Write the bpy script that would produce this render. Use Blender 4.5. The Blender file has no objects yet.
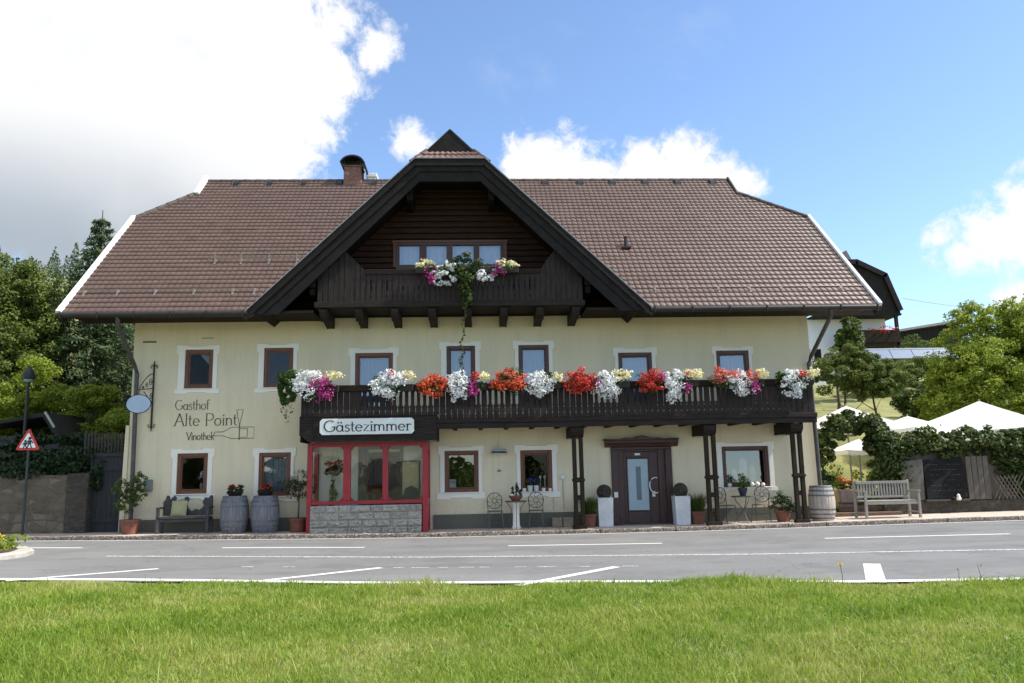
import bpy, math, random
import numpy as np
from mathutils import Matrix, Vector

S = bpy.context.scene
COL = S.collection
PI = math.pi
rad = math.radians

# ------------------------------------------------------------------ camera
cd = bpy.data.cameras.new('camera')
cam = bpy.data.objects.new('camera', cd)
COL.objects.link(cam)
cd.sensor_width = 36.0
cd.lens = 28.05
cd.clip_start = 0.05
cd.clip_end = 3000
cam.matrix_world = (Matrix.Translation((0, -21.0, 1.42)) @ Matrix.Rotation(rad(-2.8), 4, 'Z')
                    @ Matrix.Rotation(rad(99.25), 4, 'X') @ Matrix.Rotation(rad(-1.15), 4, 'Z'))
S.camera = cam

# ------------------------------------------------------------------ light
SUN_DIR = Vector((6.9, -1.0, 8.2)).normalized()
EL = math.asin(SUN_DIR.z)
AZ = math.atan2(SUN_DIR.x, SUN_DIR.y)
sl = bpy.data.lights.new('sun', 'SUN')
sl.energy = 3.9
sl.angle = rad(0.53)
sl.color = (1.0, 0.955, 0.885)
so = bpy.data.objects.new('sun', sl)
COL.objects.link(so)
so.location = (60, -20, 60)
so.rotation_euler = SUN_DIR.to_track_quat('Z', 'Y').to_euler()

w = bpy.data.worlds.new("World")
S.world = w
w.use_nodes = True
S.view_settings.view_transform = 'Standard'
S.view_settings.look = 'None'
S.view_settings.gamma = 1
S.view_settings.use_curve_mapping = False
S.view_settings.exposure = 0.80
S.render.engine = 'CYCLES'
S.cycles.max_bounces = 8
S.cycles.transparent_max_bounces = 12
S.cycles.use_denoising = True


class NT:
    """small helper to wire shader nodes"""
    def __init__(self, tree):
        self.t = tree
        self.n = tree.nodes
        self.l = tree.links

    def new(self, typ, **kw):
        nd = self.n.new(typ)
        for k, v in kw.items():
            if k.startswith('_'):
                setattr(nd, k[1:], v)
        return nd

    def link(self, a, b):
        self.l.new(a, b)

    def math(self, op, a, b=None, c=None, clamp=False):
        nd = self.n.new('ShaderNodeMath')
        nd.operation = op
        nd.use_clamp = clamp
        for i, v in enumerate((a, b, c)):
            if v is None:
                continue
            if isinstance(v, (int, float)):
                nd.inputs[i].default_value = v
            else:
                self.l.new(v, nd.inputs[i])
        return nd.outputs[0]

    def maprange(self, v, a, b, c, d, smooth=False):
        nd = self.n.new('ShaderNodeMapRange')
        nd.interpolation_type = 'SMOOTHSTEP' if smooth else 'LINEAR'
        nd.clamp = True
        self.l.new(v, nd.inputs[0])
        for i, x in enumerate((a, b, c, d)):
            nd.inputs[i + 1].default_value = x
        return nd.outputs[0]

    def noise(self, vec, scale, detail=4, rough=0.55, dist=0.0):
        nd = self.n.new('ShaderNodeTexNoise')
        nd.inputs['Scale'].default_value = scale
        nd.inputs['Detail'].default_value = detail
        nd.inputs['Roughness'].default_value = rough
        nd.inputs['Distortion'].default_value = dist
        if vec is not None:
            self.l.new(vec, nd.inputs['Vector'])
        return nd.outputs[0]

    def mix(self, fac, a, b):
        nd = self.n.new('ShaderNodeMix')
        nd.data_type = 'RGBA'
        ins = [i for i in nd.inputs if i.enabled]
        for sock, v in ((nd.inputs[0], fac), (nd.inputs[6], a), (nd.inputs[7], b)):
            if isinstance(v, (int, float)):
                sock.default_value = v
            elif isinstance(v, tuple):
                sock.default_value = v if len(v) == 4 else v + (1,)
            else:
                self.l.new(v, sock)
        return nd.outputs[2]

    def ramp(self, v, stops):
        nd = self.n.new('ShaderNodeValToRGB')
        el = nd.color_ramp.elements
        el[0].position, el[0].color = stops[0][0], stops[0][1] + (1,)
        el[1].position, el[1].color = stops[-1][0], stops[-1][1] + (1,)
        for p, c in stops[1:-1]:
            e = el.new(p)
            e.color = c + (1,)
        self.l.new(v, nd.inputs[0])
        return nd.outputs[0]


# sky: Nishita plus drifting clouds placed by direction, some unseen and added for fill light
def build_sky():
    k = NT(w.node_tree)
    k.n.clear()
    out = k.new('ShaderNodeOutputWorld')
    bg = k.new('ShaderNodeBackground')
    sky = k.new('ShaderNodeTexSky')
    sky.sky_type = 'NISHITA'
    sky.sun_disc = False
    sky.sun_elevation = EL
    sky.sun_rotation = AZ
    sky.altitude = 700
    sky.air_density = 1.0
    sky.dust_density = 0.5
    sky.ozone_density = 3.2
    tc = k.new('ShaderNodeTexCoord')
    d = tc.outputs['Generated']
    blobs = [(-0.427, 0.794, 0.433, 0.196), (-0.298, 0.833, 0.466, 0.164), (-0.206, 0.864, 0.46, 0.086), (-0.2, 0.89, 0.411, 0.053),
             (-0.398, 0.858, 0.326, 0.174), (-0.256, 0.891, 0.374, 0.087), (-0.588, 0.745, 0.313, 0.215), (-0.506, 0.657, 0.559, 0.262),
             (-0.321, 0.736, 0.597, 0.238), (-0.158, 0.845, 0.511, 0.03), (-0.105, 0.865, 0.489, 0.032),
             (-0.073, 0.915, 0.397, 0.029), (0.09, 0.931, 0.354, 0.066),
             (0.145, 0.931, 0.336, 0.060), (0.204, 0.918, 0.339, 0.060), (0.262, 0.894, 0.358, 0.048), (0.29, 0.897, 0.332, 0.042),
             (0.319, 0.887, 0.332, 0.028), (0.234, 0.916, 0.327, 0.060), (0.56, 0.794, 0.238, 0.048), (0.58, 0.772, 0.258, 0.046),
             (0.536, 0.816, 0.214, 0.026), (0.509, 0.826, 0.242, 0.022), (0.584, 0.796, 0.157, 0.04),
             (-0.75, 0.55, 0.36, 0.3), (-0.9, 0.2, 0.3, 0.35),
             (-0.3, -0.6, 0.75, 0.42), (0.4, -0.55, 0.75, 0.35), (0.1, -0.15, 0.97, 0.45), (-0.5, 0.1, 0.85, 0.35)]  # unseen clouds overhead and behind the camera, added as neutral fill light
    # wobble the direction so cloud edges are ragged
    nz = k.new('ShaderNodeTexNoise')
    nz.inputs['Scale'].default_value = 11
    nz.inputs['Detail'].default_value = 6
    nz.inputs['Roughness'].default_value = 0.62
    k.link(d, nz.inputs['Vector'])
    sub = k.new('ShaderNodeVectorMath', _operation='SUBTRACT')
    k.link(nz.outputs['Color'], sub.inputs[0])
    sub.inputs[1].default_value = (0.5, 0.5, 0.5)
    sc = k.new('ShaderNodeVectorMath', _operation='SCALE')
    k.link(sub.outputs[0], sc.inputs[0])
    sc.inputs['Scale'].default_value = 0.075
    ad = k.new('ShaderNodeVectorMath', _operation='ADD')
    k.link(d, ad.inputs[0])
    k.link(sc.outputs[0], ad.inputs[1])
    nm = k.new('ShaderNodeVectorMath', _operation='NORMALIZE')
    k.link(ad.outputs[0], nm.inputs[0])
    m = None
    for (x, y, z, r) in blobs:
        dt = k.new('ShaderNodeVectorMath', _operation='DISTANCE')
        k.link(nm.outputs[0], dt.inputs[0])
        v = Vector((x, y, z)).normalized()
        dt.inputs[1].default_value = v
        q = k.math('DIVIDE', dt.outputs['Value'], r)
        q = k.math('SUBTRACT', 1.0, q)
        q = k.math('MULTIPLY', q, min(1.0, r / 0.10) * 0.85 + 0.15)
        m = q if m is None else k.math('MAXIMUM', m, q)
    fine = k.noise(d, 30, 9, 0.68, 0.3)
    fine = k.math('SUBTRACT', fine, 0.5)
    dens = k.math('ADD', m, k.math('MULTIPLY', fine, 1.0))
    mask = k.maprange(dens, -0.04, 0.30, 0, 1, True)
    # thin veils
    veil = k.noise(d, 5, 6, 0.6, 0.4)
    veil = k.math('MULTIPLY', k.maprange(veil, 0.62, 0.9, 0, 0.22, True), 1.0)
    mask = k.math('MAXIMUM', mask, k.math('ADD', veil, 0.0))
    # grey bellies of the big cloud: lower and to the west
    sx = k.new('ShaderNodeSeparateXYZ')
    k.link(d, sx.inputs[0])
    n2 = k.noise(d, 3.2, 5, 0.5, 0.3)
    low = k.maprange(sx.outputs['Z'], 0.25, 0.43, 1, 0, True)
    west = k.maprange(sx.outputs['X'], -0.36, -0.16, 1, 0, True)
    g = k.math('MULTIPLY', low, west)
    g = k.math('MULTIPLY', g, k.maprange(n2, 0.25, 0.6, 0.45, 1.0, True))
    n3 = k.math('MULTIPLY', k.maprange(k.noise(d, 5.5, 7, 0.58, 0.4), 0.44, 0.72, 0, 0.30, True), k.maprange(sx.outputs['X'], -0.30, -0.14, 1, 0.25, True))
    g = k.math('MAXIMUM', g, n3)
    ccol = k.mix(g, (0.98, 0.98, 0.985), (0.42, 0.48, 0.55))
    skc = k.new('ShaderNodeVectorMath', _operation='SCALE')
    k.link(sky.outputs[0], skc.inputs[0])
    skc.inputs['Scale'].default_value = SKY_STRENGTH
    clc = k.new('ShaderNodeVectorMath', _operation='SCALE')
    k.link(ccol, clc.inputs[0])
    clc.inputs['Scale'].default_value = CLOUD_LEVEL
    fin = k.mix(mask, skc.outputs[0], clc.outputs[0])
    k.link(fin, bg.inputs['Color'])
    bg.inputs['Strength'].default_value = 1.0
    k.link(bg.outputs[0], out.inputs[0])


SKY_STRENGTH = 0.15
CLOUD_LEVEL = 0.63
build_sky()


# ------------------------------------------------------------------ helpers
class MB:
    def __init__(self):
        self.v = []
        self.f = []

    def add(self, vs, fs):
        o = len(self.v)
        self.v += [tuple(p) for p in vs]
        self.f += [tuple(i + o for i in f) for f in fs]
        return self

    def box(self, x0, x1, y0, y1, z0, z1):
        return self.add([(x0, y0, z0), (x1, y0, z0), (x1, y1, z0), (x0, y1, z0), (x0, y0, z1), (x1, y0, z1), (x1, y1, z1), (x0, y1, z1)],
                        [(0, 3, 2, 1), (4, 5, 6, 7), (0, 1, 5, 4), (1, 2, 6, 5), (2, 3, 7, 6), (3, 0, 4, 7)])

    def beam(self, a, b, wd, ht, up=(0, 0, 1)):
        a, b = Vector(a), Vector(b)
        d = (b - a).normalized()
        s = d.cross(Vector(up))
        if s.length < 1e-5:
            s = d.cross(Vector((1, 0, 0)))
        s.normalize()
        u = s.cross(d).normalized()
        vs = []
        for p in (a, b):
            for i, j in ((-1, -1), (1, -1), (1, 1), (-1, 1)):
                vs.append(p + s * (i * wd / 2) + u * (j * ht / 2))
        return self.add(vs, [(0, 1, 2, 3), (7, 6, 5, 4), (0, 4, 5, 1), (1, 5, 6, 2), (2, 6, 7, 3), (3, 7, 4, 0)])

    def prism(self, poly, y0, y1):
        """polygon in (x, z) extruded along y"""
        n = len(poly)
        vs = [(p[0], y0, p[1]) for p in poly] + [(p[0], y1, p[1]) for p in poly]
        fs = [tuple(range(n)), tuple(range(2 * n - 1, n - 1, -1))]
        for i in range(n):
            j = (i + 1) % n
            fs.append((i, i + n, j + n, j))
        return self.add(vs, fs)

    def prism_x(self, poly, x0, x1):
        """polygon in (y, z) extruded along x"""
        n = len(poly)
        vs = [(x0, p[0], p[1]) for p in poly] + [(x1, p[0], p[1]) for p in poly]
        fs = [tuple(range(n)), tuple(range(2 * n - 1, n - 1, -1))]
        for i in range(n):
            j = (i + 1) % n
            fs.append((i, j, j + n, i + n))
        return self.add(vs, fs)

    def prism_z(self, poly, z0, z1):
        n = len(poly)
        vs = [(p[0], p[1], z0) for p in poly] + [(p[0], p[1], z1) for p in poly]
        fs = [tuple(range(n))[::-1], tuple(range(n, 2 * n))]
        for i in range(n):
            j = (i + 1) % n
            fs.append((i, j, j + n, i + n))
        return self.add(vs, fs)

    def tube(self, pts, r, n=8, closed=False):
        pts = [Vector(p) for p in pts]
        rs = r if isinstance(r, (list, tuple)) else [r] * len(pts)
        o = len(self.v)
        m = len(pts)
        for i, p in enumerate(pts):
            if closed:
                d = pts[(i + 1) % m] - pts[i - 1]
            else:
                d = pts[min(i + 1, m - 1)] - pts[max(i - 1, 0)]
            d.normalize()
            ref = Vector((0, 0, 1)) if abs(d.z) < 0.9 else Vector((1, 0, 0))
            s = d.cross(ref).normalized()
            u = s.cross(d)
            for k in range(n):
                a = 2 * PI * k / n
                self.v.append(tuple(p + (s * math.cos(a) + u * math.sin(a)) * rs[i]))
        lim = m if closed else m - 1
        for i in range(lim):
            i2 = (i + 1) % m
            for k in range(n):
                k2 = (k + 1) % n
                self.f.append((o + i * n + k, o + i2 * n + k, o + i2 * n + k2, o + i * n + k2))
        if not closed:
            self.f.append(tuple(o + k for k in range(n)))
            self.f.append(tuple(o + (m - 1) * n + k for k in range(n - 1, -1, -1)))
        return self

    def lathe(self, prof, c=(0, 0, 0), n=24):
        """profile of (r, z)"""
        o = len(self.v)
        for r, z in prof:
            for k in range(n):
                a = 2 * PI * k / n
                self.v.append((c[0] + r * math.cos(a), c[1] + r * math.sin(a), c[2] + z))
        for i in range(len(prof) - 1):
            for k in range(n):
                k2 = (k + 1) % n
                self.f.append((o + i * n + k, o + i * n + k2, o + (i + 1) * n + k2, o + (i + 1) * n + k))
        if prof[0][0] > 1e-4:
            self.f.append(tuple(o + k for k in range(n - 1, -1, -1)))
        if prof[-1][0] > 1e-4:
            q = o + (len(prof) - 1) * n
            self.f.append(tuple(q + k for k in range(n)))
        return self

    def build(self, name, mat, parent=None, smooth=False, bevel=0.0, loc=None):
        me = bpy.data.meshes.new(name)
        me.from_pydata(self.v, [], self.f)
        me.validate()
        if mat:
            me.materials.append(mat)
        if smooth:
            me.polygons.foreach_set('use_smooth', [True] * len(me.polygons))
        me.update()
        o = bpy.data.objects.new(name, me)
        COL.objects.link(o)
        if parent:
            o.parent = parent
        if loc:
            o.location = loc
        if smooth:
            md = o.modifiers.new('ws', 'EDGE_SPLIT')
            md.split_angle = rad(38)
        if bevel:
            md = o.modifiers.new('bv', 'BEVEL')
            md.width = bevel
            md.segments = 1
            md.limit_method = 'ANGLE'
            md.angle_limit = rad(40)
        return o


def bulk(name, V, F, mat, parent=None, loc=None, nper=4):
    """fast mesh from numpy arrays; F is (n, nper)"""
    me = bpy.data.meshes.new(name)
    V = np.asarray(V, dtype=np.float32)
    F = np.asarray(F, dtype=np.int32)
    me.vertices.add(len(V))
    me.vertices.foreach_set('co', V.ravel())
    me.loops.add(F.size)
    me.loops.foreach_set('vertex_index', F.ravel())
    me.polygons.add(len(F))
    me.polygons.foreach_set('loop_start', np.arange(len(F), dtype=np.int32) * nper)
    me.update(calc_edges=True)
    if mat:
        me.materials.append(mat)
    o = bpy.data.objects.new(name, me)
    COL.objects.link(o)
    if parent:
        o.parent = parent
    if loc:
        o.location = loc
    return o


def thing(name, label, cat, loc=(0, 0, 0), rz=0.0, group=None):
    o = bpy.data.objects.new(name, None)
    o.empty_display_size = 0.2
    COL.objects.link(o)
    o.location = loc
    o.rotation_euler = (0, 0, rz)
    return tag(o, label, cat, group)


def tag(o, label, cat, group=None, kind=None):
    o['label'] = label
    o['category'] = cat
    if group:
        o['group'] = group
    if kind:
        o['kind'] = kind
    return o


def struct(o, label=None, cat=None):
    o['kind'] = 'structure'
    if label:
        o['label'] = label
        o['category'] = cat
    return o


def interp(x, pts):
    if x <= pts[0][0]:
        return pts[0][1]
    for (a, b), (c, d) in zip(pts, pts[1:]):
        if x <= c:
            return b + (d - b) * (x - a) / (c - a)
    return pts[-1][1]


def sstep(a, b, x):
    t = min(1, max(0, (x - a) / (b - a)))
    return t * t * (3 - 2 * t)


# ------------------------------------------------------------------ materials
def mat(name, col, rough=0.7, var=0.12, scale=6.0, bump=0.0, bscale=None, metal=0.0, spec=0.5, col2=None, stretch=None, detail=5, coat=0.0):
    m = bpy.data.materials.new(name)
    m.use_nodes = True
    k = NT(m.node_tree)
    b = k.n['Principled BSDF']
    tc = k.new('ShaderNodeTexCoord')
    vec = tc.outputs['Object']
    if stretch:
        mp = k.new('ShaderNodeMapping')
        mp.inputs['Scale'].default_value = stretch
        k.link(vec, mp.inputs[0])
        vec = mp.outputs[0]
    n = k.noise(vec, scale, detail, 0.6)
    lo = tuple(c * (1 - var) for c in col)
    hi = col2 if col2 else tuple(min(1, c * (1 + var)) for c in col)
    c = k.ramp(n, [(0.3, lo), (0.7, hi)])
    k.link(c, b.inputs['Base Color'])
    b.inputs['Roughness'].default_value = rough
    b.inputs['Metallic'].default_value = metal
    b.inputs['Specular IOR Level'].default_value = spec
    b.inputs['Coat Weight'].default_value = coat
    if bump:
        bp = k.new('ShaderNodeBump')
        bp.inputs['Strength'].default_value = bump
        bp.inputs['Distance'].default_value = 0.02
        nb = k.noise(vec, bscale or scale * 4, 6, 0.6)
        k.link(nb, bp.inputs['Height'])
        k.link(bp.outputs[0], b.inputs['Normal'])
    return m


def leaf_mat(name, cols, trans=0.35, rough=0.55, patch=None):
    """colours differ from leaf to leaf"""
    m = bpy.data.materials.new(name)
    m.use_nodes = True
    k = NT(m.node_tree)
    b = k.n['Principled BSDF']
    geo = k.new('ShaderNodeNewGeometry')
    v = geo.outputs['Random Per Island']
    if patch:
        tc = k.new('ShaderNodeTexCoord')
        n = k.noise(tc.outputs['Object'], patch, 4, 0.6)
        v = k.math('ADD', k.math('MULTIPLY', v, 0.5), k.math('MULTIPLY', k.maprange(n, 0.3, 0.7, 0, 1), 0.5))
    st = [(i / max(1, len(cols) - 1), c) for i, c in enumerate(cols)]
    c = k.ramp(v, st)
    k.link(c, b.inputs['Base Color'])
    b.inputs['Roughness'].default_value = rough
    b.inputs['Specular IOR Level'].default_value = 0.35
    if trans:
        tr = k.new('ShaderNodeBsdfTranslucent')
        k.link(c, tr.inputs['Color'])
        mx = k.new('ShaderNodeMixShader')
        mx.inputs[0].default_value = trans
        k.link(b.outputs[0], mx.inputs[1])
        k.link(tr.outputs[0], mx.inputs[2])
        k.link(mx.outputs[0], k.n['Material Output'].inputs[0])
    return m


def glass_mat(name, tint=(0.85, 0.9, 0.92), ior=1.52, boost=1.0, wav=0.03):
    m = bpy.data.materials.new(name)
    m.use_nodes = True
    k = NT(m.node_tree)
    k.n.remove(k.n['Principled BSDF'])
    t = k.new('ShaderNodeBsdfTransparent')
    t.inputs[0].default_value = tint + (1,)
    g = k.new('ShaderNodeBsdfGlossy')
    g.inputs['Roughness'].default_value = 0.015
    g.inputs['Color'].default_value = (1, 1, 1, 1)
    tc = k.new('ShaderNodeTexCoord')
    bp = k.new('ShaderNodeBump')
    bp.inputs['Strength'].default_value = wav
    bp.inputs['Distance'].default_value = 0.05
    k.link(k.noise(tc.outputs['Object'], 2.2, 2, 0.4), bp.inputs['Height'])
    k.link(bp.outputs[0], g.inputs['Normal'])
    fr = k.new('ShaderNodeFresnel')
    fr.inputs['IOR'].default_value = ior
    f = k.math('MULTIPLY', fr.outputs[0], boost, clamp=True)
    mx = k.new('ShaderNodeMixShader')
    k.link(f, mx.inputs[0])
    k.link(t.outputs[0], mx.inputs[1])
    k.link(g.outputs[0], mx.inputs[2])
    k.link(mx.outputs[0], k.n['Material Output'].inputs[0])
    return m


def stone_mat(name, cols, scale, mortar, bump=0.9, stretch=(1, 1, 1), mw=0.06):
    """irregular masonry from voronoi cells"""
    m = bpy.data.materials.new(name)
    m.use_nodes = True
    k = NT(m.node_tree)
    b = k.n['Principled BSDF']
    tc = k.new('ShaderNodeTexCoord')
    mp = k.new('ShaderNodeMapping')
    mp.inputs['Scale'].default_value = stretch
    k.link(tc.outputs['Object'], mp.inputs[0])
    vo = k.new('ShaderNodeTexVoronoi', _feature='F1')
    vo.inputs['Scale'].default_value = scale
    k.link(mp.outputs[0], vo.inputs['Vector'])
    ve = k.new('ShaderNodeTexVoronoi', _feature='DISTANCE_TO_EDGE')
    ve.inputs['Scale'].default_value = scale
    k.link(mp.outputs[0], ve.inputs['Vector'])
    sp = k.new('ShaderNodeSeparateColor')
    k.link(vo.outputs['Color'], sp.inputs[0])
    n = k.noise(tc.outputs['Object'], 30, 5, 0.7)
    v = k.math('ADD', k.math('MULTIPLY', sp.outputs[0], 0.65), k.math('MULTIPLY', n, 0.35))
    c = k.ramp(v, [(i / (len(cols) - 1), q) for i, q in enumerate(cols)])
    e = k.maprange(ve.outputs['Distance'], 0.0, mw, 0, 1)
    c = k.mix(e, mortar, c)
    k.link(c, b.inputs['Base Color'])
    b.inputs['Roughness'].default_value = 0.9
    bp = k.new('ShaderNodeBump')
    bp.inputs['Strength'].default_value = bump
    bp.inputs['Distance'].default_value = 0.04
    h = k.math('ADD', k.math('MULTIPLY', e, 0.6), k.math('MULTIPLY', n, 0.6))
    k.link(h, bp.inputs['Height'])
    k.link(bp.outputs[0], b.inputs['Normal'])
    return m


def plaster_mat(name, col, stain, amt=0.35, splash=0.0):
    m = bpy.data.materials.new(name)
    m.use_nodes = True
    k = NT(m.node_tree)
    b = k.n['Principled BSDF']
    tc = k.new('ShaderNodeTexCoord')
    o = tc.outputs['Object']
    n1 = k.noise(o, 0.55, 5, 0.6)
    mp = k.new('ShaderNodeMapping')
    mp.inputs['Scale'].default_value = (1.4, 1.4, 0.22)
    k.link(o, mp.inputs[0])
    n2 = k.noise(mp.outputs[0], 1.3, 6, 0.65)
    n3 = k.noise(o, 14, 6, 0.65)
    f = k.math('MULTIPLY', k.maprange(n1, 0.35, 0.75, 0, 1), 0.5)
    f = k.math('ADD', f, k.math('MULTIPLY', k.maprange(n2, 0.45, 0.75, 0, 1), 0.5))
    f = k.math('ADD', f, k.math('MULTIPLY', k.maprange(n3, 0.3, 0.7, -0.3, 0.3), 0.5))
    if splash:
        sz = k.new('ShaderNodeSeparateXYZ')
        k.link(o, sz.inputs[0])
        base = k.maprange(sz.outputs['Z'], 0.3, 1.1, 1, 0, True)
        n4 = k.noise(o, 3.5, 6, 0.7)
        f = k.math('ADD', f, k.math('MULTIPLY', k.math('MULTIPLY', base, k.maprange(n4, 0.35, 0.7, 0.1, 1)), splash))
        mp2 = k.new('ShaderNodeMapping')
        mp2.inputs['Scale'].default_value = (7, 7, 0.35)
        k.link(o, mp2.inputs[0])
        n5 = k.noise(mp2.outputs[0], 1.0, 5, 0.65)
        f = k.math('ADD', f, k.math('MULTIPLY', k.maprange(n5, 0.56, 0.72, 0, 1), 0.45))
    f = k.math('MULTIPLY', f, amt, clamp=True)
    k.link(k.mix(f, col, stain), b.inputs['Base Color'])
    b.inputs['Roughness'].default_value = 0.92
    b.inputs['Specular IOR Level'].default_value = 0.2
    bp = k.new('ShaderNodeBump')
    bp.inputs['Strength'].default_value = 0.35
    bp.inputs['Distance'].default_value = 0.012
    k.link(k.noise(o, 22, 6, 0.7), bp.inputs['Height'])
    k.link(bp.outputs[0], b.inputs['Normal'])
    return m


def tile_mat(name):
    m = bpy.data.materials.new(name)
    m.use_nodes = True
    k = NT(m.node_tree)
    b = k.n['Principled BSDF']
    at = k.new('ShaderNodeAttribute', _attribute_name='tone')
    tc = k.new('ShaderNodeTexCoord')
    n = k.noise(tc.outputs['Object'], 0.7, 5, 0.65)
    n2 = k.noise(tc.outputs['Object'], 18, 5, 0.7)
    v = k.math('ADD', k.math('MULTIPLY', at.outputs['Fac'], 0.55), k.math('MULTIPLY', n, 0.35))
    v = k.math('ADD', v, k.math('MULTIPLY', n2, 0.2))
    c = k.ramp(v, [(0.15, (0.090, 0.052, 0.040)), (0.5, (0.120, 0.071, 0.055)), (0.72, (0.140, 0.086, 0.068)), (0.95, (0.165, 0.107, 0.087))])
    k.link(c, b.inputs['Base Color'])
    b.inputs['Roughness'].default_value = 0.5
    b.inputs['Specular IOR Level'].default_value = 0.4
    return m


def asphalt_mat(name, lo, hi):
    m = bpy.data.materials.new(name)
    m.use_nodes = True
    k = NT(m.node_tree)
    b = k.n['Principled BSDF']
    tc = k.new('ShaderNodeTexCoord')
    o = tc.outputs['Object']
    n1 = k.noise(o, 0.35, 6, 0.65)
    mp = k.new('ShaderNodeMapping')
    mp.inputs['Scale'].default_value = (0.12, 1.1, 1)
    mp.inputs['Rotation'].default_value = (0, 0, rad(7))
    k.link(o, mp.inputs[0])
    n2 = k.noise(mp.outputs[0], 1.2, 5, 0.6)
    n3 = k.noise(o, 90, 4, 0.8)
    n4 = k.noise(o, 9, 5, 0.7)
    v = k.math('ADD', k.math('MULTIPLY', n1, 0.3), k.math('MULTIPLY', n2, 0.3))
    v = k.math('ADD', v, k.math('MULTIPLY', n3, 0.3))
    v = k.math('ADD', v, k.math('MULTIPLY', n4, 0.18))
    n5 = k.noise(o, 0.9, 3, 0.5)
    v = k.math('ADD', v, k.math('MULTIPLY', k.maprange(n5, 0.56, 0.60, 0, 1), -0.05))
    c = k.ramp(v, [(0.36, lo), (0.66, hi)])
    # cracks sealed with bitumen
    vo = k.new('ShaderNodeTexVoronoi', _feature='DISTANCE_TO_EDGE')
    vo.inputs['Scale'].default_value = 0.28
    wn = k.new('ShaderNodeVectorMath', _operation='ADD')
    nn = k.new('ShaderNodeTexNoise')
    nn.inputs['Scale'].default_value = 1.6
    k.link(o, nn.inputs['Vector'])
    k.link(o, wn.inputs[0])
    k.link(nn.outputs['Color'], wn.inputs[1])
    k.link(wn.outputs[0], vo.inputs['Vector'])
    e = k.maprange(vo.outputs['Distance'], 0.0, 0.006, 1, 0)
    e = k.math('MULTIPLY', e, k.maprange(n1, 0.45, 0.6, 0, 0.75))
    c = k.mix(e, c, (0.035, 0.035, 0.037))
    k.link(c, b.inputs['Base Color'])
    b.inputs['Roughness'].default_value = 0.88
    b.inputs['Specular IOR Level'].default_value = 0.3
    bp = k.new('ShaderNodeBump')
    bp.inputs['Strength'].default_value = 0.5
    bp.inputs['Distance'].default_value = 0.01
    k.link(n3, bp.inputs['Height'])
    k.link(bp.outputs[0], b.inputs['Normal'])
    return m


def paint_mat(name, wear=0.46):
    """road paint, worn through to the asphalt in flecks"""
    m = bpy.data.materials.new(name)
    m.use_nodes = True
    k = NT(m.node_tree)
    b = k.n['Principled BSDF']
    tc = k.new('ShaderNodeTexCoord')
    n = k.noise(tc.outputs['Object'], 22, 6, 0.75)
    f = k.maprange(n, wear - 0.1, wear + 0.06, 0, 1)
    k.link(k.mix(f, (0.16, 0.16, 0.16), (0.72, 0.72, 0.70)), b.inputs['Base Color'])
    b.inputs['Roughness'].default_value = 0.7
    return m


M = {}
M['plaster'] = plaster_mat('plaster', (0.77, 0.66, 0.455), (0.53, 0.45, 0.31), 0.6, 0.9)
M['surround'] = plaster_mat('surround_plaster', (0.87, 0.80, 0.69), (0.66, 0.61, 0.53), 0.3)
M['plinth'] = plaster_mat('plinth_plaster', (0.145, 0.138, 0.108), (0.095, 0.09, 0.072), 0.6)
M['dark_wood'] = mat('dark_wood', (0.024, 0.0165, 0.0085), 0.75, 0.45, 9, 0.5, 30, stretch=(3, 3, 0.35), spec=0.2)
M['dark_wood_h'] = mat('dark_wood_horizontal', (0.024, 0.0165, 0.0135), 0.7, 0.45, 9, 0.5, 30, stretch=(0.35, 3, 3), spec=0.2)
M['barge'] = mat('barge_wood', (0.015, 0.0115, 0.0098), 0.7, 0.45, 7, 0.5, 30, stretch=(0.6, 3, 0.6), spec=0.2)
M['soffit'] = mat('soffit_wood', (0.018, 0.010, 0.007), 0.75, 0.35, 8, 0.4, 30, stretch=(0.4, 3, 3), spec=0.2)
M['log'] = mat('log_cladding', (0.044, 0.020, 0.013), 0.7, 0.4, 8, 0.5, 30, stretch=(0.35, 3, 3), spec=0.2)
M['frame'] = mat('brown_window_wood', (0.145, 0.048, 0.021), 0.45, 0.3, 10, 0.2, 40, stretch=(3, 3, 0.5))
M['frame_dark'] = mat('dark_window_wood', (0.085, 0.033, 0.018), 0.45, 0.3, 10, 0.2, 40, stretch=(3, 3, 0.5))
M['door_wood'] = mat('door_wood', (0.055, 0.020, 0.0145), 0.45, 0.35, 9, 0.25, 40, stretch=(3, 3, 0.4))
M['tile'] = tile_mat('clay_roof_tile')
M['white_metal'] = mat('white_metal', (0.78, 0.78, 0.77), 0.4, 0.06, 4)
M['grey_metal'] = mat('grey_metal', (0.30, 0.30, 0.29), 0.45, 0.2, 6, metal=0.6)
M['gutter'] = mat('brown_gutter_metal', (0.030, 0.024, 0.020), 0.5, 0.25, 5, metal=0.3)
M['brick'] = stone_mat('chimney_brick', [(0.17, 0.07, 0.05), (0.25, 0.10, 0.07), (0.3, 0.15, 0.11)], 9, (0.35, 0.31, 0.28), 0.6, (1, 1, 2.2))
M['black_metal'] = mat('black_metal', (0.016, 0.015, 0.015), 0.5, 0.3, 8, metal=0.2)
M['red'] = mat('red_paint', (0.30, 0.011, 0.019), 0.38, 0.18, 5, 0.08, 30)
M['rubble'] = stone_mat('split_stone', [(0.20, 0.195, 0.18), (0.31, 0.305, 0.285), (0.40, 0.392, 0.365), (0.50, 0.49, 0.455)], 5.5, (0.20, 0.195, 0.18), 0.7, (1, 1, 1.6), 0.05)
M['garden_stone'] = stone_mat('garden_wall_stone', [(0.085, 0.062, 0.038), (0.14, 0.106, 0.068), (0.18, 0.14, 0.093), (0.29, 0.235, 0.165)], 4.5, (0.15, 0.115, 0.075), 0.7, (0.8, 1, 1.3), 0.16)
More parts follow.
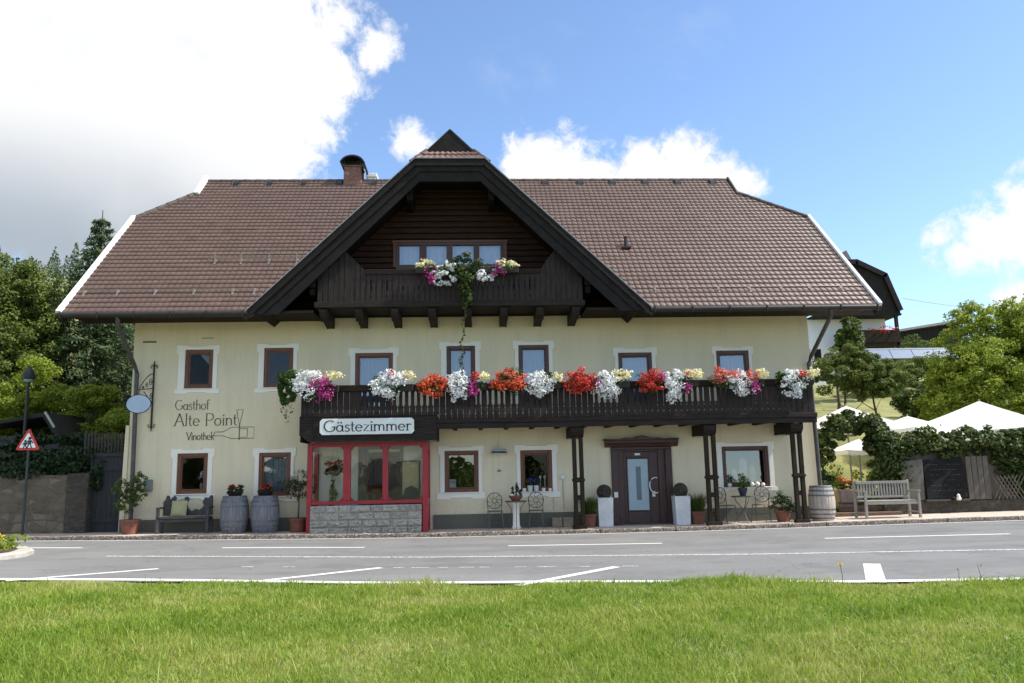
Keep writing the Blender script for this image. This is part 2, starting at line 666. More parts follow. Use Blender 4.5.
M['pillar_stone'] = stone_mat('dark_pillar_stone', [(0.036, 0.028, 0.018), (0.066, 0.052, 0.035), (0.10, 0.08, 0.055)], 8, (0.11, 0.1, 0.09), 0.8, (1, 1, 1.8), 0.05)
M['kerb'] = stone_mat('kerb_stone', [(0.12, 0.085, 0.06), (0.27, 0.21, 0.16), (0.42, 0.34, 0.27), (0.17, 0.15, 0.12)], 16, (0.09, 0.075, 0.055), 0.9, (1, 1, 1), 0.12)
M['pavement'] = mat('pavement', (0.50, 0.42, 0.35), 0.9, 0.18, 5, 0.3, 60)
M['asphalt'] = asphalt_mat('asphalt', (0.115, 0.115, 0.113), (0.225, 0.222, 0.214))
M['paint'] = paint_mat('road_paint', 0.40)
M['paint_worn'] = paint_mat('worn_road_paint', 0.52)
M['terracotta'] = mat('terracotta', (0.19, 0.07, 0.042), 0.8, 0.25, 9, 0.2, 30)
M['barrel'] = mat('weathered_barrel_oak', (0.165, 0.163, 0.17), 0.75, 0.35, 7, 0.5, 30, stretch=(4, 4, 0.5))
M['hoop'] = mat('barrel_hoop', (0.15, 0.15, 0.16), 0.5, 0.3, 6, metal=0.5)
M['iron'] = mat('wrought_iron', (0.020, 0.019, 0.018), 0.5, 0.3, 20, metal=0.3)
M['chair_iron'] = mat('grey_garden_iron', (0.09, 0.09, 0.085), 0.5, 0.3, 20, metal=0.3)
M['white_pot'] = mat('white_planter', (0.62, 0.61, 0.60), 0.55, 0.16, 4)
M['wicker'] = mat('dark_wicker', (0.06, 0.045, 0.035), 0.7, 0.6, 45, 0.8, 60)
M['old_wood'] = mat('grey_old_wood', (0.060, 0.055, 0.050), 0.8, 0.4, 9, 0.5, 30, stretch=(0.6, 3, 3))
M['bench_white'] = mat('weathered_white_wood', (0.27, 0.25, 0.215), 0.7, 0.15, 9, 0.3, 30)
M['crate'] = mat('crate_wood', (0.25, 0.19, 0.13), 0.8, 0.3, 9, 0.4, 30)
M['cushion'] = mat('yellow_cushion', (0.36, 0.335, 0.175), 0.9, 0.1, 14, 0.3, 60)
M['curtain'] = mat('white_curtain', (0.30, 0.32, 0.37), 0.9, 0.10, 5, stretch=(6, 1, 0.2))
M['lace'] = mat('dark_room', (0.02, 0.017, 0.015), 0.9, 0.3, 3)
M['bay_bright'] = mat('bay_brightening_cream', (0.80, 0.73, 0.55), 0.9, 0.1, 3)  # paler than the facade so the bay looks lit inside
M['frost'] = mat('frosted_glass', (0.33, 0.41, 0.47), 0.22, 0.06, 3, spec=0.6)
M['frost_dark'] = mat('dark_frosted_glass', (0.10, 0.14, 0.18), 0.2, 0.06, 3, spec=0.6)
M['glass'] = glass_mat('window_glass', (0.95, 0.96, 0.96))
M['glass_sky'] = glass_mat('window_glass_bright', (0.85, 0.88, 0.95), 1.52, 4.0, 0.02)
M['glass_dark'] = glass_mat('window_glass_dark', (0.7, 0.72, 0.72), 1.5, 1.0, 0.05)
M['glass_low'] = glass_mat('window_glass_low', (0.8, 0.8, 0.8), 1.5, 0.45, 0.05)
M['glass_half'] = glass_mat('window_glass_half', (0.7, 0.72, 0.72), 1.5, 4.0, 0.03)
M['sign_white'] = mat('sign_white', (0.70, 0.71, 0.67), 0.5, 0.04, 4)
M['letter'] = mat('letter_paint', (0.105, 0.085, 0.052), 0.8, 0.15, 12)
M['letter_dark'] = mat('letter_dark', (0.03, 0.028, 0.03), 0.6, 0.1, 12)
M['oval'] = mat('oval_sign_blue', (0.36, 0.44, 0.56), 0.3, 0.12, 3, spec=0.6)
M['sign_red'] = mat('sign_red', (0.62, 0.035, 0.03), 0.4, 0.06, 5)
M['sign_face'] = mat('sign_face', (0.88, 0.88, 0.86), 0.4, 0.03, 5)
M['sign_black'] = mat('sign_black', (0.02, 0.02, 0.02), 0.5, 0.03, 5)
M['canvas'] = mat('white_canvas', (0.83, 0.82, 0.78), 0.85, 0.05, 3, 0.15, 10)
M['board'] = mat('dark_board', (0.012, 0.012, 0.0115), 0.85, 0.4, 4, spec=0.2)
M['chalk'] = mat('chalk_marks', (0.06, 0.06, 0.058), 0.9, 0.3, 20)
M['concrete'] = mat('old_concrete', (0.12, 0.108, 0.085), 0.9, 0.3, 4, 0.4, 20)
M['plank_brown'] = mat('brown_old_planks', (0.15, 0.115, 0.08), 0.85, 0.4, 9, 0.5, 30, stretch=(3, 3, 0.4))
M['bark'] = mat('tree_bark', (0.075, 0.058, 0.042), 0.9, 0.4, 9, 0.8, 25, stretch=(2, 2, 0.5))
M['soil'] = mat('garden_soil', (0.055, 0.040, 0.028), 0.95, 0.4, 6, 0.6, 20)
M['white_wall'] = plaster_mat('white_house_plaster', (0.78, 0.77, 0.74), (0.6, 0.59, 0.56), 0.3)
M['slate'] = mat('grey_roof', (0.16, 0.15, 0.145), 0.7, 0.2, 6, 0.3, 12)
M['solar'] = mat('solar_glass', (0.18, 0.23, 0.32), 0.18, 0.1, 3, spec=0.7)
M['turf'] = mat('turf_soil', (0.12, 0.155, 0.03), 0.95, 0.35, 3, 0.8, 25, col2=(0.24, 0.25, 0.08))
M['meadow'] = mat('meadow_ground', (0.17, 0.185, 0.05), 0.95, 0.35, 0.5, 0.6, 6, col2=(0.30, 0.285, 0.10))
M['grass'] = leaf_mat('grass_blades', [(0.095, 0.175, 0.016), (0.18, 0.285, 0.026), (0.27, 0.375, 0.042), (0.41, 0.43, 0.095), (0.66, 0.57, 0.29)], 0.45, 0.5, 0.6)
M['clover'] = leaf_mat('clover_leaf', [(0.12, 0.22, 0.03), (0.17, 0.29, 0.04), (0.23, 0.36, 0.06)], 0.4)
M['leaf_yellow'] = leaf_mat('leaf_yellow_green', [(0.07, 0.105, 0.018), (0.125, 0.17, 0.028), (0.20, 0.245, 0.048)], 0.45)
M['leaf_mid'] = leaf_mat('leaf_mid_green', [(0.045, 0.075, 0.014), (0.085, 0.13, 0.022), (0.15, 0.20, 0.036)], 0.42)
M['leaf_bright'] = leaf_mat('leaf_bright_green', [(0.15, 0.205, 0.018), (0.265, 0.34, 0.034), (0.39, 0.46, 0.07)], 0.52)
M['leaf_slope'] = leaf_mat('leaf_slope_green', [(0.07, 0.105, 0.02), (0.125, 0.17, 0.03), (0.20, 0.245, 0.05)], 0.45)
M['leaf_olive'] = leaf_mat('leaf_olive', [(0.03, 0.042, 0.014), (0.06, 0.075, 0.026), (0.10, 0.115, 0.045)], 0.3)
M['leaf_dark'] = leaf_mat('leaf_dark_green', [(0.010, 0.026, 0.008), (0.020, 0.045, 0.012), (0.04, 0.07, 0.018)], 0.25)
M['ivy'] = leaf_mat('ivy_leaf', [(0.022, 0.045, 0.010), (0.045, 0.078, 0.016), (0.095, 0.135, 0.028), (0.17, 0.20, 0.05)], 0.38)
M['needle'] = leaf_mat('spruce_needles', [(0.028, 0.055, 0.018), (0.06, 0.10, 0.035), (0.14, 0.185, 0.075)], 0.25)
M['far_needle'] = leaf_mat('far_forest', [(0.025, 0.048, 0.018), (0.05, 0.08, 0.028), (0.085, 0.115, 0.04)], 0.15, 0.7)
M['flower_green'] = leaf_mat('flower_leaves', [(0.03, 0.07, 0.012), (0.06, 0.12, 0.018), (0.10, 0.17, 0.03)], 0.35)
M['p_white'] = leaf_mat('petals_white', [(0.72, 0.72, 0.70), (0.85, 0.85, 0.83), (0.92, 0.92, 0.91)], 0.3)
M['p_cream'] = leaf_mat('petals_cream', [(0.70, 0.62, 0.30), (0.80, 0.74, 0.42), (0.86, 0.83, 0.60)], 0.3)
M['p_red'] = leaf_mat('petals_red', [(0.40, 0.018, 0.014), (0.58, 0.035, 0.022), (0.68, 0.08, 0.04)], 0.3)
M['p_orange'] = leaf_mat('petals_orange_red', [(0.48, 0.045, 0.014), (0.64, 0.085, 0.022), (0.74, 0.14, 0.05)], 0.3)
M['p_salmon'] = leaf_mat('petals_salmon', [(0.50, 0.06, 0.04), (0.66, 0.16, 0.11), (0.75, 0.3, 0.22)], 0.3)
M['p_magenta'] = leaf_mat('petals_magenta', [(0.34, 0.012, 0.14), (0.50, 0.03, 0.24), (0.62, 0.12, 0.38)], 0.3)
M['p_blue'] = leaf_mat('petals_blue', [(0.06, 0.05, 0.25), (0.10, 0.09, 0.38)], 0.3)
M['p_yellow'] = leaf_mat('petals_yellow', [(0.70, 0.45, 0.02), (0.8, 0.58, 0.04)], 0.3)


# ------------------------------------------------------------------ foliage
def leaves(P, L, W, rng, up=0.35, nrm=None, fold=0.25):
    """diamond leaves at points P -> V, F"""
    n = len(P)
    d = rng.normal(size=(n, 3))
    d /= np.linalg.norm(d, axis=1, keepdims=True) + 1e-9
    nn = rng.normal(size=(n, 3))
    nn[:, 2] += up * 2
    if nrm is not None:
        nn += nrm * 1.2
    nn /= np.linalg.norm(nn, axis=1, keepdims=True) + 1e-9
    s = np.cross(d, nn)
    s /= np.linalg.norm(s, axis=1, keepdims=True) + 1e-9
    d = np.cross(nn, s)
    sc = rng.uniform(0.65, 1.25, size=(n, 1))
    a = P - d * L * 0.5 * sc
    b = P + s * W * 0.5 * sc + nn * fold * W * 0.5
    c = P + d * L * 0.5 * sc
    e = P - s * W * 0.5 * sc + nn * fold * W * 0.5
    V = np.stack([a, b, c, e], axis=1).reshape(-1, 3)
    F = np.arange(n * 4).reshape(n, 4)
    return V, F


def clump_points(blobs, n, rng, clumps=26, spread=0.24, shell=0.75):
    """points gathered in clumps on and inside ellipsoids; returns points and outward normals"""
    vols = np.array([b[1][0] * b[1][1] * b[1][2] for b in blobs]) ** 0.75
    cnt = np.maximum(1, (vols / vols.sum() * n)).astype(int)
    P, N = [], []
    for (c, r), m in zip(blobs, cnt):
        c, r = np.array(c, float), np.array(r, float)
        cc = rng.normal(size=(clumps, 3))
        cc /= np.linalg.norm(cc, axis=1, keepdims=True)
        cc *= rng.uniform(shell - 0.3, 1.0, size=(clumps, 1))
        k = rng.integers(0, clumps, m)
        sz = rng.uniform(0.6, 1.4, clumps)[k][:, None] * spread
        q = rng.normal(size=(m, 3))
        q /= np.linalg.norm(q, axis=1, keepdims=True) + 1e-9
        q *= rng.uniform(0.3, 1.0, size=(m, 1)) ** 0.5
        pt = cc[k] + q * sz * np.array([1.0, 1.0, 0.8])
        P.append(c + pt * r)
        N.append(q + 0.6 * cc[k])
    return np.concatenate(P), np.concatenate(N)


def foliage(name, blobs, n, L, W, m, parent=None, seed=1, clumps=26, spread=0.26, shell=0.75, up=0.35, loc=None):
    rng = np.random.default_rng(seed)
    P, N = clump_points(blobs, n, rng, clumps, spread, shell)
    V, F = leaves(P, L, W, rng, up, N)
    return bulk(name, V, F, m, parent, loc)


def trunk_mb(base, top, r0, r1, rng, limbs=6, spread=2.0, start=0.35):
    mb = MB()
    base, top = Vector(base), Vector(top)
    pts, rs = [], []
    for i in range(6):
        t = i / 5
        p = base.lerp(top, t) + Vector((rng.uniform(-1, 1), rng.uniform(-1, 1), 0)) * 0.05 * spread * (0 < i)
        pts.append(p)
        rs.append((r0 + (r1 - r0) * t) * (1.35 if i == 0 else 1))
    mb.tube(pts, rs, 8)
    for i in range(limbs):
        t = start + (0.92 - start) * i / max(1, limbs - 1)
        p = base.lerp(top, t)
        a = rng.uniform(0, 2 * PI)
        ln = spread * rng.uniform(0.6, 1.0)
        d = Vector((math.cos(a), math.sin(a), rng.uniform(0.35, 0.9)))
        q = p + d * ln * 0.5
        e = q + (d + Vector((rng.uniform(-.4, .4), rng.uniform(-.4, .4), 0.3))) * ln * 0.5
        rr = (r0 + (r1 - r0) * t) * 0.5
        mb.tube([p, q, e], [rr, rr * 0.65, rr * 0.25], 6)
    return mb


def tree(name, label, base, top, r0, blobs, n, L, W, m, seed, group=None, limbs=7, spread=2.0, clumps=26, sp=0.26, cat='tree', shell=0.75):
    t = thing(name, label, cat, base, 0, group)
    rng = random.Random(seed)
    b = Vector(base)
    trunk_mb((0, 0, -0.3), Vector(top) - b, r0, r0 * 0.3, rng, limbs, spread).build('trunk', M['bark'], t, smooth=True)
    bl = [((c[0] - b.x, c[1] - b.y, c[2] - b.z), r) for c, r in blobs]
    foliage('crown', bl, n, L, W, m, t, seed, clumps, sp, shell)
    return t


# ------------------------------------------------------------------ terrain
def gz(x):
    return 0.012 * max(0, min(30, -x) - 1) + 0.009 * max(0, min(30, x) - 5)


def near_edge(x):
    return -9.65 - 0.172 * x


def kerb_y(x):
    if x < -5:
        return -1.42 + (-5 - x) * 0.068
    return -1.42


PROF_L = [(1, 0.05), (4, 0.6), (10, 1.8), (20, 5), (60, 12), (130, 33), (200, 57), (300, 80), (900, 100)]
PROF_R = [(2, 0.0), (7, 0.25), (10, 1.9), (14, 3.2), (22, 4.4), (28, 5.8), (36, 7.6), (45, 9.2), (60, 12), (200, 16), (900, 30)]


def terrain_z(x, y):
    base = gz(x) - 0.16
    if y < 1:
        return base
    fl = sstep(-9.7, -11.2, x) if x < -9.7 else 0.0
    fl = 1 - sstep(-11.2, -9.7, x)
    fr = sstep(9.6, 11.6, x)
    beh = sstep(10.5, 17, y)
    side = sstep(-15, 14, x)
    z = interp(y, PROF_L) * (1 - side) + interp(y, PROF_R) * side
    return base + z * max(fl, fr, beh)


def build_ground():
    xs = np.unique(np.concatenate([np.linspace(-900, -60, 22), np.linspace(-60, -24, 19), np.arange(-24, 40, 0.7), np.linspace(40, 90, 20), np.linspace(90, 900, 22)]))
    ys = np.unique(np.concatenate([np.linspace(-900, -40, 14), np.linspace(-40, -2, 20), np.arange(-2, 42, 0.8), np.linspace(42, 120, 24), np.linspace(120, 900, 24)]))
    V = np.array([(x, y, terrain_z(x, y)) for y in ys for x in xs])
    nx = len(xs)
    F = [(j * nx + i, j * nx + i + 1, (j + 1) * nx + i + 1, (j + 1) * nx + i) for j in range(len(ys) - 1) for i in range(nx - 1)]
    o = bulk('terrain', V, F, M['meadow'])
    o.data.polygons.foreach_set('use_smooth', [True] * len(F))
    struct(o)


def sheet(name, ya, yb, x0, x1, dz, m, step=0.5, rows=1):
    xs = np.arange(x0, x1 + 1e-6, step)
    V, F = [], []
    for x in xs:
        a, b = ya(x), yb(x)
        for r in range(rows + 1):
            V.append((x, a + (b - a) * r / rows, gz(x) + dz))
    k = rows + 1
    for i in range(len(xs) - 1):
        for r in range(rows):
            F.append((i * k + r, (i + 1) * k + r, (i + 1) * k + r + 1, i * k + r + 1))
    return bulk(name, V, F, m)


def road_line(name, pts, wd, dz, m):
    """painted stripe along ground points, each piece split so it follows the slope"""
    mb = MB()
    for a, b in zip(pts, pts[1:]):
        a, b = Vector((a[0], a[1], 0)), Vector((b[0], b[1], 0))
        d = (b - a)
        n = max(1, int(d.length / 0.7))
        s = Vector((-d.y, d.x, 0)).normalized() * wd / 2
        for i in range(n):
            p, q = a + d * (i / n), a + d * ((i + 1) / n)
            vs = [p - s, q - s, q + s, p + s]
            mb.add([(v.x, v.y, gz(v.x) + dz) for v in vs], [(0, 1, 2, 3)])
    o = mb.build(name, m)
    return struct(o)


def lawn_z(x, y):
    d = near_edge(x) - y
    z = gz(x) - 0.10 + 0.025 * math.sin(x * 0.9 + y * 0.6) * min(1, d / 1.5) + 0.02 * math.sin(x * 2.3 - y * 1.7)
    z += 0.085 * math.exp(-((x - 3.0) / 0.75) ** 2 - ((y + 10.6) / 0.5) ** 2)
    z += 0.02 * math.exp(-((x + 0.0) / 2.4) ** 2 - ((y + 12.5) / 1.4) ** 2)
    return z


build_ground()
struct(sheet('road', lambda x: near_edge(x), lambda x: kerb_y(x) + 0.02, -60, 60, -0.09, M['asphalt'], 0.5, 8))
struct(sheet('pavement', lambda x: kerb_y(x) + 0.16, lambda x: 1.6, -40, 45, -0.002, M['pavement'], 0.5, 2))


def build_kerb():
    mb = MB()
    rng = random.Random(3)
    x = -40.0
    while x < 45:
        ln = rng.uniform(0.8, 1.1)
        y0, y1 = kerb_y(x), kerb_y(x + ln)
        z0, z1 = gz(x), gz(x + ln)
        t = rng.uniform(-0.006, 0.010)
        e = x + ln - 0.012
        vs = [(x, y0 - t, z0 - 0.13), (e, y1 - t, z1 - 0.13), (e, y1 + 0.17, z1 - 0.13), (x, y0 + 0.17, z0 - 0.13),
              (x, y0 - t, z0 + 0.004 + t), (e, y1 - t, z1 + 0.004 + t), (e, y1 + 0.17, z1 + 0.004 + t), (x, y0 + 0.17, z0 + 0.004 + t)]
        mb.add(vs, [(0, 3, 2, 1), (4, 5, 6, 7), (0, 1, 5, 4), (1, 2, 6, 5), (2, 3, 7, 6), (3, 0, 4, 7)])
        x += ln
    o = mb.build('kerb', M['kerb'], bevel=0.012)
    struct(o)


build_kerb()
DZ = -0.086
road_line('road_edge_marking', [(x, kerb_y(x) - 0.12) for x in np.arange(-30, 40, 2.0)], 0.10, DZ, M['paint'])
YC = [(-9.73, -3.0), (-8.35, -3.18), (-5.3, -3.58), (-2.3, -3.87), (0.66, -4.14), (3.79, -4.43), (7.18, -4.43), (10.87, -4.81)]
for a, b in zip(YC[0::2], YC[1::2]):
    road_line('lane_marking', [a, b], 0.13, DZ, M['paint'])
road_line('lane_marking', [(14.2, -5.0), (17.6, -5.3)], 0.13, DZ, M['paint'])
road_line('parking_edge_marking', [(x, -6.13 - 0.152 * x) for x in np.arange(-7, 26, 1.0)], 0.13, DZ, M['paint_worn'])
road_line('lay_by_edge_marking', [(x, near_edge(x) + 0.13 + 0.05 * math.sin(x)) for x in np.arange(-9, 20, 1.0)], 0.2, DZ, M['paint'])
for a, b, wd in (((-6.9, -8.55), (-5.2, -7.26), 0.13), ((-3.4, -9.25), (-1.54, -7.54), 0.14), ((0.55, -9.95), (2.2, -8.17), 0.15), ((5.16, -10.55), (6.02, -8.71), 0.24)):
    road_line('parking_bay_marking', [a, b], wd, DZ + 0.001, M['paint'])
rng0 = random.Random(8)
for px in (-1.35, -1.05, -0.62, -0.28, 0.05, 0.62, 0.97, 1.62, 2.3, -3.9, -3.2):
    y = -7.75 - 0.16 * px
    road_line('faint_dash_marking', [(px, y), (px + rng0.uniform(0.14, 0.3), y - 0.03)], 0.07, DZ, M['paint_worn'])


def build_lawn():
    xs = np.arange(-30, 30.01, 0.4)
    V, F = [], []
    K = 60
    for x in xs:
        e = near_edge(x)
        for r in range(K + 1):
            t = (r / K) ** 1.6
            y = e - t * 40
            V.append((x, y, lawn_z(x, y)))
    for i in range(len(xs) - 1):
        for r in range(K):
            F.append((i * (K + 1) + r, i * (K + 1) + r + 1, (i + 1) * (K + 1) + r + 1, (i + 1) * (K + 1) + r))
    o = bulk('lawn', V, F, M['turf'])
    o.data.polygons.foreach_set('use_smooth', [True] * len(F))
    struct(o)
    # blades
    rng = np.random.default_rng(5)
    n = 330000
    y = -9 - 8.0 * rng.uniform(0, 1, n) ** 0.85
    half = 2.8 + (y + 21) * 0.74
    x = rng.uniform(-1, 1, n) * half + 0.35 + (y + 15) * 0.05
    ok = y < (-9.65 - 0.172 * x) - 0.02
    x, y = x[ok], y[ok]
    # tufts
    nt = 700
    ti = rng.integers(0, len(x), nt)
    tx, ty = x[ti], y[ti]
    k = rng.integers(0, nt, 26000)
    x = np.concatenate([x, tx[k] + rng.normal(size=26000) * 0.05])
    y = np.concatenate([y, ty[k] + rng.normal(size=26000) * 0.05])
    n = len(x)
    z = np.array([lawn_z(a, b) for a, b in zip(x, y)]) - 0.005
    pat = np.sin(x * 1.3 + 0.5 * np.sin(y * 1.1)) * np.sin(y * 0.9 + 1.3) * 0.25 + 1.0
    h = rng.gamma(6, 0.0068, n) * pat + 0.015
    h[-26000:] *= 1.5
    h *= 0.75 + 0.5 * (0.5 + 0.5 * np.sin(x * 3.1 + 1.7 * np.sin(y * 2.3)) * np.sin(y * 2.7 + x))
    tall = rng.random(n) < 0.006
    h[tall] *= rng.uniform(1.6, 2.8, tall.sum())
    wd = rng.uniform(0.0022, 0.0042, n) * np.where(y < -13, 1.0, 1.35)
    a = rng.uniform(0, 2 * PI, n)
    lean = rng.uniform(0.1, 0.95, n)
    dx, dy = np.cos(a), np.sin(a)
    sx, sy = -dy, dx
    # face the side of each blade at random
    b = rng.uniform(0, 2 * PI, n)
    wx, wy = np.cos(b), np.sin(b)
    P = np.stack([x, y, z], 1)
    Wv = np.stack([wx, wy, np.zeros(n)], 1) * wd[:, None]
    D = np.stack([dx * lean, dy * lean, np.ones(n)], 1)
    mid = P + D * h[:, None] * np.array([0.35, 0.35, 0.6])
    tip = P + D * h[:, None] * np.array([1.0, 1.0, 0.92])
    V = np.stack([P - Wv, P + Wv, mid + Wv * 0.8, mid - Wv * 0.8, tip + Wv * 0.15, tip - Wv * 0.15], 1).reshape(-1, 3)
    i0 = np.arange(n)[:, None] * 6
    F = np.concatenate([i0 + np.array([0, 1, 2, 3]), i0 + np.array([3, 2, 4, 5])], 0)
    # broad low leaves (clover, plantain) in patches, as extra quads
    rc = np.random.default_rng(21)
    nc = 150
    cx_, cy_ = rc.choice(x, nc), rc.choice(y, nc)
    kk = rc.integers(0, nc, 9000)
    qx = cx_[kk] + rc.normal(size=9000) * 0.16
    qy = cy_[kk] + rc.normal(size=9000) * 0.16
    okc = qy < (-9.65 - 0.172 * qx) - 0.05
    qx, qy = qx[okc], qy[okc]
    qz = np.array([lawn_z(u, v) for u, v in zip(qx, qy)]) + rc.uniform(0.015, 0.05, len(qx))
    LV, LF = leaves(np.stack([qx, qy, qz], 1), 0.028, 0.022, rc, 0.8)
    ob = bulk('clover', LV, LF, M['clover'])
    tag(ob, 'low clover leaves scattered in patches through the lawn', 'clover', kind='stuff')
    o = bulk('grass', V, F, M['grass'])
    tag(o, 'mown yellow-green lawn grass along the near side of the road', 'grass', kind='stuff')


build_lawn()

# ================================================================== GUESTHOUSE
house = thing('guesthouse', 'large cream guesthouse with brown tiled roof, dark gable and long flowered balcony', 'guesthouse', (0, 0, 0))
WX0, WX1, WTOP = -8.85, 9.10, 5.53
# openings: outer frame rectangles x0, x1, z0, z1, style, surround (x0, x1, z0, z1)
WINS = [
    (-7.52, -6.80, 3.71, 4.73, 'dark', (-7.72, -6.66, 3.57, 4.85)),
    (-5.49, -4.73, 3.71, 4.75, 'dark', (-5.66, -4.60, 3.57, 4.87)),
    (-3.12, -2.13, 3.05, 4.58, 'curtain', (-3.28, -2.00, 2.90, 4.72)),
    (-0.72, 0.04, 3.05, 4.74, 'curtain', (-0.90, 0.19, 2.90, 4.86)),
    (1.19, 2.00, 3.05, 4.74, 'curtain', (1.06, 2.13, 2.90, 4.86)),
    (3.86, 4.77, 3.05, 4.50, 'curtain', (3.74, 4.90, 2.90, 4.64)),
    (6.52, 7.41, 3.05, 4.52, 'curtain', (6.42, 7.52, 2.90, 4.64)),
    (-7.60, -6.83, 1.02, 2.04, 'dark', (-7.75, -6.68, 0.86, 2.16)),
    (-5.54, -4.73, 0.92, 2.02, 'bright', (-5.68, -4.62, 0.78, 2.14)),
    (-0.79, 0.09, 0.92, 1.98, 'dark', (-0.94, 0.21, 0.74, 2.11)),
    (1.18, 2.01, 0.90, 1.96, 'dark', (1.05, 2.16, 0.74, 2.11)),
    (6.51, 7.76, 0.90, 1.96, 'shop', (6.34, 7.90, 0.79, 2.08)),
]
DOOR = (3.72, 5.00, 0.0, 1.95)
BAYDOOR = (-2.75, -1.95, 0.0, 1.98)


def wall_panel(x0, x1, z0, z1, holes, y=0.0, depth=0.26):
    mb = MB()
    xs = sorted(set([x0, x1] + [v for h in holes for v in (h[0], h[1]) if x0 < v < x1]))
    zs = sorted(set([z0, z1] + [v for h in holes for v in (h[2], h[3]) if z0 < v < z1]))
    for a, b in zip(xs, xs[1:]):
        for c, d in zip(zs, zs[1:]):
            mx, mz = (a + b) / 2, (c + d) / 2
            if any(h[0] < mx < h[1] and h[2] < mz < h[3] for h in holes):
                continue
            mb.add([(a, y, c), (b, y, c), (b, y, d), (a, y, d)], [(0, 1, 2, 3)])
            mb.add([(a, y + depth, c), (b, y + depth, c), (b, y + depth, d), (a, y + depth, d)], [(3, 2, 1, 0)])
    for (a, b, c, d) in [h[:4] for h in holes]:
        mb.add([(a, y, c), (a, y + depth, c), (a, y + depth, d), (a, y, d)], [(0, 1, 2, 3)])
        mb.add([(b, y, c), (b, y + depth, c), (b, y + depth, d), (b, y, d)], [(3, 2, 1, 0)])
        mb.add([(a, y, d), (a, y + depth, d), (b, y + depth, d), (b, y, d)], [(0, 1, 2, 3)])
        mb.add([(a, y, c), (a, y + depth, c), (b, y + depth, c), (b, y, c)], [(3, 2, 1, 0)])
    return mb


def build_shell():
    mb = wall_panel(WX0, WX1, -0.3, WTOP, [w_[:4] for w_ in WINS] + [DOOR, BAYDOOR])
    # side and back walls, with the gables
    ridge_z = 10.85
    for x, s in ((WX0, 1), (WX1, -1)):
        poly = [(0.006, -0.3), (9.2, -0.3), (9.2, WTOP + 1.0), (7.0, 8.8), (2.2, 8.8), (0.006, WTOP + 1.0)]
        mb.prism_x(poly, min(x + 0.003 * s, x + 0.3 * s), max(x + 0.003 * s, x + 0.3 * s))
    mb.box(WX0, WX1, 8.9, 9.2, -0.3, WTOP + 1.0)
    # battered corner at the lower left
    mb.prism([(-8.98, -0.3), (WX0 + 0.01, -0.3), (WX0 + 0.01, 2.78), (-8.93, 2.78)], -0.03, 9.0)
    wl = mb.build('wall', M['plaster'], house)
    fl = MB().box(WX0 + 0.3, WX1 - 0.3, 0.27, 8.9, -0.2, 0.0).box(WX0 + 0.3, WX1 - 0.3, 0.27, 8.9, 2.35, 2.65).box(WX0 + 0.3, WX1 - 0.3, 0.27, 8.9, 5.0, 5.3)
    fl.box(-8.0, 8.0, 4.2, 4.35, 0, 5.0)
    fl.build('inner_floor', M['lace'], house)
    # plinth, left free at the doors and the bay
    for a, b in ((-8.95, -4.15), (-1.08, 3.38), (5.17, 9.12)):
        pl = MB()
        n = max(1, int((b - a) / 1.5))
        for i in range(n):
            x, x2 = a + (b - a) * i / n, a + (b - a) * (i + 1) / n
            z, z2 = 0.36 + gz(x) * 0.4, 0.36 + gz(x2) * 0.4
            pl.add([(x, -0.035, -0.2), (x2, -0.035, -0.2), (x2, -0.035, z2), (x, -0.035, z), (x, 0.0, z), (x2, 0.0, z2)], [(0, 1, 2, 3), (3, 2, 5, 4)])
        if b > 9:
            pl.box(9.09, 9.13, -0.035, 9.0, -0.2, 0.40)
        pl.build('plinth', M['plinth'], house)


def surround_poly(s, inner):
    """moulded plaster band with ears at the corners, as four pieces round the opening"""
    x0, x1, z0, z1 = s
    a, b, c, d = inner
    mb = MB()
    e = 0.05
    y0, y1 = -0.022, 0.004
    # top with ears
    mb.prism([(x0 - e * .4, z1), (x0 - e * .4, z1 - 0.20), (x0 + e * .6, z1 - 0.24), (a, z1 - 0.24), (a, d), (b, d), (b, z1 - 0.24), (x1 - e * .6, z1 - 0.24), (x1 + e * .4, z1 - 0.20),
              (x1 + e * .4, z1), (x1 - 0.24, z1), (x1 - 0.30, z1 - 0.035), (x0 + 0.30, z1 - 0.035), (x0 + 0.24, z1)], y0, y1)
    # jambs
    mb.prism([(x0 + e * .6, c), (a, c), (a, z1 - 0.24), (x0 + e * .6, z1 - 0.24)], y0, y1)
    mb.prism([(b, c), (x1 - e * .6, c), (x1 - e * .6, z1 - 0.24), (b, z1 - 0.24)], y0, y1)
    # foot
    mb.prism([(x0 + e * .6, c), (x0 - e, c - 0.03), (x0 - e, z0), (x0 + 0.26, z0), (x0 + 0.31, z0 + 0.035), (x1 - 0.31, z0 + 0.035), (x1 - 0.26, z0), (x1 + e, z0), (x1 + e, c - 0.03), (x1 - e * .6, c)], y0, y1)
    return mb


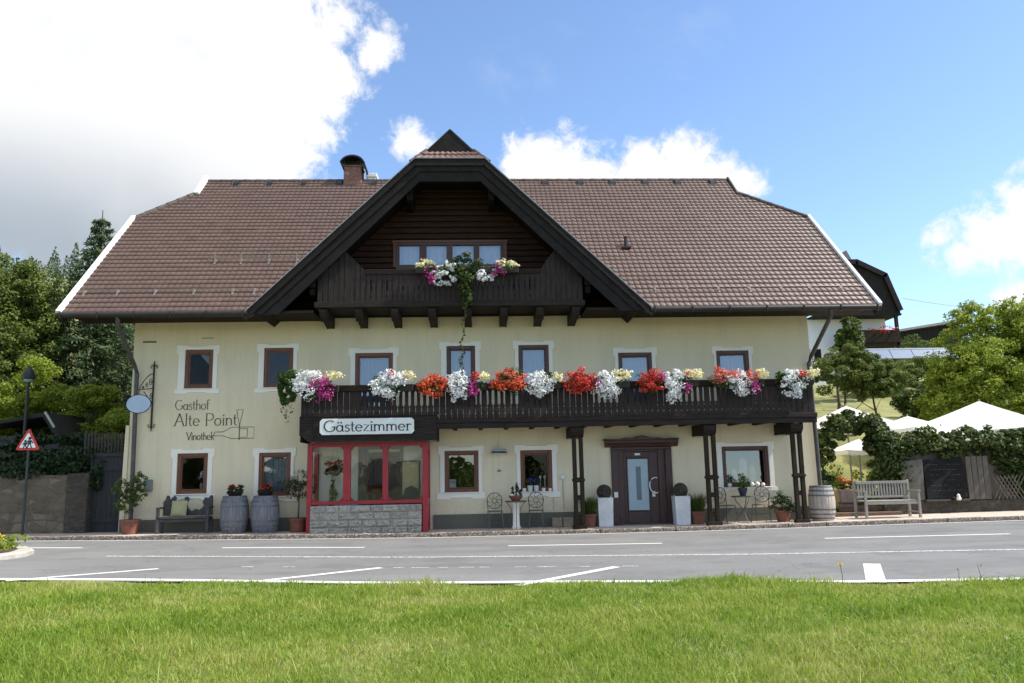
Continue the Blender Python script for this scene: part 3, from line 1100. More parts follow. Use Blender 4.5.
def build_windows():
    rng = random.Random(4)
    for i, (a, b, c, d, style, s) in enumerate(WINS):
        fm = M['frame'] if i in (0, 1, 7, 8, 9, 10, 2) else M['frame_dark']
        f = 0.085
        y0, y1 = 0.015, 0.085
        mb = MB().box(a, a + f, y0, y1, c, d).box(b - f, b, y0, y1, c, d).box(a + f, b - f, y0, y1, d - f, d).box(a + f, b - f, y0, y1, c, c + f)
        # inner sash, a little further in
        g = 0.035
        ia, ib, ic, id_ = a + f, b - f, c + f, d - f
        mb.box(ia, ia + g, 0.04, 0.07, ic, id_).box(ib - g, ib, 0.04, 0.07, ic, id_).box(ia + g, ib - g, 0.04, 0.07, id_ - g, id_).box(ia + g, ib - g, 0.04, 0.07, ic, ic + g)
        win = mb.build('window', fm, house, bevel=0.006)
        style2 = {0: 'low', 1: 'dark', 7: 'low', 9: 'half', 10: 'low', 11: 'half'}.get(i)
        gm = {'dark': M['glass_dark'], 'bright': M['glass_sky'], 'curtain': M['glass_sky'], 'shop': M['glass']}[style]
        gm = {'half': M['glass_half'], 'low': M['glass_low']}.get(style2, gm)
        t = rng.uniform(-0.004, 0.004)
        tt = {0: 0.0, 2: 0.02, 3: 0.015, 4: 0.02, 5: 0.02, 6: 0.02, 9: 0.003, 11: 0.022}.get(i, 0.0)
        MB().add([(ia + g, 0.055 + t, ic + g), (ib - g, 0.055 - t, ic + g), (ib - g, 0.055 - t + tt, id_ - g), (ia + g, 0.055 + t + tt, id_ - g)], [(0, 1, 2, 3)]).build('pane', gm, win)
        surround_poly(s, (a, b, c, d)).build('surround', M['surround'], win, bevel=0.006)
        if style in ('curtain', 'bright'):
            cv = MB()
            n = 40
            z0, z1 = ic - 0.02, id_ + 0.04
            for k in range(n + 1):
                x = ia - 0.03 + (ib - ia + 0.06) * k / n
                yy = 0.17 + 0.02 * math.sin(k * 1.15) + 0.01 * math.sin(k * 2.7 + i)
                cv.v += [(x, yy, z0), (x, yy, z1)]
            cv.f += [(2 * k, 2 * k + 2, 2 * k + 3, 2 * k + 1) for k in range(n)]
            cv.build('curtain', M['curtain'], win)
        if i == 0:
            MB().add([(ib, 0.16, id_), (ib - 0.33, 0.16, id_), (ib, 0.16, id_ - 0.38)], [(0, 1, 2)]).build('curtain', M['curtain'], win)
        # sheet metal sill
        if i in (0, 1, 7, 8, 9, 10, 11):
            MB().box(a - 0.03, b + 0.03, -0.06, 0.014, c - 0.025, c - 0.004).build('sill', M['surround'], win, bevel=0.004)
    return


build_shell()
build_windows()


# ------------------------------------------------------------------ roof
EY, EZ, SL = -1.35, 5.45, 0.95
RY = 4.53
RZ = EZ + SL * (RY - EY)
XL, XR = -10.1, 10.42
GX = -0.55                                   # cross gable axis
GH, GR = 5.05, 10.21                         # half width at the eave, ridge height
CS = math.cos(math.atan(SL))
SN = math.sin(math.atan(SL))


def roof_limits(y):
    """left and right end of the front slope at depth y"""
    l = XL if y < 2.45 else (XL + (y - 2.45) * 1.0 if y < 3.8 else -8.74)
    r = XR if y < 2.35 else (XR - (y - 2.35) * 1.26 if y < 3.7 else 8.68)
    return l, r


def tile_strip(V, F, T, x0, x1, y0, y1, rng, org=(0, 0)):
    """one course of pantiles between x0 and x1; y0 is its lower edge"""
    P = 0.158
    spp = 8
    n = max(2, int(round((x1 - x0) / P * spp)))
    z0, z1 = EZ + SL * (y0 - EY), EZ + SL * (y1 - EY)
    o = len(V)
    ty = 0
    last = None
    for i in range(n + 1):
        x = x0 + (x1 - x0) * i / n
        ph = (x / P) % 1.0
        # pan then roll, steeper on one flank
        h = 0.026 * (ph / 0.22 if ph < 0.22 else 1.0 - 0.55 * ((ph - 0.22) / 0.78) ** 1.4 if ph < 0.97 else 0.45 * (1 - ph) / 0.03)
        idx = int(math.floor(x / (2 * P)))
        if idx != last:
            last = idx
            ty = rng.uniform(-0.005, 0.007)
        up0 = 0.026 + h + ty
        up1 = 0.004 + h
        V.append((x, y0 - SN * 0.004, z0 - 0.02))
        V.append((x, y0 - SN * up0 * 0.7 - 0.012, z0 + CS * up0))
        V.append((x, y1 - SN * up1 * 0.7, z1 + CS * up1))
    tones = {}
    for i in range(n):
        a = o + i * 3
        F.append((a, a + 3, a + 4, a + 1))
        F.append((a + 1, a + 4, a + 5, a + 2))
        xm = x0 + (x1 - x0) * (i + .5) / n
        key = int(math.floor(xm / (2 * P)))
        if key not in tones:
            tones[key] = min(1, max(0, rng.gauss(0.5, 0.13)))
        T += [tones[key] * 0.6, tones[key]]


def build_roof():
    rng = random.Random(11)
    V, F, T = [], [], []
    rows = 36
    for r in range(rows):
        y0 = EY + (RY - EY) * r / rows
        y1 = EY + (RY - EY) * (r + 1) / rows + 0.012
        ym = (y0 + y1) / 2
        l, rr = roof_limits(ym)
        zm = EZ + SL * (ym - EY)
        d = (GR - zm) / 0.955
        if d > 0.05:
            tile_strip(V, F, T, l, GX - d + 0.12, y0, y1, rng)
            tile_strip(V, F, T, GX + d - 0.12, rr, y0, y1, rng)
        else:
            tile_strip(V, F, T, l, rr, y0, y1, rng)
    roof = bulk('roof', V, F, M['tile'], house)
    at = roof.data.attributes.new('tone', 'FLOAT', 'FACE')
    at.data.foreach_set('value', T)
    # plain slabs: boarding below the tiles, back slope and half hips
    bz = lambda y: EZ + SL * (y - EY) - 0.06
    bk = MB()
    lz = bz(2.45)
    yb = 2 * RY - EY
    rz = bz(RY)
    # front boarding left and right of the cross gable
    for s in (-1, 1):
        xe = XL + 0.02 if s < 0 else XR - 0.02
        xh = -8.74 if s < 0 else 8.68
        yk = 2.42
        bk.add([(xe, EY, bz(EY)), (GX + s * GH, EY, bz(EY)), (GX, 3.9, bz(3.9)), (GX, RY, rz), (xh, RY, rz), (xh, 3.75, bz(3.75)), (xe, yk, bz(yk))],
               [(0, 1, 2, 3, 4, 5, 6)])
        m = lambda y: 2 * RY - y
        bk.add([(xe, m(EY), bz(EY)), (GX, m(EY), bz(EY)), (GX, RY, rz), (xh, RY, rz), (xh, m(3.75), bz(3.75)), (xe, m(yk), bz(yk))], [(5, 4, 3, 2, 1, 0)])
        bk.add([(xe, yk, bz(yk)), (xh, 3.75, bz(3.75)), (xh, m(3.75), bz(3.75)), (xe, m(yk), bz(yk))], [(0, 1, 2, 3)])
        bk.add([(xh, 3.75, bz(3.75)), (xh, RY, rz), (xh, m(3.75), bz(3.75))], [(0, 1, 2)])
    b = bk.build('roof_boarding', M['slate'], roof)
    # verge boards of white sheet metal; right gablet one coloured as in shade
    up = (0, -SN, CS)

    def verge(m, a, b_, wd, ht, name='verge_board'):
        MB().beam(a, b_, wd, ht, up).build(name, m, roof, bevel=0.01)
    z = lambda y: EZ + SL * (y - EY)
    verge(M['white_metal'], (XL - 0.02, EY - 0.05, z(EY) + 0.02), (XL - 0.02, 2.5, z(2.5) + 0.07), 0.13, 0.11)
    verge(M['white_metal'], (XR + 0.02, EY - 0.05, z(EY) + 0.02), (XR + 0.02, 2.4, z(2.4) + 0.07), 0.10, 0.11)
    verge(M['white_metal'], (-8.74, 3.72, z(3.72) + 0.04), (-8.74, RY + 0.05, z(RY) + 0.16), 0.16, 0.17)
    verge(M['gutter'], (8.70, 3.62, z(3.62) + 0.02), (8.70, RY + 0.03, z(RY) + 0.09), 0.07, 0.12)  # dark metal puts the shade on this verge into its colour
    # dark barge under the verge
    for x in (XL + 0.06, XR - 0.06):
        verge(M['barge'], (x, EY, z(EY) - 0.16), (x, 2.4, z(2.4) - 0.14), 0.06, 0.2, 'barge_board')
    # ridge tiles and hip tiles: overlapping half round caps
    def caps(a, b_, r, ln):
        rd = MB()
        a, b_ = Vector(a), Vector(b_)
        n = int((b_ - a).length / ln)
        for i in range(n):
            p = a.lerp(b_, i / n)
            q = a.lerp(b_, (i + 1.12) / n)
            rd.tube([p, q], [r, r * 0.86], 10)
        rd.build('ridge_tiles', M['tile_dark'], roof, smooth=True)
    caps((-8.66, RY, RZ + 0.0), (8.62, RY, RZ + 0.0), 0.085, 0.38)
    caps((XL + 0.02, 2.5, z(2.5) + 0.01), (-8.74, 3.84, z(3.84) + 0.01), 0.095, 0.36)
    caps((XR - 0.02, 2.4, z(2.4) + 0.01), (8.72, 3.72, z(3.72) + 0.01), 0.095, 0.36)
    # vents just below the ridge
    for x in (-7.7, -6.63, -5.52, -4.35, -3.25, 2.45, 3.63, 4.71, 5.82, 6.91, 8.1):
        v = MB()
        y = 4.36
        v.prism_x([(y - 0.16, z(y - 0.16) + 0.03), (y + 0.12, z(y + 0.12) + 0.03), (y + 0.02, z(y) + 0.15), (y - 0.13, z(y - 0.13) + 0.13)], x - 0.09, x + 0.09)
        v.build('roof_vent', M['black_metal'], roof, bevel=0.01)
    # pipe through the right slope
    y = 0.96
    MB().tube([(4.4, y, z(y)), (4.4, y, z(y) + 0.34), (4.4, y + 0.0, z(y) + 0.36)], [0.055, 0.05, 0.07], 10).box(4.27, 4.53, y - 0.14, y + 0.1, z(y) + 0.0, z(y) + 0.05).build('roof_vent', M['gutter'], roof, smooth=True)
    # snow guards: pipes on little brackets
    def guard(x0, x1, y, xs, n=1):
        g = MB()
        for k in range(n):
            zz = z(y) + 0.13 + 0.07 * k
            g.tube([(x0, y - 0.02, zz), (x1, y - 0.02, zz)], 0.010, 6)
        for x in xs:
            g.beam((x, y - 0.06, z(y - 0.06) + 0.04), (x, y - 0.02, z(y) + 0.15 + 0.07 * (n - 1)), 0.03, 0.012)
            g.beam((x, y - 0.10, z(y - 0.10) + 0.055), (x, y + 0.12, z(y + 0.12) + 0.055), 0.05, 0.012)
        g.build('snow_guard', M['guard'], roof)
    guard(-10.0, -5.6, -0.72, [-9.86, -9.03, -8.09, -7.12, -6.14, -5.6])
    guard(4.7, 10.3, -0.80, [4.77, 5.61, 6.45, 7.28, 8.13, 8.9, 9.75])
    guard(-7.2, -4.5, 0.45, [-7.0, -6.3, -5.55, -4.8], 3)
    # gutters
    for a, b_ in ((XL - 0.02, GX - GH + 0.05), (GX + GH - 0.02, XR)):
        gt = MB()
        gt.tube([(a, EY - 0.09, EZ - 0.06), (b_, EY - 0.09, EZ - 0.06)], 0.075, 10)
        n = int((b_ - a) / 0.85)
        for i in range(n + 1):
            x = a + 0.1 + (b_ - a - 0.2) * i / n
            gt.box(x - 0.012, x + 0.012, EY - 0.175, EY, EZ - 0.14, EZ + 0.005)
        gt.build('gutter', M['gutter'], roof, smooth=True)
    # flat soffit under the eaves
    for a, b_ in ((XL + 0.05, -3.99), (2.86, XR - 0.05)):
        sf = MB()
        for i in range(8):
            y0 = EY + 0.02 + i * 0.165
            sf.box(a, b_, y0, y0 + 0.158, 5.45, 5.475)
        sf.box(a, b_, EY - 0.012, EY + 0.018, 5.40, EZ + 0.0)
        sf.build('eaves_soffit', M['soffit'], roof)
    # chimney with a curved hood, and the low white shaft beside it
    ch = MB().box(-4.2, -3.62, 4.25, 4.85, RZ - 0.7, RZ + 0.42)
    ch.box(-4.23, -3.59, 4.22, 4.88, RZ + 0.42, RZ + 0.46)
    c = ch.build('chimney', M['brick'], roof, bevel=0.01)
    hd = MB()
    n = 14
    for j, yy in enumerate((4.1, 5.0)):
        for k in range(n + 1):
            a = PI * (0.04 + 0.92 * k / n)
            hd.v.append((-3.91 - 0.40 * math.cos(a), yy, RZ + 0.47 + 0.30 * math.sin(a)))
            hd.v.append((-3.91 - 0.365 * math.cos(a), yy, RZ + 0.455 + 0.26 * math.sin(a)))
    q = 2 * (n + 1)
    for k in range(n):
        a = 2 * k
        hd.f += [(a, a + 2, a + 2 + q, a + q), (a + 1, a + 1 + q, a + 3 + q, a + 3), (a, a + 1, a + 3, a + 2), (a + q, a + q + 2, a + q + 3, a + q + 1)]
    hd.prism([(-4.31, RZ + 0.55), (-4.22, RZ + 0.30), (-4.19, RZ + 0.30), (-4.27, RZ + 0.58)], 4.1, 5.0)
    hd.prism([(-3.51, RZ + 0.55), (-3.42, RZ + 0.22), (-3.47, RZ + 0.20), (-3.56, RZ + 0.52)], 4.1, 5.0)
    for xx in (-4.17, -3.65):
        hd.box(xx - 0.02, xx + 0.02, 4.27, 4.31, RZ + 0.4, RZ + 0.7)
    # inner smoke plate
    hd.prism([(-4.2, RZ + 0.47), (-3.62, RZ + 0.47), (-3.66, RZ + 0.64), (-3.91, RZ + 0.73), (-4.16, RZ + 0.64)], 4.5, 4.56)
    hd.build('chimney_hood', M['black_metal'], roof)
    MB().box(-3.46, -3.18, 4.5, 4.9, RZ - 0.3, RZ + 0.14).box(-3.50, -3.14, 4.46, 4.94, RZ + 0.14, RZ + 0.27).build('flue', M['white_metal'], roof, bevel=0.01)

    # ------------------------------------------------ cross gable roof
    zf = lambda d: GR - 0.955 * d                # height at distance d from its axis
    yf = EY - 0.03
    hd_ = 0.90                                   # half width of the clipped top
    hz = zf(hd_)
    gy, gd = -1.12, 0.57                         # gablet
    cr = MB()
    for s in (-1, 1):
        X = lambda d: GX + s * d
        top = [(X(GH), yf, zf(GH)), (X(hd_), yf, hz), (X(gd), gy, zf(gd)), (X(0), gy, GR), (X(0), 4.0, GR), (X(GH), EY + 0.0, zf(GH))]
        bot = [(p[0], p[1], p[2] - 0.13) for p in top]
        f = [0, 1, 2, 3, 4, 5]
        if s > 0:
            f = f[::-1]
        cr.add(top + bot, [tuple(f[::-1]), tuple(i + 6 for i in f)] + [(i, (i + 1) % 6, (i + 1) % 6 + 6, i + 6) for i in range(6)])
    cr.build('gable_roof', M['slate'], roof)
    # small hip of real tiles between barge and gablet
    hp = MB()
    nrow = 2
    for r in range(nrow):
        t0, t1 = r / nrow, (r + 1) / nrow
        y0, y1 = yf + (gy - yf) * t0, yf + (gy - yf) * t1
        z0_, z1_ = hz + (zf(gd) - hz) * t0 + 0.05, hz + (zf(gd) - hz) * t1 + 0.05
        w0, w1 = hd_ + (gd - hd_) * t0, hd_ + (gd - hd_) * t1
        n = 44
        o = len(hp.v)
        for i in range(n + 1):
            u = -1 + 2 * i / n
            h = 0.028 * (0.5 - 0.5 * math.cos(2 * PI * u * w0 / 0.158)) ** 1.3
            hp.v += [(GX + u * w0, y0 - 0.01, z0_ - 0.03), (GX + u * w0, y0 - 0.03, z0_ + 0.035 + h), (GX + u * w1, y1, z1_ + 0.005 + h)]
        for i in range(n):
            a = o + 3 * i
            hp.f += [(a, a + 3, a + 4, a + 1), (a + 1, a + 4, a + 5, a + 2)]
    hp.build('hip_tiles', M['tile_hip'], roof)
    for s in (-1, 1):
        hc = MB()
        a, b_ = Vector((GX + s * 1.0, yf - 0.0, hz - 0.02)), Vector((GX + s * 0.62, gy, zf(gd) + 0.07))
        for i in range(3):
            hc.tube([a.lerp(b_, i / 3), a.lerp(b_, (i + 1.15) / 3)], [0.07, 0.06], 8)
        hc.build('ridge_tiles', M['tile_dark'], roof, smooth=True)
    # gablet
    gb = MB().prism([(GX - gd - 0.03, zf(gd) + 0.03), (GX + gd + 0.03, zf(gd) + 0.03), (GX, GR + 0.08)], gy - 0.04, gy - 0.01)
    gb.build('gablet', M['barge'], roof)
    fl = MB()
    for s in (-1, 1):
        fl.beam((GX + s * (gd + 0.06), gy + 0.0, zf(gd) + 0.04), (GX, gy + 0.0, GR + 0.11), 0.10, 0.03, (s * 0.7, 0, 0.7))
    fl.build('gablet_flashing', M['gutter'], roof)
    # barge boards: outer pair stands proud of the inner pair
    def barge(y0, y1, o0, o1, m, name, ext=0.0):
        """band between two offsets measured straight down from the roof line"""
        b = MB()
        k = 0.955
        # left, top, right pieces
        tw0 = hd_ - 0.0
        def P(d, off):
            return zf(d) - off
        for s in (-1, 1):
            zc = 5.36
            d0 = min(GH + ext, (GR - o0 - zc) / k)
            pa = [(GX + s * d0, P(d0, o0)), (GX + s * (hd_ + 0.0), hz - o0 * 0.72)]
            inner_top_d = hd_ - (o1 - o0) * 0.30
            pb = [(GX + s * inner_top_d, hz - o1 * 0.72 - 0.0), (GX + s * (GR - o1 - zc) / k, zc), (GX + s * d0, zc)]
            b.prism(pa + pb if s < 0 else (pa + pb)[::-1], y0, y1)
        d1 = hd_ - (o1 - o0) * 0.30
        b.prism([(GX - hd_, hz - o0 * 0.72), (GX + hd_, hz - o0 * 0.72), (GX + d1, hz - o1 * 0.72), (GX - d1, hz - o1 * 0.72)], y0, y1)
        return b.build(name, m, roof)
    barge(yf - 0.09, yf - 0.02, -0.02, 0.42, M['barge'], 'barge_board', 0.03)
    barge(yf - 0.055, yf + 0.02, 0.40, 0.78, M['barge2'], 'barge_board', 0.0)
    # shadow lath along the outer barge and light flashing on top of it
    lt = MB()
    for s in (-1, 1):
        lt.beam((GX + s * (GH + 0.0), yf - 0.12, zf(GH) - 0.16), (GX + s * (hd_ + 0.0), yf - 0.12, hz - 0.13), 0.05, 0.07, (s * 0.7, 0, 0.7))
    lt.beam((GX - hd_, yf - 0.12, hz - 0.13), (GX + hd_, yf - 0.12, hz - 0.13), 0.05, 0.07)
    lt.build('barge_board', M['barge'], roof)
    fs = MB()
    for s in (-1, 1):
        fs.beam((GX + s * (GH + 0.06), yf - 0.03, zf(GH) + 0.0), (GX + s * hd_, yf - 0.03, hz + 0.055), 0.17, 0.022, (s * 0.7, 0, 0.7))
    fs.beam((GX - hd_ - 0.02, yf - 0.03, hz + 0.05), (GX + hd_ + 0.02, yf - 0.03, hz + 0.05), 0.17, 0.022)
    fs.build('flashing', M['grey_metal'], roof)
    # boarded underside of the gable overhang
    un = MB()
    for s in (-1, 1):
        for k in range(7):
            y0 = EY + 0.03 + k * 0.19
            a = [(GX + s * (GH - 0.35), y0, zf(GH - 0.35) - 0.42), (GX + s * (hd_ - 0.1), y0, hz - 0.28)]
            un.add([a[0], a[1], (a[1][0], y0 + 0.18, a[1][2]), (a[0][0], y0 + 0.18, a[0][2]),
                    (a[0][0], y0, a[0][2] + 0.05), (a[1][0], y0, a[1][2] + 0.05), (a[1][0], y0 + 0.18, a[1][2] + 0.05), (a[0][0], y0 + 0.18, a[0][2] + 0.05)],
                   [(0, 1, 2, 3), (7, 6, 5, 4), (0, 4, 5, 1), (3, 2, 6, 7), (1, 5, 6, 2), (0, 3, 7, 4)])
    un.box(GX - hd_, GX + hd_, EY + 0.02, 0.2, hz - 0.30, hz - 0.25)
    un.build('gable_soffit', M['soffit_dark'], roof)
    # purlin ends under the gable overhang
    for x, zt in ((-1.62, 8.85), (0.52, 8.85), (-4.05, 6.35), (2.95, 6.35)):
        pr = MB().box(x - 0.09, x + 0.09, -1.22, 0.0, zt - 0.26, zt).box(x - 0.075, x + 0.075, -1.12, 0, zt - 0.44, zt - 0.263)
        pr.build('purlin_end', M['barge2'], roof, bevel=0.015)
    return roof


def mk_tile_dark():
    m = mat('old_ridge_tile', (0.05, 0.034, 0.028), 0.75, 0.5, 7, 0.4, 25, col2=(0.11, 0.08, 0.065))
    return m


M['tile_dark'] = mk_tile_dark()
M['tile_hip'] = mat('gable_hip_tile', (0.15, 0.075, 0.055), 0.6, 0.4, 7, 0.3, 25, col2=(0.24, 0.14, 0.11))
M['guard'] = mat('galvanised_metal', (0.27, 0.23, 0.20), 0.4, 0.1, 5, metal=0.5)
M['barge2'] = mat('inner_barge_wood', (0.0125, 0.0105, 0.0098), 0.7, 0.4, 7, 0.5, 30, stretch=(0.6, 3, 0.6), spec=0.2)
M['soffit_dark'] = mat('gable_soffit_wood', (0.013, 0.008, 0.006), 0.7, 0.35, 8, 0.4, 30, stretch=(0.4, 3, 3), spec=0.2)
roof = build_roof()


# ------------------------------------------------------------------ gable wall and its balcony
def build_gable():
    g = MB()
    wx0, wx1, wz0, wz1 = -2.06, 0.86, 6.88, 7.56
    z = 5.54
    bh = 0.165
    while z < 9.35:
        half = min(GH, (GR - z) / 0.955) - 0.38
        a, b = GX - half, GX + half
        zt = z + bh - 0.012
        parts = [(a, b)]
        if zt > wz0 and z < wz1:
            parts = [(a, wx0), (wx1, b)]
        for p, q in parts:
            g.prism_x([(0.0, z), (-0.035, z + 0.012), (-0.045, z + bh * 0.45), (-0.03, zt - 0.01), (0.0, zt), (0.12, zt), (0.12, z)], p, q)
        z += bh
    g.build('gable_wall', M['log'], house)
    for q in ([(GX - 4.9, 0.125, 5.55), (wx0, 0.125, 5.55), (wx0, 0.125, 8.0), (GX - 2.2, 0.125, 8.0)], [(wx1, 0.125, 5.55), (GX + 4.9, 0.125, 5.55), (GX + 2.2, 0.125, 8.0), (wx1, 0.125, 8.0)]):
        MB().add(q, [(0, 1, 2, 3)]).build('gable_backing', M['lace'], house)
    # window band of four sashes
    f = MB()
    f.box(wx0, wx1, -0.06, 0.06, wz1 - 0.06, wz1 + 0.02).box(wx0, wx1, -0.06, 0.06, 6.35, 6.96)
    xs = [(-1.97, -1.43), (-1.24, -0.70), (-0.54, 0.03), (0.19, 0.76)]
    ed = [wx0] + [v for p in xs for v in p] + [wx1]
    for i in range(0, len(ed), 2):
        f.box(ed[i], ed[i + 1], -0.05, 0.05, 6.94, wz1 - 0.05)
    win = f.build('window', M['frame_dark'], house, bevel=0.006)
    tr = MB().box(wx0 - 0.1, wx1 + 0.1, -0.07, -0.045, wz1 + 0.021, wz1 + 0.08).box(wx0 - 0.07, wx0 - 0.001, -0.07, -0.04, 6.9, wz1 + 0.02).box(wx1 + 0.001, wx1 + 0.07, -0.07, -0.04, 6.9, wz1 + 0.02)
    tr.build('surround', M['frame'], win)
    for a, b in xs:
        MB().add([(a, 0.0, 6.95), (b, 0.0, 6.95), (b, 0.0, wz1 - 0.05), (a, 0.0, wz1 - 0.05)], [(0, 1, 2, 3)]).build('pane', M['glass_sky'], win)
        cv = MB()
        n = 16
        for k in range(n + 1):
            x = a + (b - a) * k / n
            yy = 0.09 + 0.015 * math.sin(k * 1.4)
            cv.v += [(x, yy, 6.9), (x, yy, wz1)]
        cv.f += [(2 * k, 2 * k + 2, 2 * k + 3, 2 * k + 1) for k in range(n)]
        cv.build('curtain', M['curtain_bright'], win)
    # wall plate at the foot of the gable
    MB().box(GX - GH + 0.05, GX + GH - 0.05, -0.14, -0.002, 5.545, 5.64).box(GX - GH + 0.2, GX + GH - 0.2, -0.11, -0.002, 5.642, 5.72).build('wall_plate', M['soffit_dark'], house, bevel=0.01)

    # balcony
    Y = -1.2
    bal = MB().box(-3.95, 2.82, Y + 0.02, -0.15, 5.56, 5.60)
    bl = bal.build('gable_balcony', M['dark_wood_h'], house)
    MB().box(-3.98, 2.85, Y - 0.03, Y + 0.06, 5.56, 5.70).build('fascia_beam', M['dark_wood_h'], bl, bevel=0.01)
    pk = MB()

    def planks(x0, x1, ztop, pitch=0.135, notch=True):
        n = int(round((x1 - x0) / pitch))
        p = (x1 - x0) / n
        for i in range(n):
            a = x0 + i * p + 0.004
            b = x0 + (i + 1) * p - 0.004
            zt = ztop(a) if callable(ztop) else ztop
            zt2 = ztop(b) if callable(ztop) else ztop
            z0 = 5.705
            jj = 0.004 * ((i * 7) % 3)
            if notch and i % 3 != 2:
                c = 0.016
                pk.prism([(a, z0), (b, z0), (b, z0 + 0.10), (b - c, z0 + 0.13), (b, z0 + 0.16), (b, z0 + 0.25), (b - c, z0 + 0.30), (b - c, z0 + 0.52), (b, z0 + 0.58), (b, zt2), (a, zt),
                          (a, z0 + 0.58), (a + c, z0 + 0.52), (a + c, z0 + 0.30), (a, z0 + 0.25), (a, z0 + 0.16), (a + c, z0 + 0.13), (a, z0 + 0.10)], Y - jj, Y + 0.03)
            else:
                pk.prism([(a, z0), (b, z0), (b, zt2), (a, zt)], Y - jj, Y + 0.03)
    planks(-2.70, 1.72, 6.40)
    lt = lambda x: interp(x, [(-3.90, 6.70), (-3.25, 7.06), (-2.70, 6.50)])
    rt = lambda x: interp(x, [(1.72, 6.50), (2.10, 7.04), (2.80, 6.62)])
    planks(-3.90, -2.70, lt, 0.13, False)
    planks(1.72, 2.80, rt, 0.13, False)
    pk.build('balustrade', M['balcony_wood'], bl)
    # side boards of the balcony
    for x in (-3.90, 2.78):
        sd = MB()
        for i in range(8):
            y0 = Y + 0.035 + i * 0.135
            sd.box(x - 0.012, x + 0.018, y0, y0 + 0.128, 5.705, 6.60)
        sd.build('side_boards', M['balcony_wood'], bl)
    MB().box(-2.72, 1.74, Y - 0.03, Y + 0.10, 6.40, 6.54).build('rail', M['soffit'], bl, bevel=0.012)
    for x, in ((-3.86,), (2.74,)):
        pc = MB()
        for k in range(3):
            pc.box(x - 0.12 + 0.02 * k, x + 0.12 - 0.02 * k, Y - 0.06 + 0.02 * k, Y + 0.2, 6.66 - 0.18 * k, 6.80 - 0.18 * k)
        pc.build('beam_head', M['barge2'], bl, bevel=0.02)
    for x in (-3.76, -2.88, -1.98, -1.04, -0.13, 0.79, 1.71, 2.62):
        MB().prism_x([(-1.16, 5.555), (-1.16, 5.47), (-1.08, 5.36), (-0.86, 5.27), (-0.75, 5.34), (0.0, 5.24), (0.0, 5.555)], x - 0.095, x + 0.095).build('corbel', M['balcony_wood'], bl, bevel=0.018)


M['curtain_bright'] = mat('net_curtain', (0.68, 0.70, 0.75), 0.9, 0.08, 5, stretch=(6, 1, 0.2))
M['balcony_wood'] = mat('balcony_wood', (0.030, 0.0215, 0.0185), 0.68, 0.5, 8, 0.5, 30, stretch=(3, 3, 0.35), spec=0.2)
build_gable()


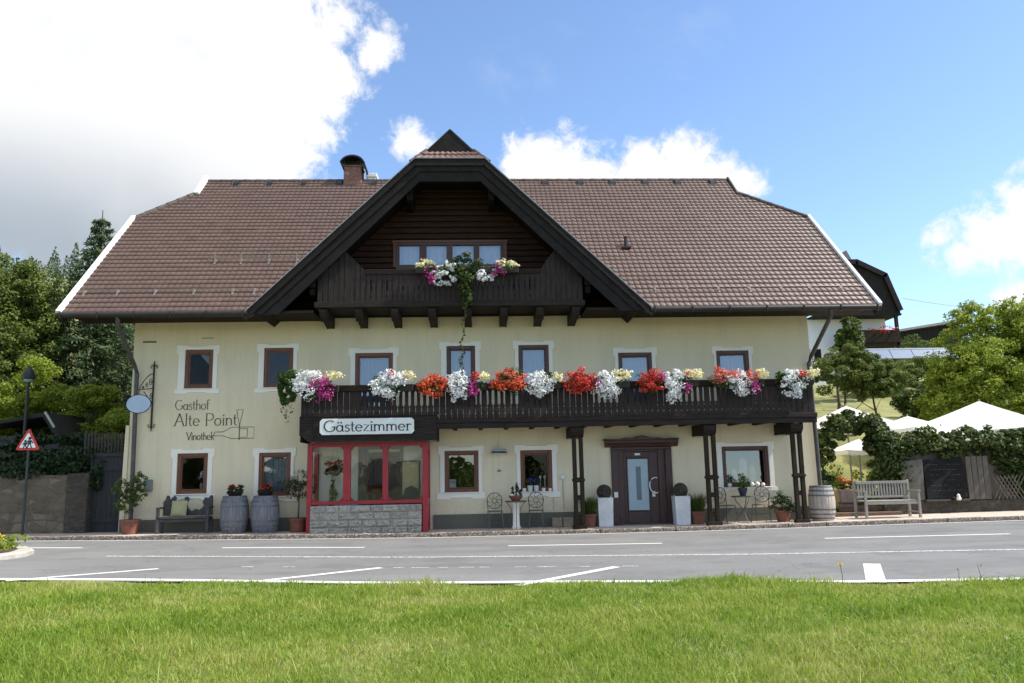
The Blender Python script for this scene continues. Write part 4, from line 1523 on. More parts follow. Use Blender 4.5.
# ------------------------------------------------------------------ main balcony
def build_balcony():
    Y = -1.2
    bl = MB().box(-4.25, 8.58, Y + 0.03, -0.002, 2.60, 2.70).build('balcony', M['dark_wood_h'], house)
    MB().box(-0.93, 8.62, Y - 0.04, Y + 0.07, 2.49, 2.62).box(-0.93, 8.63, Y - 0.055, Y + 0.05, 2.622, 2.74).build('fascia_beam', M['dark_wood_h'], bl, bevel=0.012)
    pk = MB()
    rng = random.Random(2)
    x = -4.25
    openings = [(-2.72, -0.98), (0.10, 1.66), (3.0, 4.25), (5.1, 6.35)]
    p = 0.146
    n = int((8.58 + 4.25) / p)
    p = (8.58 + 4.25) / n
    for i in range(n):
        a, b = -4.25 + i * p + 0.004, -4.25 + (i + 1) * p - 0.004
        m = (a + b) / 2
        z0 = 2.745 if m > -0.93 else 2.84
        zt = 3.44
        op = any(s < m < e for s, e in openings) and rng.random() < 0.9
        c = 0.034 if op else 0.003
        y = Y - rng.uniform(0, 0.006)
        pk.prism([(a, z0), (b, z0), (b, z0 + 0.08), (b - 0.014, z0 + 0.11), (b, z0 + 0.14), (b, 2.98), (b - 0.012, 3.0), (b, 3.02), (b, 3.05), (b - c, 3.10), (b - c * 0.75, 3.40), (b, zt), (a, zt),
                  (a + c * 0.75, 3.40), (a + c, 3.10), (a, 3.05), (a, 3.02), (a + 0.012, 3.0), (a, 2.98), (a, z0 + 0.14), (a + 0.014, z0 + 0.11), (a, z0 + 0.08)], y, y + 0.028)
    pk.build('balustrade', M['balcony_wood'], bl)
    for xx in (8.555, -4.25):
        sd = MB()
        for i in range(8):
            y0 = Y + 0.035 + i * 0.145
            sd.box(xx, xx + 0.028, y0, y0 + 0.138, 2.745, 3.44)
        sd.build('side_boards', M['balcony_wood'], bl)
    MB().box(-4.27, 8.61, Y - 0.06, Y + 0.10, 3.445, 3.60).box(8.50, 8.61, Y + 0.102, -0.004, 3.445, 3.60).box(-4.27, -4.16, Y + 0.102, -0.004, 3.445, 3.60).build('rail', M['soffit'], bl, bevel=0.012)
    # boxed front over the bay, with clipped lower corners
    bx = MB()
    zz = [2.24, 2.39, 2.54, 2.69, 2.835]
    bx.prism([(-4.05, 2.22), (-0.93, 2.22), (-0.93, 2.375), (-4.22, 2.375)], Y - 0.03, Y + 0.03)
    for a, b in zip(zz[1:], zz[2:]):
        bx.box(-4.27, -0.93, Y - 0.03, Y + 0.03, a + 0.004 - 0.012, b - 0.012)
    bx.box(-4.27, -0.93, Y - 0.045, Y + 0.02, 2.826, 2.845)
    for xx in (-4.26, -0.96):
        bx.box(xx, xx + 0.04, Y + 0.032, -0.04, 2.22, 2.83)
    bx.box(-3.92, -3.90, Y - 0.045, Y - 0.031, 2.24, 2.82)
    bx.build('boxed_front', M['dark_wood_h'], bl)
    # joists and beam heads over the posts
    for x in (2.555, 5.895, 8.11):
        MB().prism_x([(-1.17, 2.485), (-1.17, 2.36), (-1.05, 2.24), (-0.0, 2.24), (0.0, 2.485)], x - 0.155, x + 0.155).build('beam_head', M['dark_wood_h'], bl, bevel=0.015)
    for i in range(14):
        x = -0.5 + i * 0.66
        MB().box(x - 0.05, x + 0.05, Y + 0.08, -0.01, 2.50, 2.597).build('joist', M['soffit_dark'], bl)
    # twin posts tied together by blocks
    for x0, x1 in ((2.47, 2.64), (5.80, 5.99), (8.02, 8.20)):
        pm = MB()
        for x in (x0, x1):
            pm.box(x - 0.05, x + 0.05, -1.10, -1.0, 0.03, 2.24)
        for zc in (0.28, 1.18, 0.75):
            pm.box(x0 + 0.052, x1 - 0.052, -1.09, -1.01, zc - 0.06, zc + 0.06)
        for zc in (1.18,):
            pm.box(x0 - 0.07, x1 + 0.07, -1.12, -0.98, zc - 0.035, zc + 0.035)
        pm.box(x0 - 0.09, x1 + 0.09, -1.13, -0.97, 0.0, 0.10)
        pm.build('balcony_post', M['dark_wood'], bl, bevel=0.008)
    # diagonal strap at the right end
    return bl


build_balcony()


# ------------------------------------------------------------------ red bay
def build_bay():
    yf, yb = -0.95, -0.002
    f = MB()
    zt = 2.21
    f.box(-4.12, -4.00, yf, yf + 0.11, -0.02, zt).box(-1.30, -1.16, yf, yf + 0.11, -0.02, zt)
    f.box(-4.0, -1.30, yf, yf + 0.10, 2.1, zt)
    f.box(-4.0, -1.30, yf + 0.01, yf + 0.10, 0.70, 0.79)
    for a, b in ((-3.24, -3.06), (-2.28, -2.14)):
        f.box(a, b, yf + 0.005, yf + 0.095, 0.79, 2.1)
    for x in (-4.12, -1.27):
        f.box(x, x + 0.11, -0.11, -0.003, -0.02, zt)
        f.box(x, x + 0.11, yf + 0.112, -0.112, 2.0, zt)
        f.box(x, x + 0.11, yf + 0.112, -0.112, 0.68, 0.79)
    # raised strips and pane corners
    f.box(-4.10, -1.18, yf - 0.02, yf - 0.002, 2.13, 2.16)
    c = 0.09
    for a, b in ((-4.0, -3.24), (-3.06, -2.28), (-2.14, -1.30)):
        for (px, sx) in ((a, 1), (b, -1)):
            for (pz, sz) in ((0.79, 1), (2.1, -1)):
                tri = [(px, pz), (px + sx * c, pz), (px, pz + sz * c)]
                if sx * sz < 0:
                    tri = tri[::-1]
                f.prism(tri, yf + 0.03, yf + 0.06)
    f.box(-4.12, -4.0, yf - 0.012, yf - 0.001, 0.0, 0.14).box(-1.30, -1.16, yf - 0.012, yf - 0.001, 0.0, 0.14)
    bay = f.build('bay_window', M['red'], house, bevel=0.006)
    for a, b in ((-4.0, -3.24), (-3.06, -2.28), (-2.14, -1.30)):
        MB().add([(a, yf + 0.045, 0.79), (b, yf + 0.045, 0.79), (b, yf + 0.045, 2.1), (a, yf + 0.045, 2.1)], [(0, 1, 2, 3)]).build('pane', M['glass'], bay)
    for x in (-4.06, -1.21):
        MB().add([(x, yf + 0.11, 0.79), (x, -0.11, 0.79), (x, -0.11, 2.0), (x, yf + 0.11, 2.0)], [(0, 1, 2, 3)]).build('pane', M['glass'], bay)
    # split stone breast
    st = MB()
    rng = random.Random(6)
    z = -0.02
    for r, h in enumerate((0.18, 0.17, 0.18, 0.17)):
        x = -4.02
        while x < -1.34:
            ln = min(rng.uniform(0.28, 0.5), -1.32 - x)
            if -1.32 - x - ln < 0.12:
                ln = -1.32 - x
            o = rng.uniform(0, 0.03)
            nx, nz = 9, 5
            v0 = len(st.v)
            for kz in range(nz + 1):
                for kx in range(nx + 1):
                    e = kx in (0, nx) or kz in (0, nz)
                    st.v.append((x + 0.003 + (ln - 0.006) * kx / nx, yf - 0.03 - (rng.uniform(0.006, 0.014) if e else o + rng.uniform(0.005, 0.065)), z + 0.003 + (h - 0.006) * kz / nz))
            for kz in range(nz):
                for kx in range(nx):
                    a = v0 + kz * (nx + 1) + kx
                    st.f.append((a, a + 1, a + nx + 2, a + nx + 1))
            x += ln
        z += h
    br = st.build('stone_breast', M['split_block'], bay)
    MB().box(-4.02, -1.32, yf - 0.031, yf - 0.002, -0.02, 0.675).build('mortar', M['mortar'], br)
    for x in (-4.1, -1.26):
        MB().box(x, x + 0.08, yf + 0.112, -0.112, -0.02, 0.678).build('side_panel', M['red'], bay)
    for a, b in ((-4.0, -3.02), (-1.84, -1.28)):
        MB().box(a, b, -0.02, -0.003, 0, 2.2).build('bay_brightening_panel', M['bay_bright'], bay)  # pale panels added over the facade; interior brightness put into the colour
    # inner door seen through the glass
    d = MB()
    a, b, c_, e = BAYDOOR
    d.box(a, b, 0.03, 0.09, c_, e)
    for zc in (0.25, 1.15):
        d.box(a + 0.12, b - 0.12, 0.015, 0.028, zc, zc + 0.7)
    d.build('inner_door', M['door_wood'], house, bevel=0.01)
    MB().box(-3.0, -2.752, -0.02, -0.001, 0, 2.05).box(-1.948, -1.85, -0.02, 0.0, 0, 2.05).box(-3.0, -1.85, -0.025, 0, 2.052, 2.15).build('inner_door_frame', M['plank_brown'], house)


M['mortar'] = mat('stone_mortar', (0.20, 0.188, 0.16), 0.95, 0.2, 9)
M['split_block'] = leaf_mat('split_stone_block', [(0.25, 0.232, 0.195), (0.345, 0.322, 0.275), (0.45, 0.425, 0.37)], 0, 0.95, 14)
build_bay()


# ------------------------------------------------------------------ front door
def build_door():
    a, b, z0, z1 = DOOR
    leaf0, leaf1 = 3.90, 4.80
    d = MB()
    # stiles and rails round the tall pane
    g0, g1, gz0, gz1 = 3.97, 4.57, 0.33, 1.71
    d.box(leaf0, g0, 0.05, 0.11, 0.02, 1.87).box(g1, leaf1, 0.05, 0.11, 0.02, 1.87).box(g0, g1, 0.05, 0.11, 0.02, gz0).box(g0, g1, 0.05, 0.11, gz1, 1.87)
    for s in ((g0, g0 + 0.03, gz0, gz1), (g1 - 0.03, g1, gz0, gz1), (g0 + .03, g1 - .03, gz0, gz0 + 0.03), (g0 + .03, g1 - .03, gz1 - 0.03, gz1)):
        d.box(s[0], s[1], 0.035, 0.06, s[2], s[3])
    door = d.build('door', M['door_wood'], house, bevel=0.006)
    MB().box(g0 + 0.03, g1 - 0.03, 0.06, 0.09, gz0 + 0.03, gz1 - 0.03).build('door_pane', M['frost'], door)
    MB().box(4.215, 4.345, 0.054, 0.0595, 0.62, 1.48).build('pane_stripe', M['frost_dark'], door)
    hd = MB()
    pts = []
    for k in range(15):
        t = rad(70 + 220 * k / 14)
        pts.append((4.70 + 0.15 * math.cos(t), -0.03, 0.99 + 0.20 * math.sin(t)))
    hd.tube(pts, 0.017, 8)
    hd.tube([(pts[0][0], -0.03, pts[0][2]), (pts[0][0], 0.05, pts[0][2])], 0.012, 6).tube([(pts[-1][0], -0.03, pts[-1][2]), (pts[-1][0], 0.05, pts[-1][2])], 0.012, 6)
    hd.build('handle', M['steel'], door, smooth=True)
    MB().box(4.20, 4.34, 0.028, 0.049, 1.775, 1.83).build('number_plate', M['sign_white'], door)
    MB().box(4.62, 4.70, 0.028, 0.049, 0.70, 0.84).build('notice', M['sign_white'], door)
    fr = MB()
    fr.box(3.56, 3.735, -0.06, 0.019, 0.0, 1.925).box(4.985, 5.16, -0.06, 0.019, 0.0, 1.925)
    fr.box(3.56, 5.16, -0.065, 0.019, 1.927, 1.99)
    fr.box(3.718, leaf0 - 0.003, 0.02, 0.12, 0.0, 1.947).box(leaf1 + 0.003, 4.997, 0.02, 0.12, 0.0, 1.947).box(leaf0, leaf1, 0.02, 0.12, 1.873, 1.947)
    fr.box(3.535, 3.74, -0.08, -0.062, 0.0, 0.22).box(4.98, 5.185, -0.08, -0.062, 0.0, 0.22)
    # cornice: profile swept across, with a carved crest
    fr.prism_x([(-0.065, 1.993), (-0.10, 2.01), (-0.13, 2.05), (-0.20, 2.10), (-0.21, 2.165), (0.0, 2.165), (0.0, 1.993)], 3.40, 5.32)
    fr.prism([(3.36, 2.167), (5.34, 2.167), (5.34, 2.21), (4.95, 2.20), (4.80, 2.23), (4.62, 2.22), (4.45, 2.275), (4.36, 2.285), (4.27, 2.275), (4.10, 2.22), (3.92, 2.23), (3.77, 2.20), (3.36, 2.21)], -0.225, -0.002)
    fr.build('door_frame', M['door_wood'], house, bevel=0.01)
    MB().box(3.60, 5.12, -0.30, 0.12, -0.05, 0.018).build('doorstep', M['concrete'], house, bevel=0.01)
    MB().box(3.60, 3.70, -0.075, -0.0605, 0.70, 0.84).build('notice', M['sign_white'], house)


M['steel'] = mat('brushed_steel', (0.62, 0.63, 0.64), 0.3, 0.06, 8, metal=0.9)
build_door()


# ------------------------------------------------------------------ drainpipes and small fittings
def build_fittings():
    MB().tube([(-8.68, -1.44, 5.36), (-8.69, -1.40, 5.24), (-8.71, -1.25, 5.10), (-8.70, -0.22, 4.26), (-8.69, -0.12, 4.12), (-8.66, -0.12, 2.0), (-8.64, -0.12, 0.10)], 0.055, 10).build('drainpipe', M['pipe'], house, smooth=True)
    MB().tube([(9.12, -1.44, 5.38), (9.13, -1.38, 5.20), (9.10, -1.20, 5.02), (9.02, -0.24, 4.30), (9.0, -0.12, 4.14), (9.03, -0.12, 2.0), (9.05, -0.12, 0.05)], 0.055, 10).build('drainpipe', M['pipe'], house, smooth=True)
    # lamp over the terrace: cable, housing and lit-less tube
    l = MB().box(0.46, 0.80, -0.20, -0.06, 1.94, 2.00).prism_x([(-0.24, 1.885), (-0.20, 1.935), (-0.06, 1.935), (-0.02, 1.885)], 0.44, 0.82).build('wall_lamp', M['grey_metal'], house, bevel=0.008)
    MB().box(0.47, 0.79, -0.21, -0.05, 1.868, 1.884).build('lamp_tube', M['sign_white'], l)
    MB().tube([(0.63, -0.012, 2.49), (0.63, -0.012, 2.0)], 0.008, 6).tube([(0.63, -0.012, 1.87), (0.63, -0.012, 1.44)], 0.006, 6).build('cable', M['surround'], l)
    MB().lathe([(0.03, 0), (0.045, 0.02), (0.03, 0.05)], (0.63, -0.03, 1.42), 10).build('cable_plug', M['grey_metal'], l)
    bl = MB().tube([(2.28, 0.0, 1.25), (2.28, -0.07, 1.25)], [0.07, 0.055], 14).build('door_bell', M['sign_white'], house, smooth=True)
    MB().tube([(2.28, -0.012, 1.19), (2.28, -0.012, 0.42)], 0.012, 6).build('conduit', M['conduit'], house)
    MB().tube([(2.02, -0.012, 0.86), (2.02, -0.012, 0.42)], 0.010, 6).build('conduit', M['conduit'], house)
    MB().box(-8.37, -8.18, -0.10, -0.002, 1.10, 1.40).build('meter_box', M['box_grey'], house, bevel=0.012)
    # tie-rod anchors in the plaster
    MB().box(-8.62, -8.28, -0.022, -0.002, 4.93, 4.96).build('wall_anchor', M['iron'], house)
    MB().box(-7.12, -6.82, -0.015, -0.002, 5.02, 5.04).build('wall_anchor', M['box_grey'], house)


M['pipe'] = mat('drainpipe_metal', (0.085, 0.075, 0.068), 0.45, 0.25, 5, metal=0.3)
M['conduit'] = mat('conduit', (0.42, 0.42, 0.38), 0.6, 0.1, 5)
M['box_grey'] = mat('grey_green_box', (0.19, 0.21, 0.19), 0.6, 0.15, 5)
build_fittings()


# ------------------------------------------------------------------ lettering drawn with strokes
def arc(cx, cy, rx, ry, a0, a1, n=18):
    return [(cx + rx * math.cos(rad(a0 + (a1 - a0) * i / n)), cy + ry * math.sin(rad(a0 + (a1 - a0) * i / n))) for i in range(n + 1)]


GLY = {
    'G': (0.92, [arc(.46, .5, .42, .5, 48, 318), [(.80, .42), (.80, .12)], [(.58, .42), (.92, .42)]]),
    'a': (0.60, [arc(.26, .28, .22, .28, 0, 360), [(.48, .57), (.48, .08), (.56, 0)]]),
    's': (0.46, [[(.38, .50), (.30, .58), (.18, .58), (.10, .50), (.10, .40), (.20, .33), (.32, .27), (.39, .19), (.38, .08), (.28, 0), (.16, 0), (.06, .09)]]),
    't': (0.36, [[(.14, .86), (.14, .12), (.20, .01), (.32, .03)], [(.0, .58), (.32, .58)]]),
    'h': (0.60, [[(.10, 1.0), (.10, 0)], [(.10, .38)] + arc(.29, .36, .19, .22, 160, 0) + [(.48, 0)]]),
    'o': (0.60, [arc(.28, .29, .24, .29, 0, 360)]),
    'f': (0.40, [[(.14, 0), (.14, .80)] + arc(.28, .82, .14, .18, 180, 40), [(.0, .58), (.32, .58)]]),
    'A': (0.80, [[(.02, 0), (.38, 1.0)], [(.38, 1.0), (.74, 0)], [(.15, .36), (.61, .36)]]),
    'l': (0.26, [[(.12, 1.0), (.12, 0)]]),
    'e': (0.60, [[(.05, .31), (.50, .31)] + arc(.28, .29, .23, .29, 5, 320)]),
    'P': (0.72, [[(.12, 1.0), (.12, 0)], [(.12, 1.0), (.34, 1.0)] + arc(.36, .72, .28, .28, 90, -90) + [(.12, .44)]]),
    'i': (0.26, [[(.12, .58), (.12, 0)], arc(.12, .82, .03, .03, 0, 360, 8)]),
    'n': (0.60, [[(.10, .58), (.10, 0)], [(.10, .38)] + arc(.29, .36, .19, .22, 160, 0) + [(.48, 0)]]),
    'V': (0.76, [[(.02, 1.0), (.38, 0)], [(.38, 0), (.74, 1.0)]]),
    'k': (0.52, [[(.10, 1.0), (.10, 0)], [(.42, .58), (.12, .26)], [(.22, .36), (.48, 0)]]),
    'z': (0.50, [[(.04, .57), (.42, .57), (.04, .02), (.44, .02)]]),
    'm': (0.92, [[(.10, .58), (.10, 0)], [(.10, .38)] + arc(.27, .36, .17, .22, 160, 0) + [(.44, 0)], [(.44, .38)] + arc(.61, .36, .17, .22, 160, 0) + [(.78, 0)]]),
    'r': (0.42, [[(.10, .58), (.10, 0)], [(.10, .36)] + arc(.27, .40, .16, .18, 160, 40)]),
    ' ': (0.36, []),
}
GLY['ä'] = (GLY['a'][0], GLY['a'][1] + [arc(.16, .80, .03, .03, 0, 360, 8), arc(.38, .80, .03, .03, 0, 360, 8)])


def stroke(mb, pts, wd, y, T, thin=0.5):
    """ribbon along a polyline; steep strokes are fat, flat ones thin, as with a broad pen"""
    P = [Vector(T(p)) for p in pts]
    n = len(P)
    o = len(mb.v)
    for i, p in enumerate(P):
        d = (P[min(i + 1, n - 1)] - P[max(i - 1, 0)])
        if d.length < 1e-6:
            d = Vector((1, 0))
        d.normalize()
        ww = wd * (thin + (1 - thin) * abs(d.y))
        s = Vector((-d.y, d.x)) * ww / 2
        for q in (p + s, p - s):
            mb.v.append((q.x, y, q.y))
            mb.v.append((q.x, y + 0.003, q.y))
    for i in range(n - 1):
        a = o + i * 4
        mb.f += [(a, a + 4, a + 6, a + 2), (a + 1, a + 3, a + 7, a + 5), (a, a + 1, a + 5, a + 4), (a + 2, a + 6, a + 7, a + 3)]


def write(mb, text, x0, x1, z0, cap, wd, y, serif=0.16, thin=0.5, xh=1.0):
    tot = sum(GLY[c][0] for c in text)
    sx = (x1 - x0) / tot
    x = x0
    for c in text:
        w_, st = GLY[c]
        T = lambda p, x=x: (x + p[0] * sx, z0 + p[1] * cap)
        for s in st:
            stroke(mb, s, wd, y, T, thin)
            for p, q in ((s[0], s[1]), (s[-1], s[-2])):
                if serif and len(s) == 2 and abs(p[0] - q[0]) < 0.4 and abs(p[1] - q[1]) > 0.4:
                    stroke(mb, [(p[0] - serif * 0.6, p[1]), (p[0] + serif * 0.6, p[1])], wd * 0.7, y - 0.0006, T, thin)
        x += w_ * sx
    return mb


lt = MB()
write(lt, 'Gasthof', -7.72, -6.84, 3.16, 0.25, 0.022, -0.006)
write(lt, 'Alte Point', -7.72, -6.12, 2.745, 0.31, 0.029, -0.006)
write(lt, 'Vinothek', -7.40, -6.70, 2.38, 0.20, 0.022, -0.006)
idt = lambda p: p
bt = [(-6.70, 2.485), (-6.70, 2.56), (-6.68, 2.575), (-6.48, 2.575), (-6.26, 2.69), (-5.69, 2.69), (-5.69, 2.40), (-6.26, 2.40), (-6.48, 2.475), (-6.68, 2.475), (-6.70, 2.485)]
stroke(lt, bt, 0.016, -0.006, idt, 0.9)
for s in ([(-6.07, 2.69), (-6.07, 2.40)], [(-5.86, 2.65), (-5.86, 2.43), (-6.05, 2.43)], [(-6.05, 2.65), (-5.86, 2.65)],
          [(-6.15, 3.14), (-5.98, 3.14), (-6.05, 2.80), (-6.08, 2.80), (-6.15, 3.14)]):
    stroke(lt, s, 0.014, -0.007, idt, 0.9)
stroke(lt, [(-6.065, 2.80), (-6.065, 2.36)], 0.024, -0.008, idt, 0.9)
lt.build('painted_lettering', M['letter'], house)

# ================================================================== SIGNS
def build_signs():
    # rooms sign on the boxed balcony front
    t = thing('rooms_sign', 'white board with clipped corners reading Gästezimmer above the red bay', 'sign', (-2.62, -1.25, 2.58))
    c = 0.06
    x0, x1, z0, z1 = -1.15, 1.14, -0.195, 0.195
    poly = [(x0 + c, z0), (x1 - c, z0), (x1, z0 + c), (x1, z1 - c), (x1 - c, z1), (x0 + c, z1), (x0, z1 - c), (x0, z0 + c)]
    MB().prism(poly, -0.035, -0.002).build('board', M['sign_white'], t, bevel=0.006)
    lt = MB()
    write(lt, 'Gästezimmer', -1.05, 1.08, -0.115, 0.265, 0.034, -0.040, 0.17, 0.55)
    lt.build('lettering', M['letter_dark'], t)
    # hanging oval sign on its wrought iron bracket
    t = thing('hanging_sign', 'oval blue hanging sign on a scrolled wrought iron wall bracket', 'hanging sign', (-8.29, 0, 3.3))
    b = MB()
    b.beam((0, -0.035, -0.60), (0, -0.035, 1.05), 0.045, 0.03)
    for z in (1.05, -0.60):
        s = 1 if z > 0 else -1
        b.tube([(0, -0.035, z), (0, -0.035, z + 0.10 * s)], [0.022, 0.004], 8)
        for k in (-1, 1):
            b.tube([(0, -0.035, z - 0.05 * s), (0.07 * k, -0.035, z - 0.02 * s), (0.09 * k, -0.035, z - 0.08 * s), (0.06 * k, -0.035, z - 0.10 * s)], 0.011, 6)
    # arm reaching out over the pavement, with scrolls
    b.tube([(0, -0.04, 0.42), (0, -0.95, 0.30)], 0.014, 6)
    b.tube([(0, -0.04, 0.80)] + [(0, -0.08 - 0.8 * i / 8, 0.80 - 0.46 * (i / 8) ** 1.6) for i in range(1, 9)], 0.012, 6)
    for cy, cz, r in ((-0.22, 0.56, 0.11), (-0.45, 0.46, 0.085), (-0.14, 0.20, 0.10), (-0.66, 0.37, 0.06)):
        b.tube([(0, cy + r * (1 - i / 20) * math.cos(i * 0.55), cz + r * (1 - i / 20) * math.sin(i * 0.55)) for i in range(17)], 0.009, 6)
    b.tube([(0, -0.04, 0.05), (0, -0.30, 0.14), (0, -0.60, 0.28)], 0.012, 6)
    b.tube([(0, -0.88, 0.31), (0, -0.88, 0.17)], 0.008, 6)
    b.build('bracket', M['iron'], t, smooth=True)
    pl = MB()
    n = 36
    for y in (-0.895, -0.865):
        pl.v += [(0.29 * math.cos(2 * PI * i / n), y, -0.05 + 0.22 * math.sin(2 * PI * i / n)) for i in range(n)]
    pl.f += [tuple(range(n)), tuple(range(2 * n - 1, n - 1, -1))] + [(i, i + n, (i + 1) % n + n, (i + 1) % n) for i in range(n)]
    pl.build('oval_plate', M['oval'], t, bevel=0.004)
    rm = MB().tube([(0.295 * math.cos(2 * PI * i / n), -0.88, -0.05 + 0.225 * math.sin(2 * PI * i / n)) for i in range(n)], 0.014, 6, closed=True)
    rm.build('rim', M['iron'], t, smooth=True)
    # warning triangle
    zb = gz(-11.0)
    t = thing('warning_sign', 'red bordered triangular warning sign with walking figures on a dark post', 'road sign', (-11.06, -0.5, zb))
    MB().tube([(0, 0, -0.1), (0, 0, 2.58)], 0.032, 10).build('post', M['sign_post'], t, smooth=True)
    z0, z1, hw = 2.06, 2.61, 0.30

    def tri(k, y0, y1):
        cx, cz = 0.0, z0 + (z1 - z0) / 3
        P = [(-hw, z0), (hw, z0), (0, z1)]
        out = []
        for i, (px, pz) in enumerate(P):
            qx, qz = cx + (px - cx) * k, cz + (pz - cz) * k
            nx, nz = P[(i + 1) % 3]
            pv, pw = P[i - 1]
            f = 0.07
            a = (qx + (cx + (pv - cx) * k - qx) * f, qz + (cz + (pw - cz) * k - qz) * f)
            b2 = (qx + (cx + (nx - cx) * k - qx) * f, qz + (cz + (nz - cz) * k - qz) * f)
            out += [a, b2]
        return MB().prism(out, y0, y1)
    tri(1.0, -0.050, -0.036).build('sign_border', M['sign_red'], t)
    tri(0.70, -0.056, -0.0505).build('sign_field', M['sign_face'], t)
    MB().box(-0.05, 0.05, -0.036, -0.02, 2.15, 2.18).box(-0.05, 0.05, -0.036, -0.02, 2.42, 2.45).build('clamp', M['grey_metal'], t)
    fg = MB()
    cz = 2.10

    def fig(x, s):
        T = lambda p: (x + p[0] * s, cz + p[1] * s)
        n = 10
        fg.prism([T((0.0 + 0.035 * math.cos(2 * PI * i / n), 0.215 + 0.035 * math.sin(2 * PI * i / n))) for i in range(n)], -0.060, -0.0565)
        fg.prism([T(p) for p in ((-0.035, 0.10), (0.035, 0.10), (0.03, 0.175), (-0.03, 0.175))], -0.060, -0.0565)
        for a_, b_ in (((-0.01, 0.10), (-0.055, 0.0)), ((0.01, 0.10), (0.05, 0.0)), ((-0.03, 0.17), (-0.075, 0.10)), ((0.03, 0.17), (0.075, 0.11))):
            a_, b_ = Vector(T(a_)), Vector(T(b_))
            d = (b_ - a_).normalized()
            q = Vector((-d.y, d.x)) * 0.012
            fg.prism([tuple(a_ - q), tuple(b_ - q), tuple(b_ + q), tuple(a_ + q)], -0.0605, -0.0568)
    fig(0.045, 1.15)
    fig(-0.06, 0.85)
    fg.build('figures', M['sign_black'], t)
    # street lamp behind the garden wall
    t = thing('street_lamp', 'dark street lamp with bell shade standing behind the ivy wall', 'street lamp', (-13.1, 3.0, terrain_z(-13.1, 3.0)))
    zz = 4.4 - terrain_z(-13.1, 3.0)
    MB().tube([(0, 0, -0.2), (0, 0, zz - 0.05)], [0.06, 0.042], 10).lathe([(0.09, 0), (0.09, 0.5), (0.06, 0.56)], (0, 0, -0.1), 12).build('pole', M['lamp_green'], t, smooth=True)
    MB().lathe([(0.17, -0.02), (0.185, 0.06), (0.14, 0.22), (0.07, 0.30), (0.02, 0.38)], (0, 0, zz), 16).build('lamp_shade', M['lamp_green'], t, smooth=True)
    MB().lathe([(0.02, -0.12), (0.11, -0.08), (0.14, -0.025)], (0, 0, zz), 14).build('lamp_globe', M['oval'], t, smooth=True)


M['sign_post'] = mat('dark_sign_post', (0.05, 0.052, 0.05), 0.5, 0.2, 6, metal=0.3)
M['lamp_green'] = mat('lamp_green_paint', (0.012, 0.016, 0.014), 0.5, 0.2, 6)
build_signs()


# ================================================================== FLOWERS
def X_(px):
    return -4.28 + (px - 300) * 0.02512


def Z_(px, py):
    return 3.60 + (386 - (px - 300) * 0.0136 - py) * 0.0252


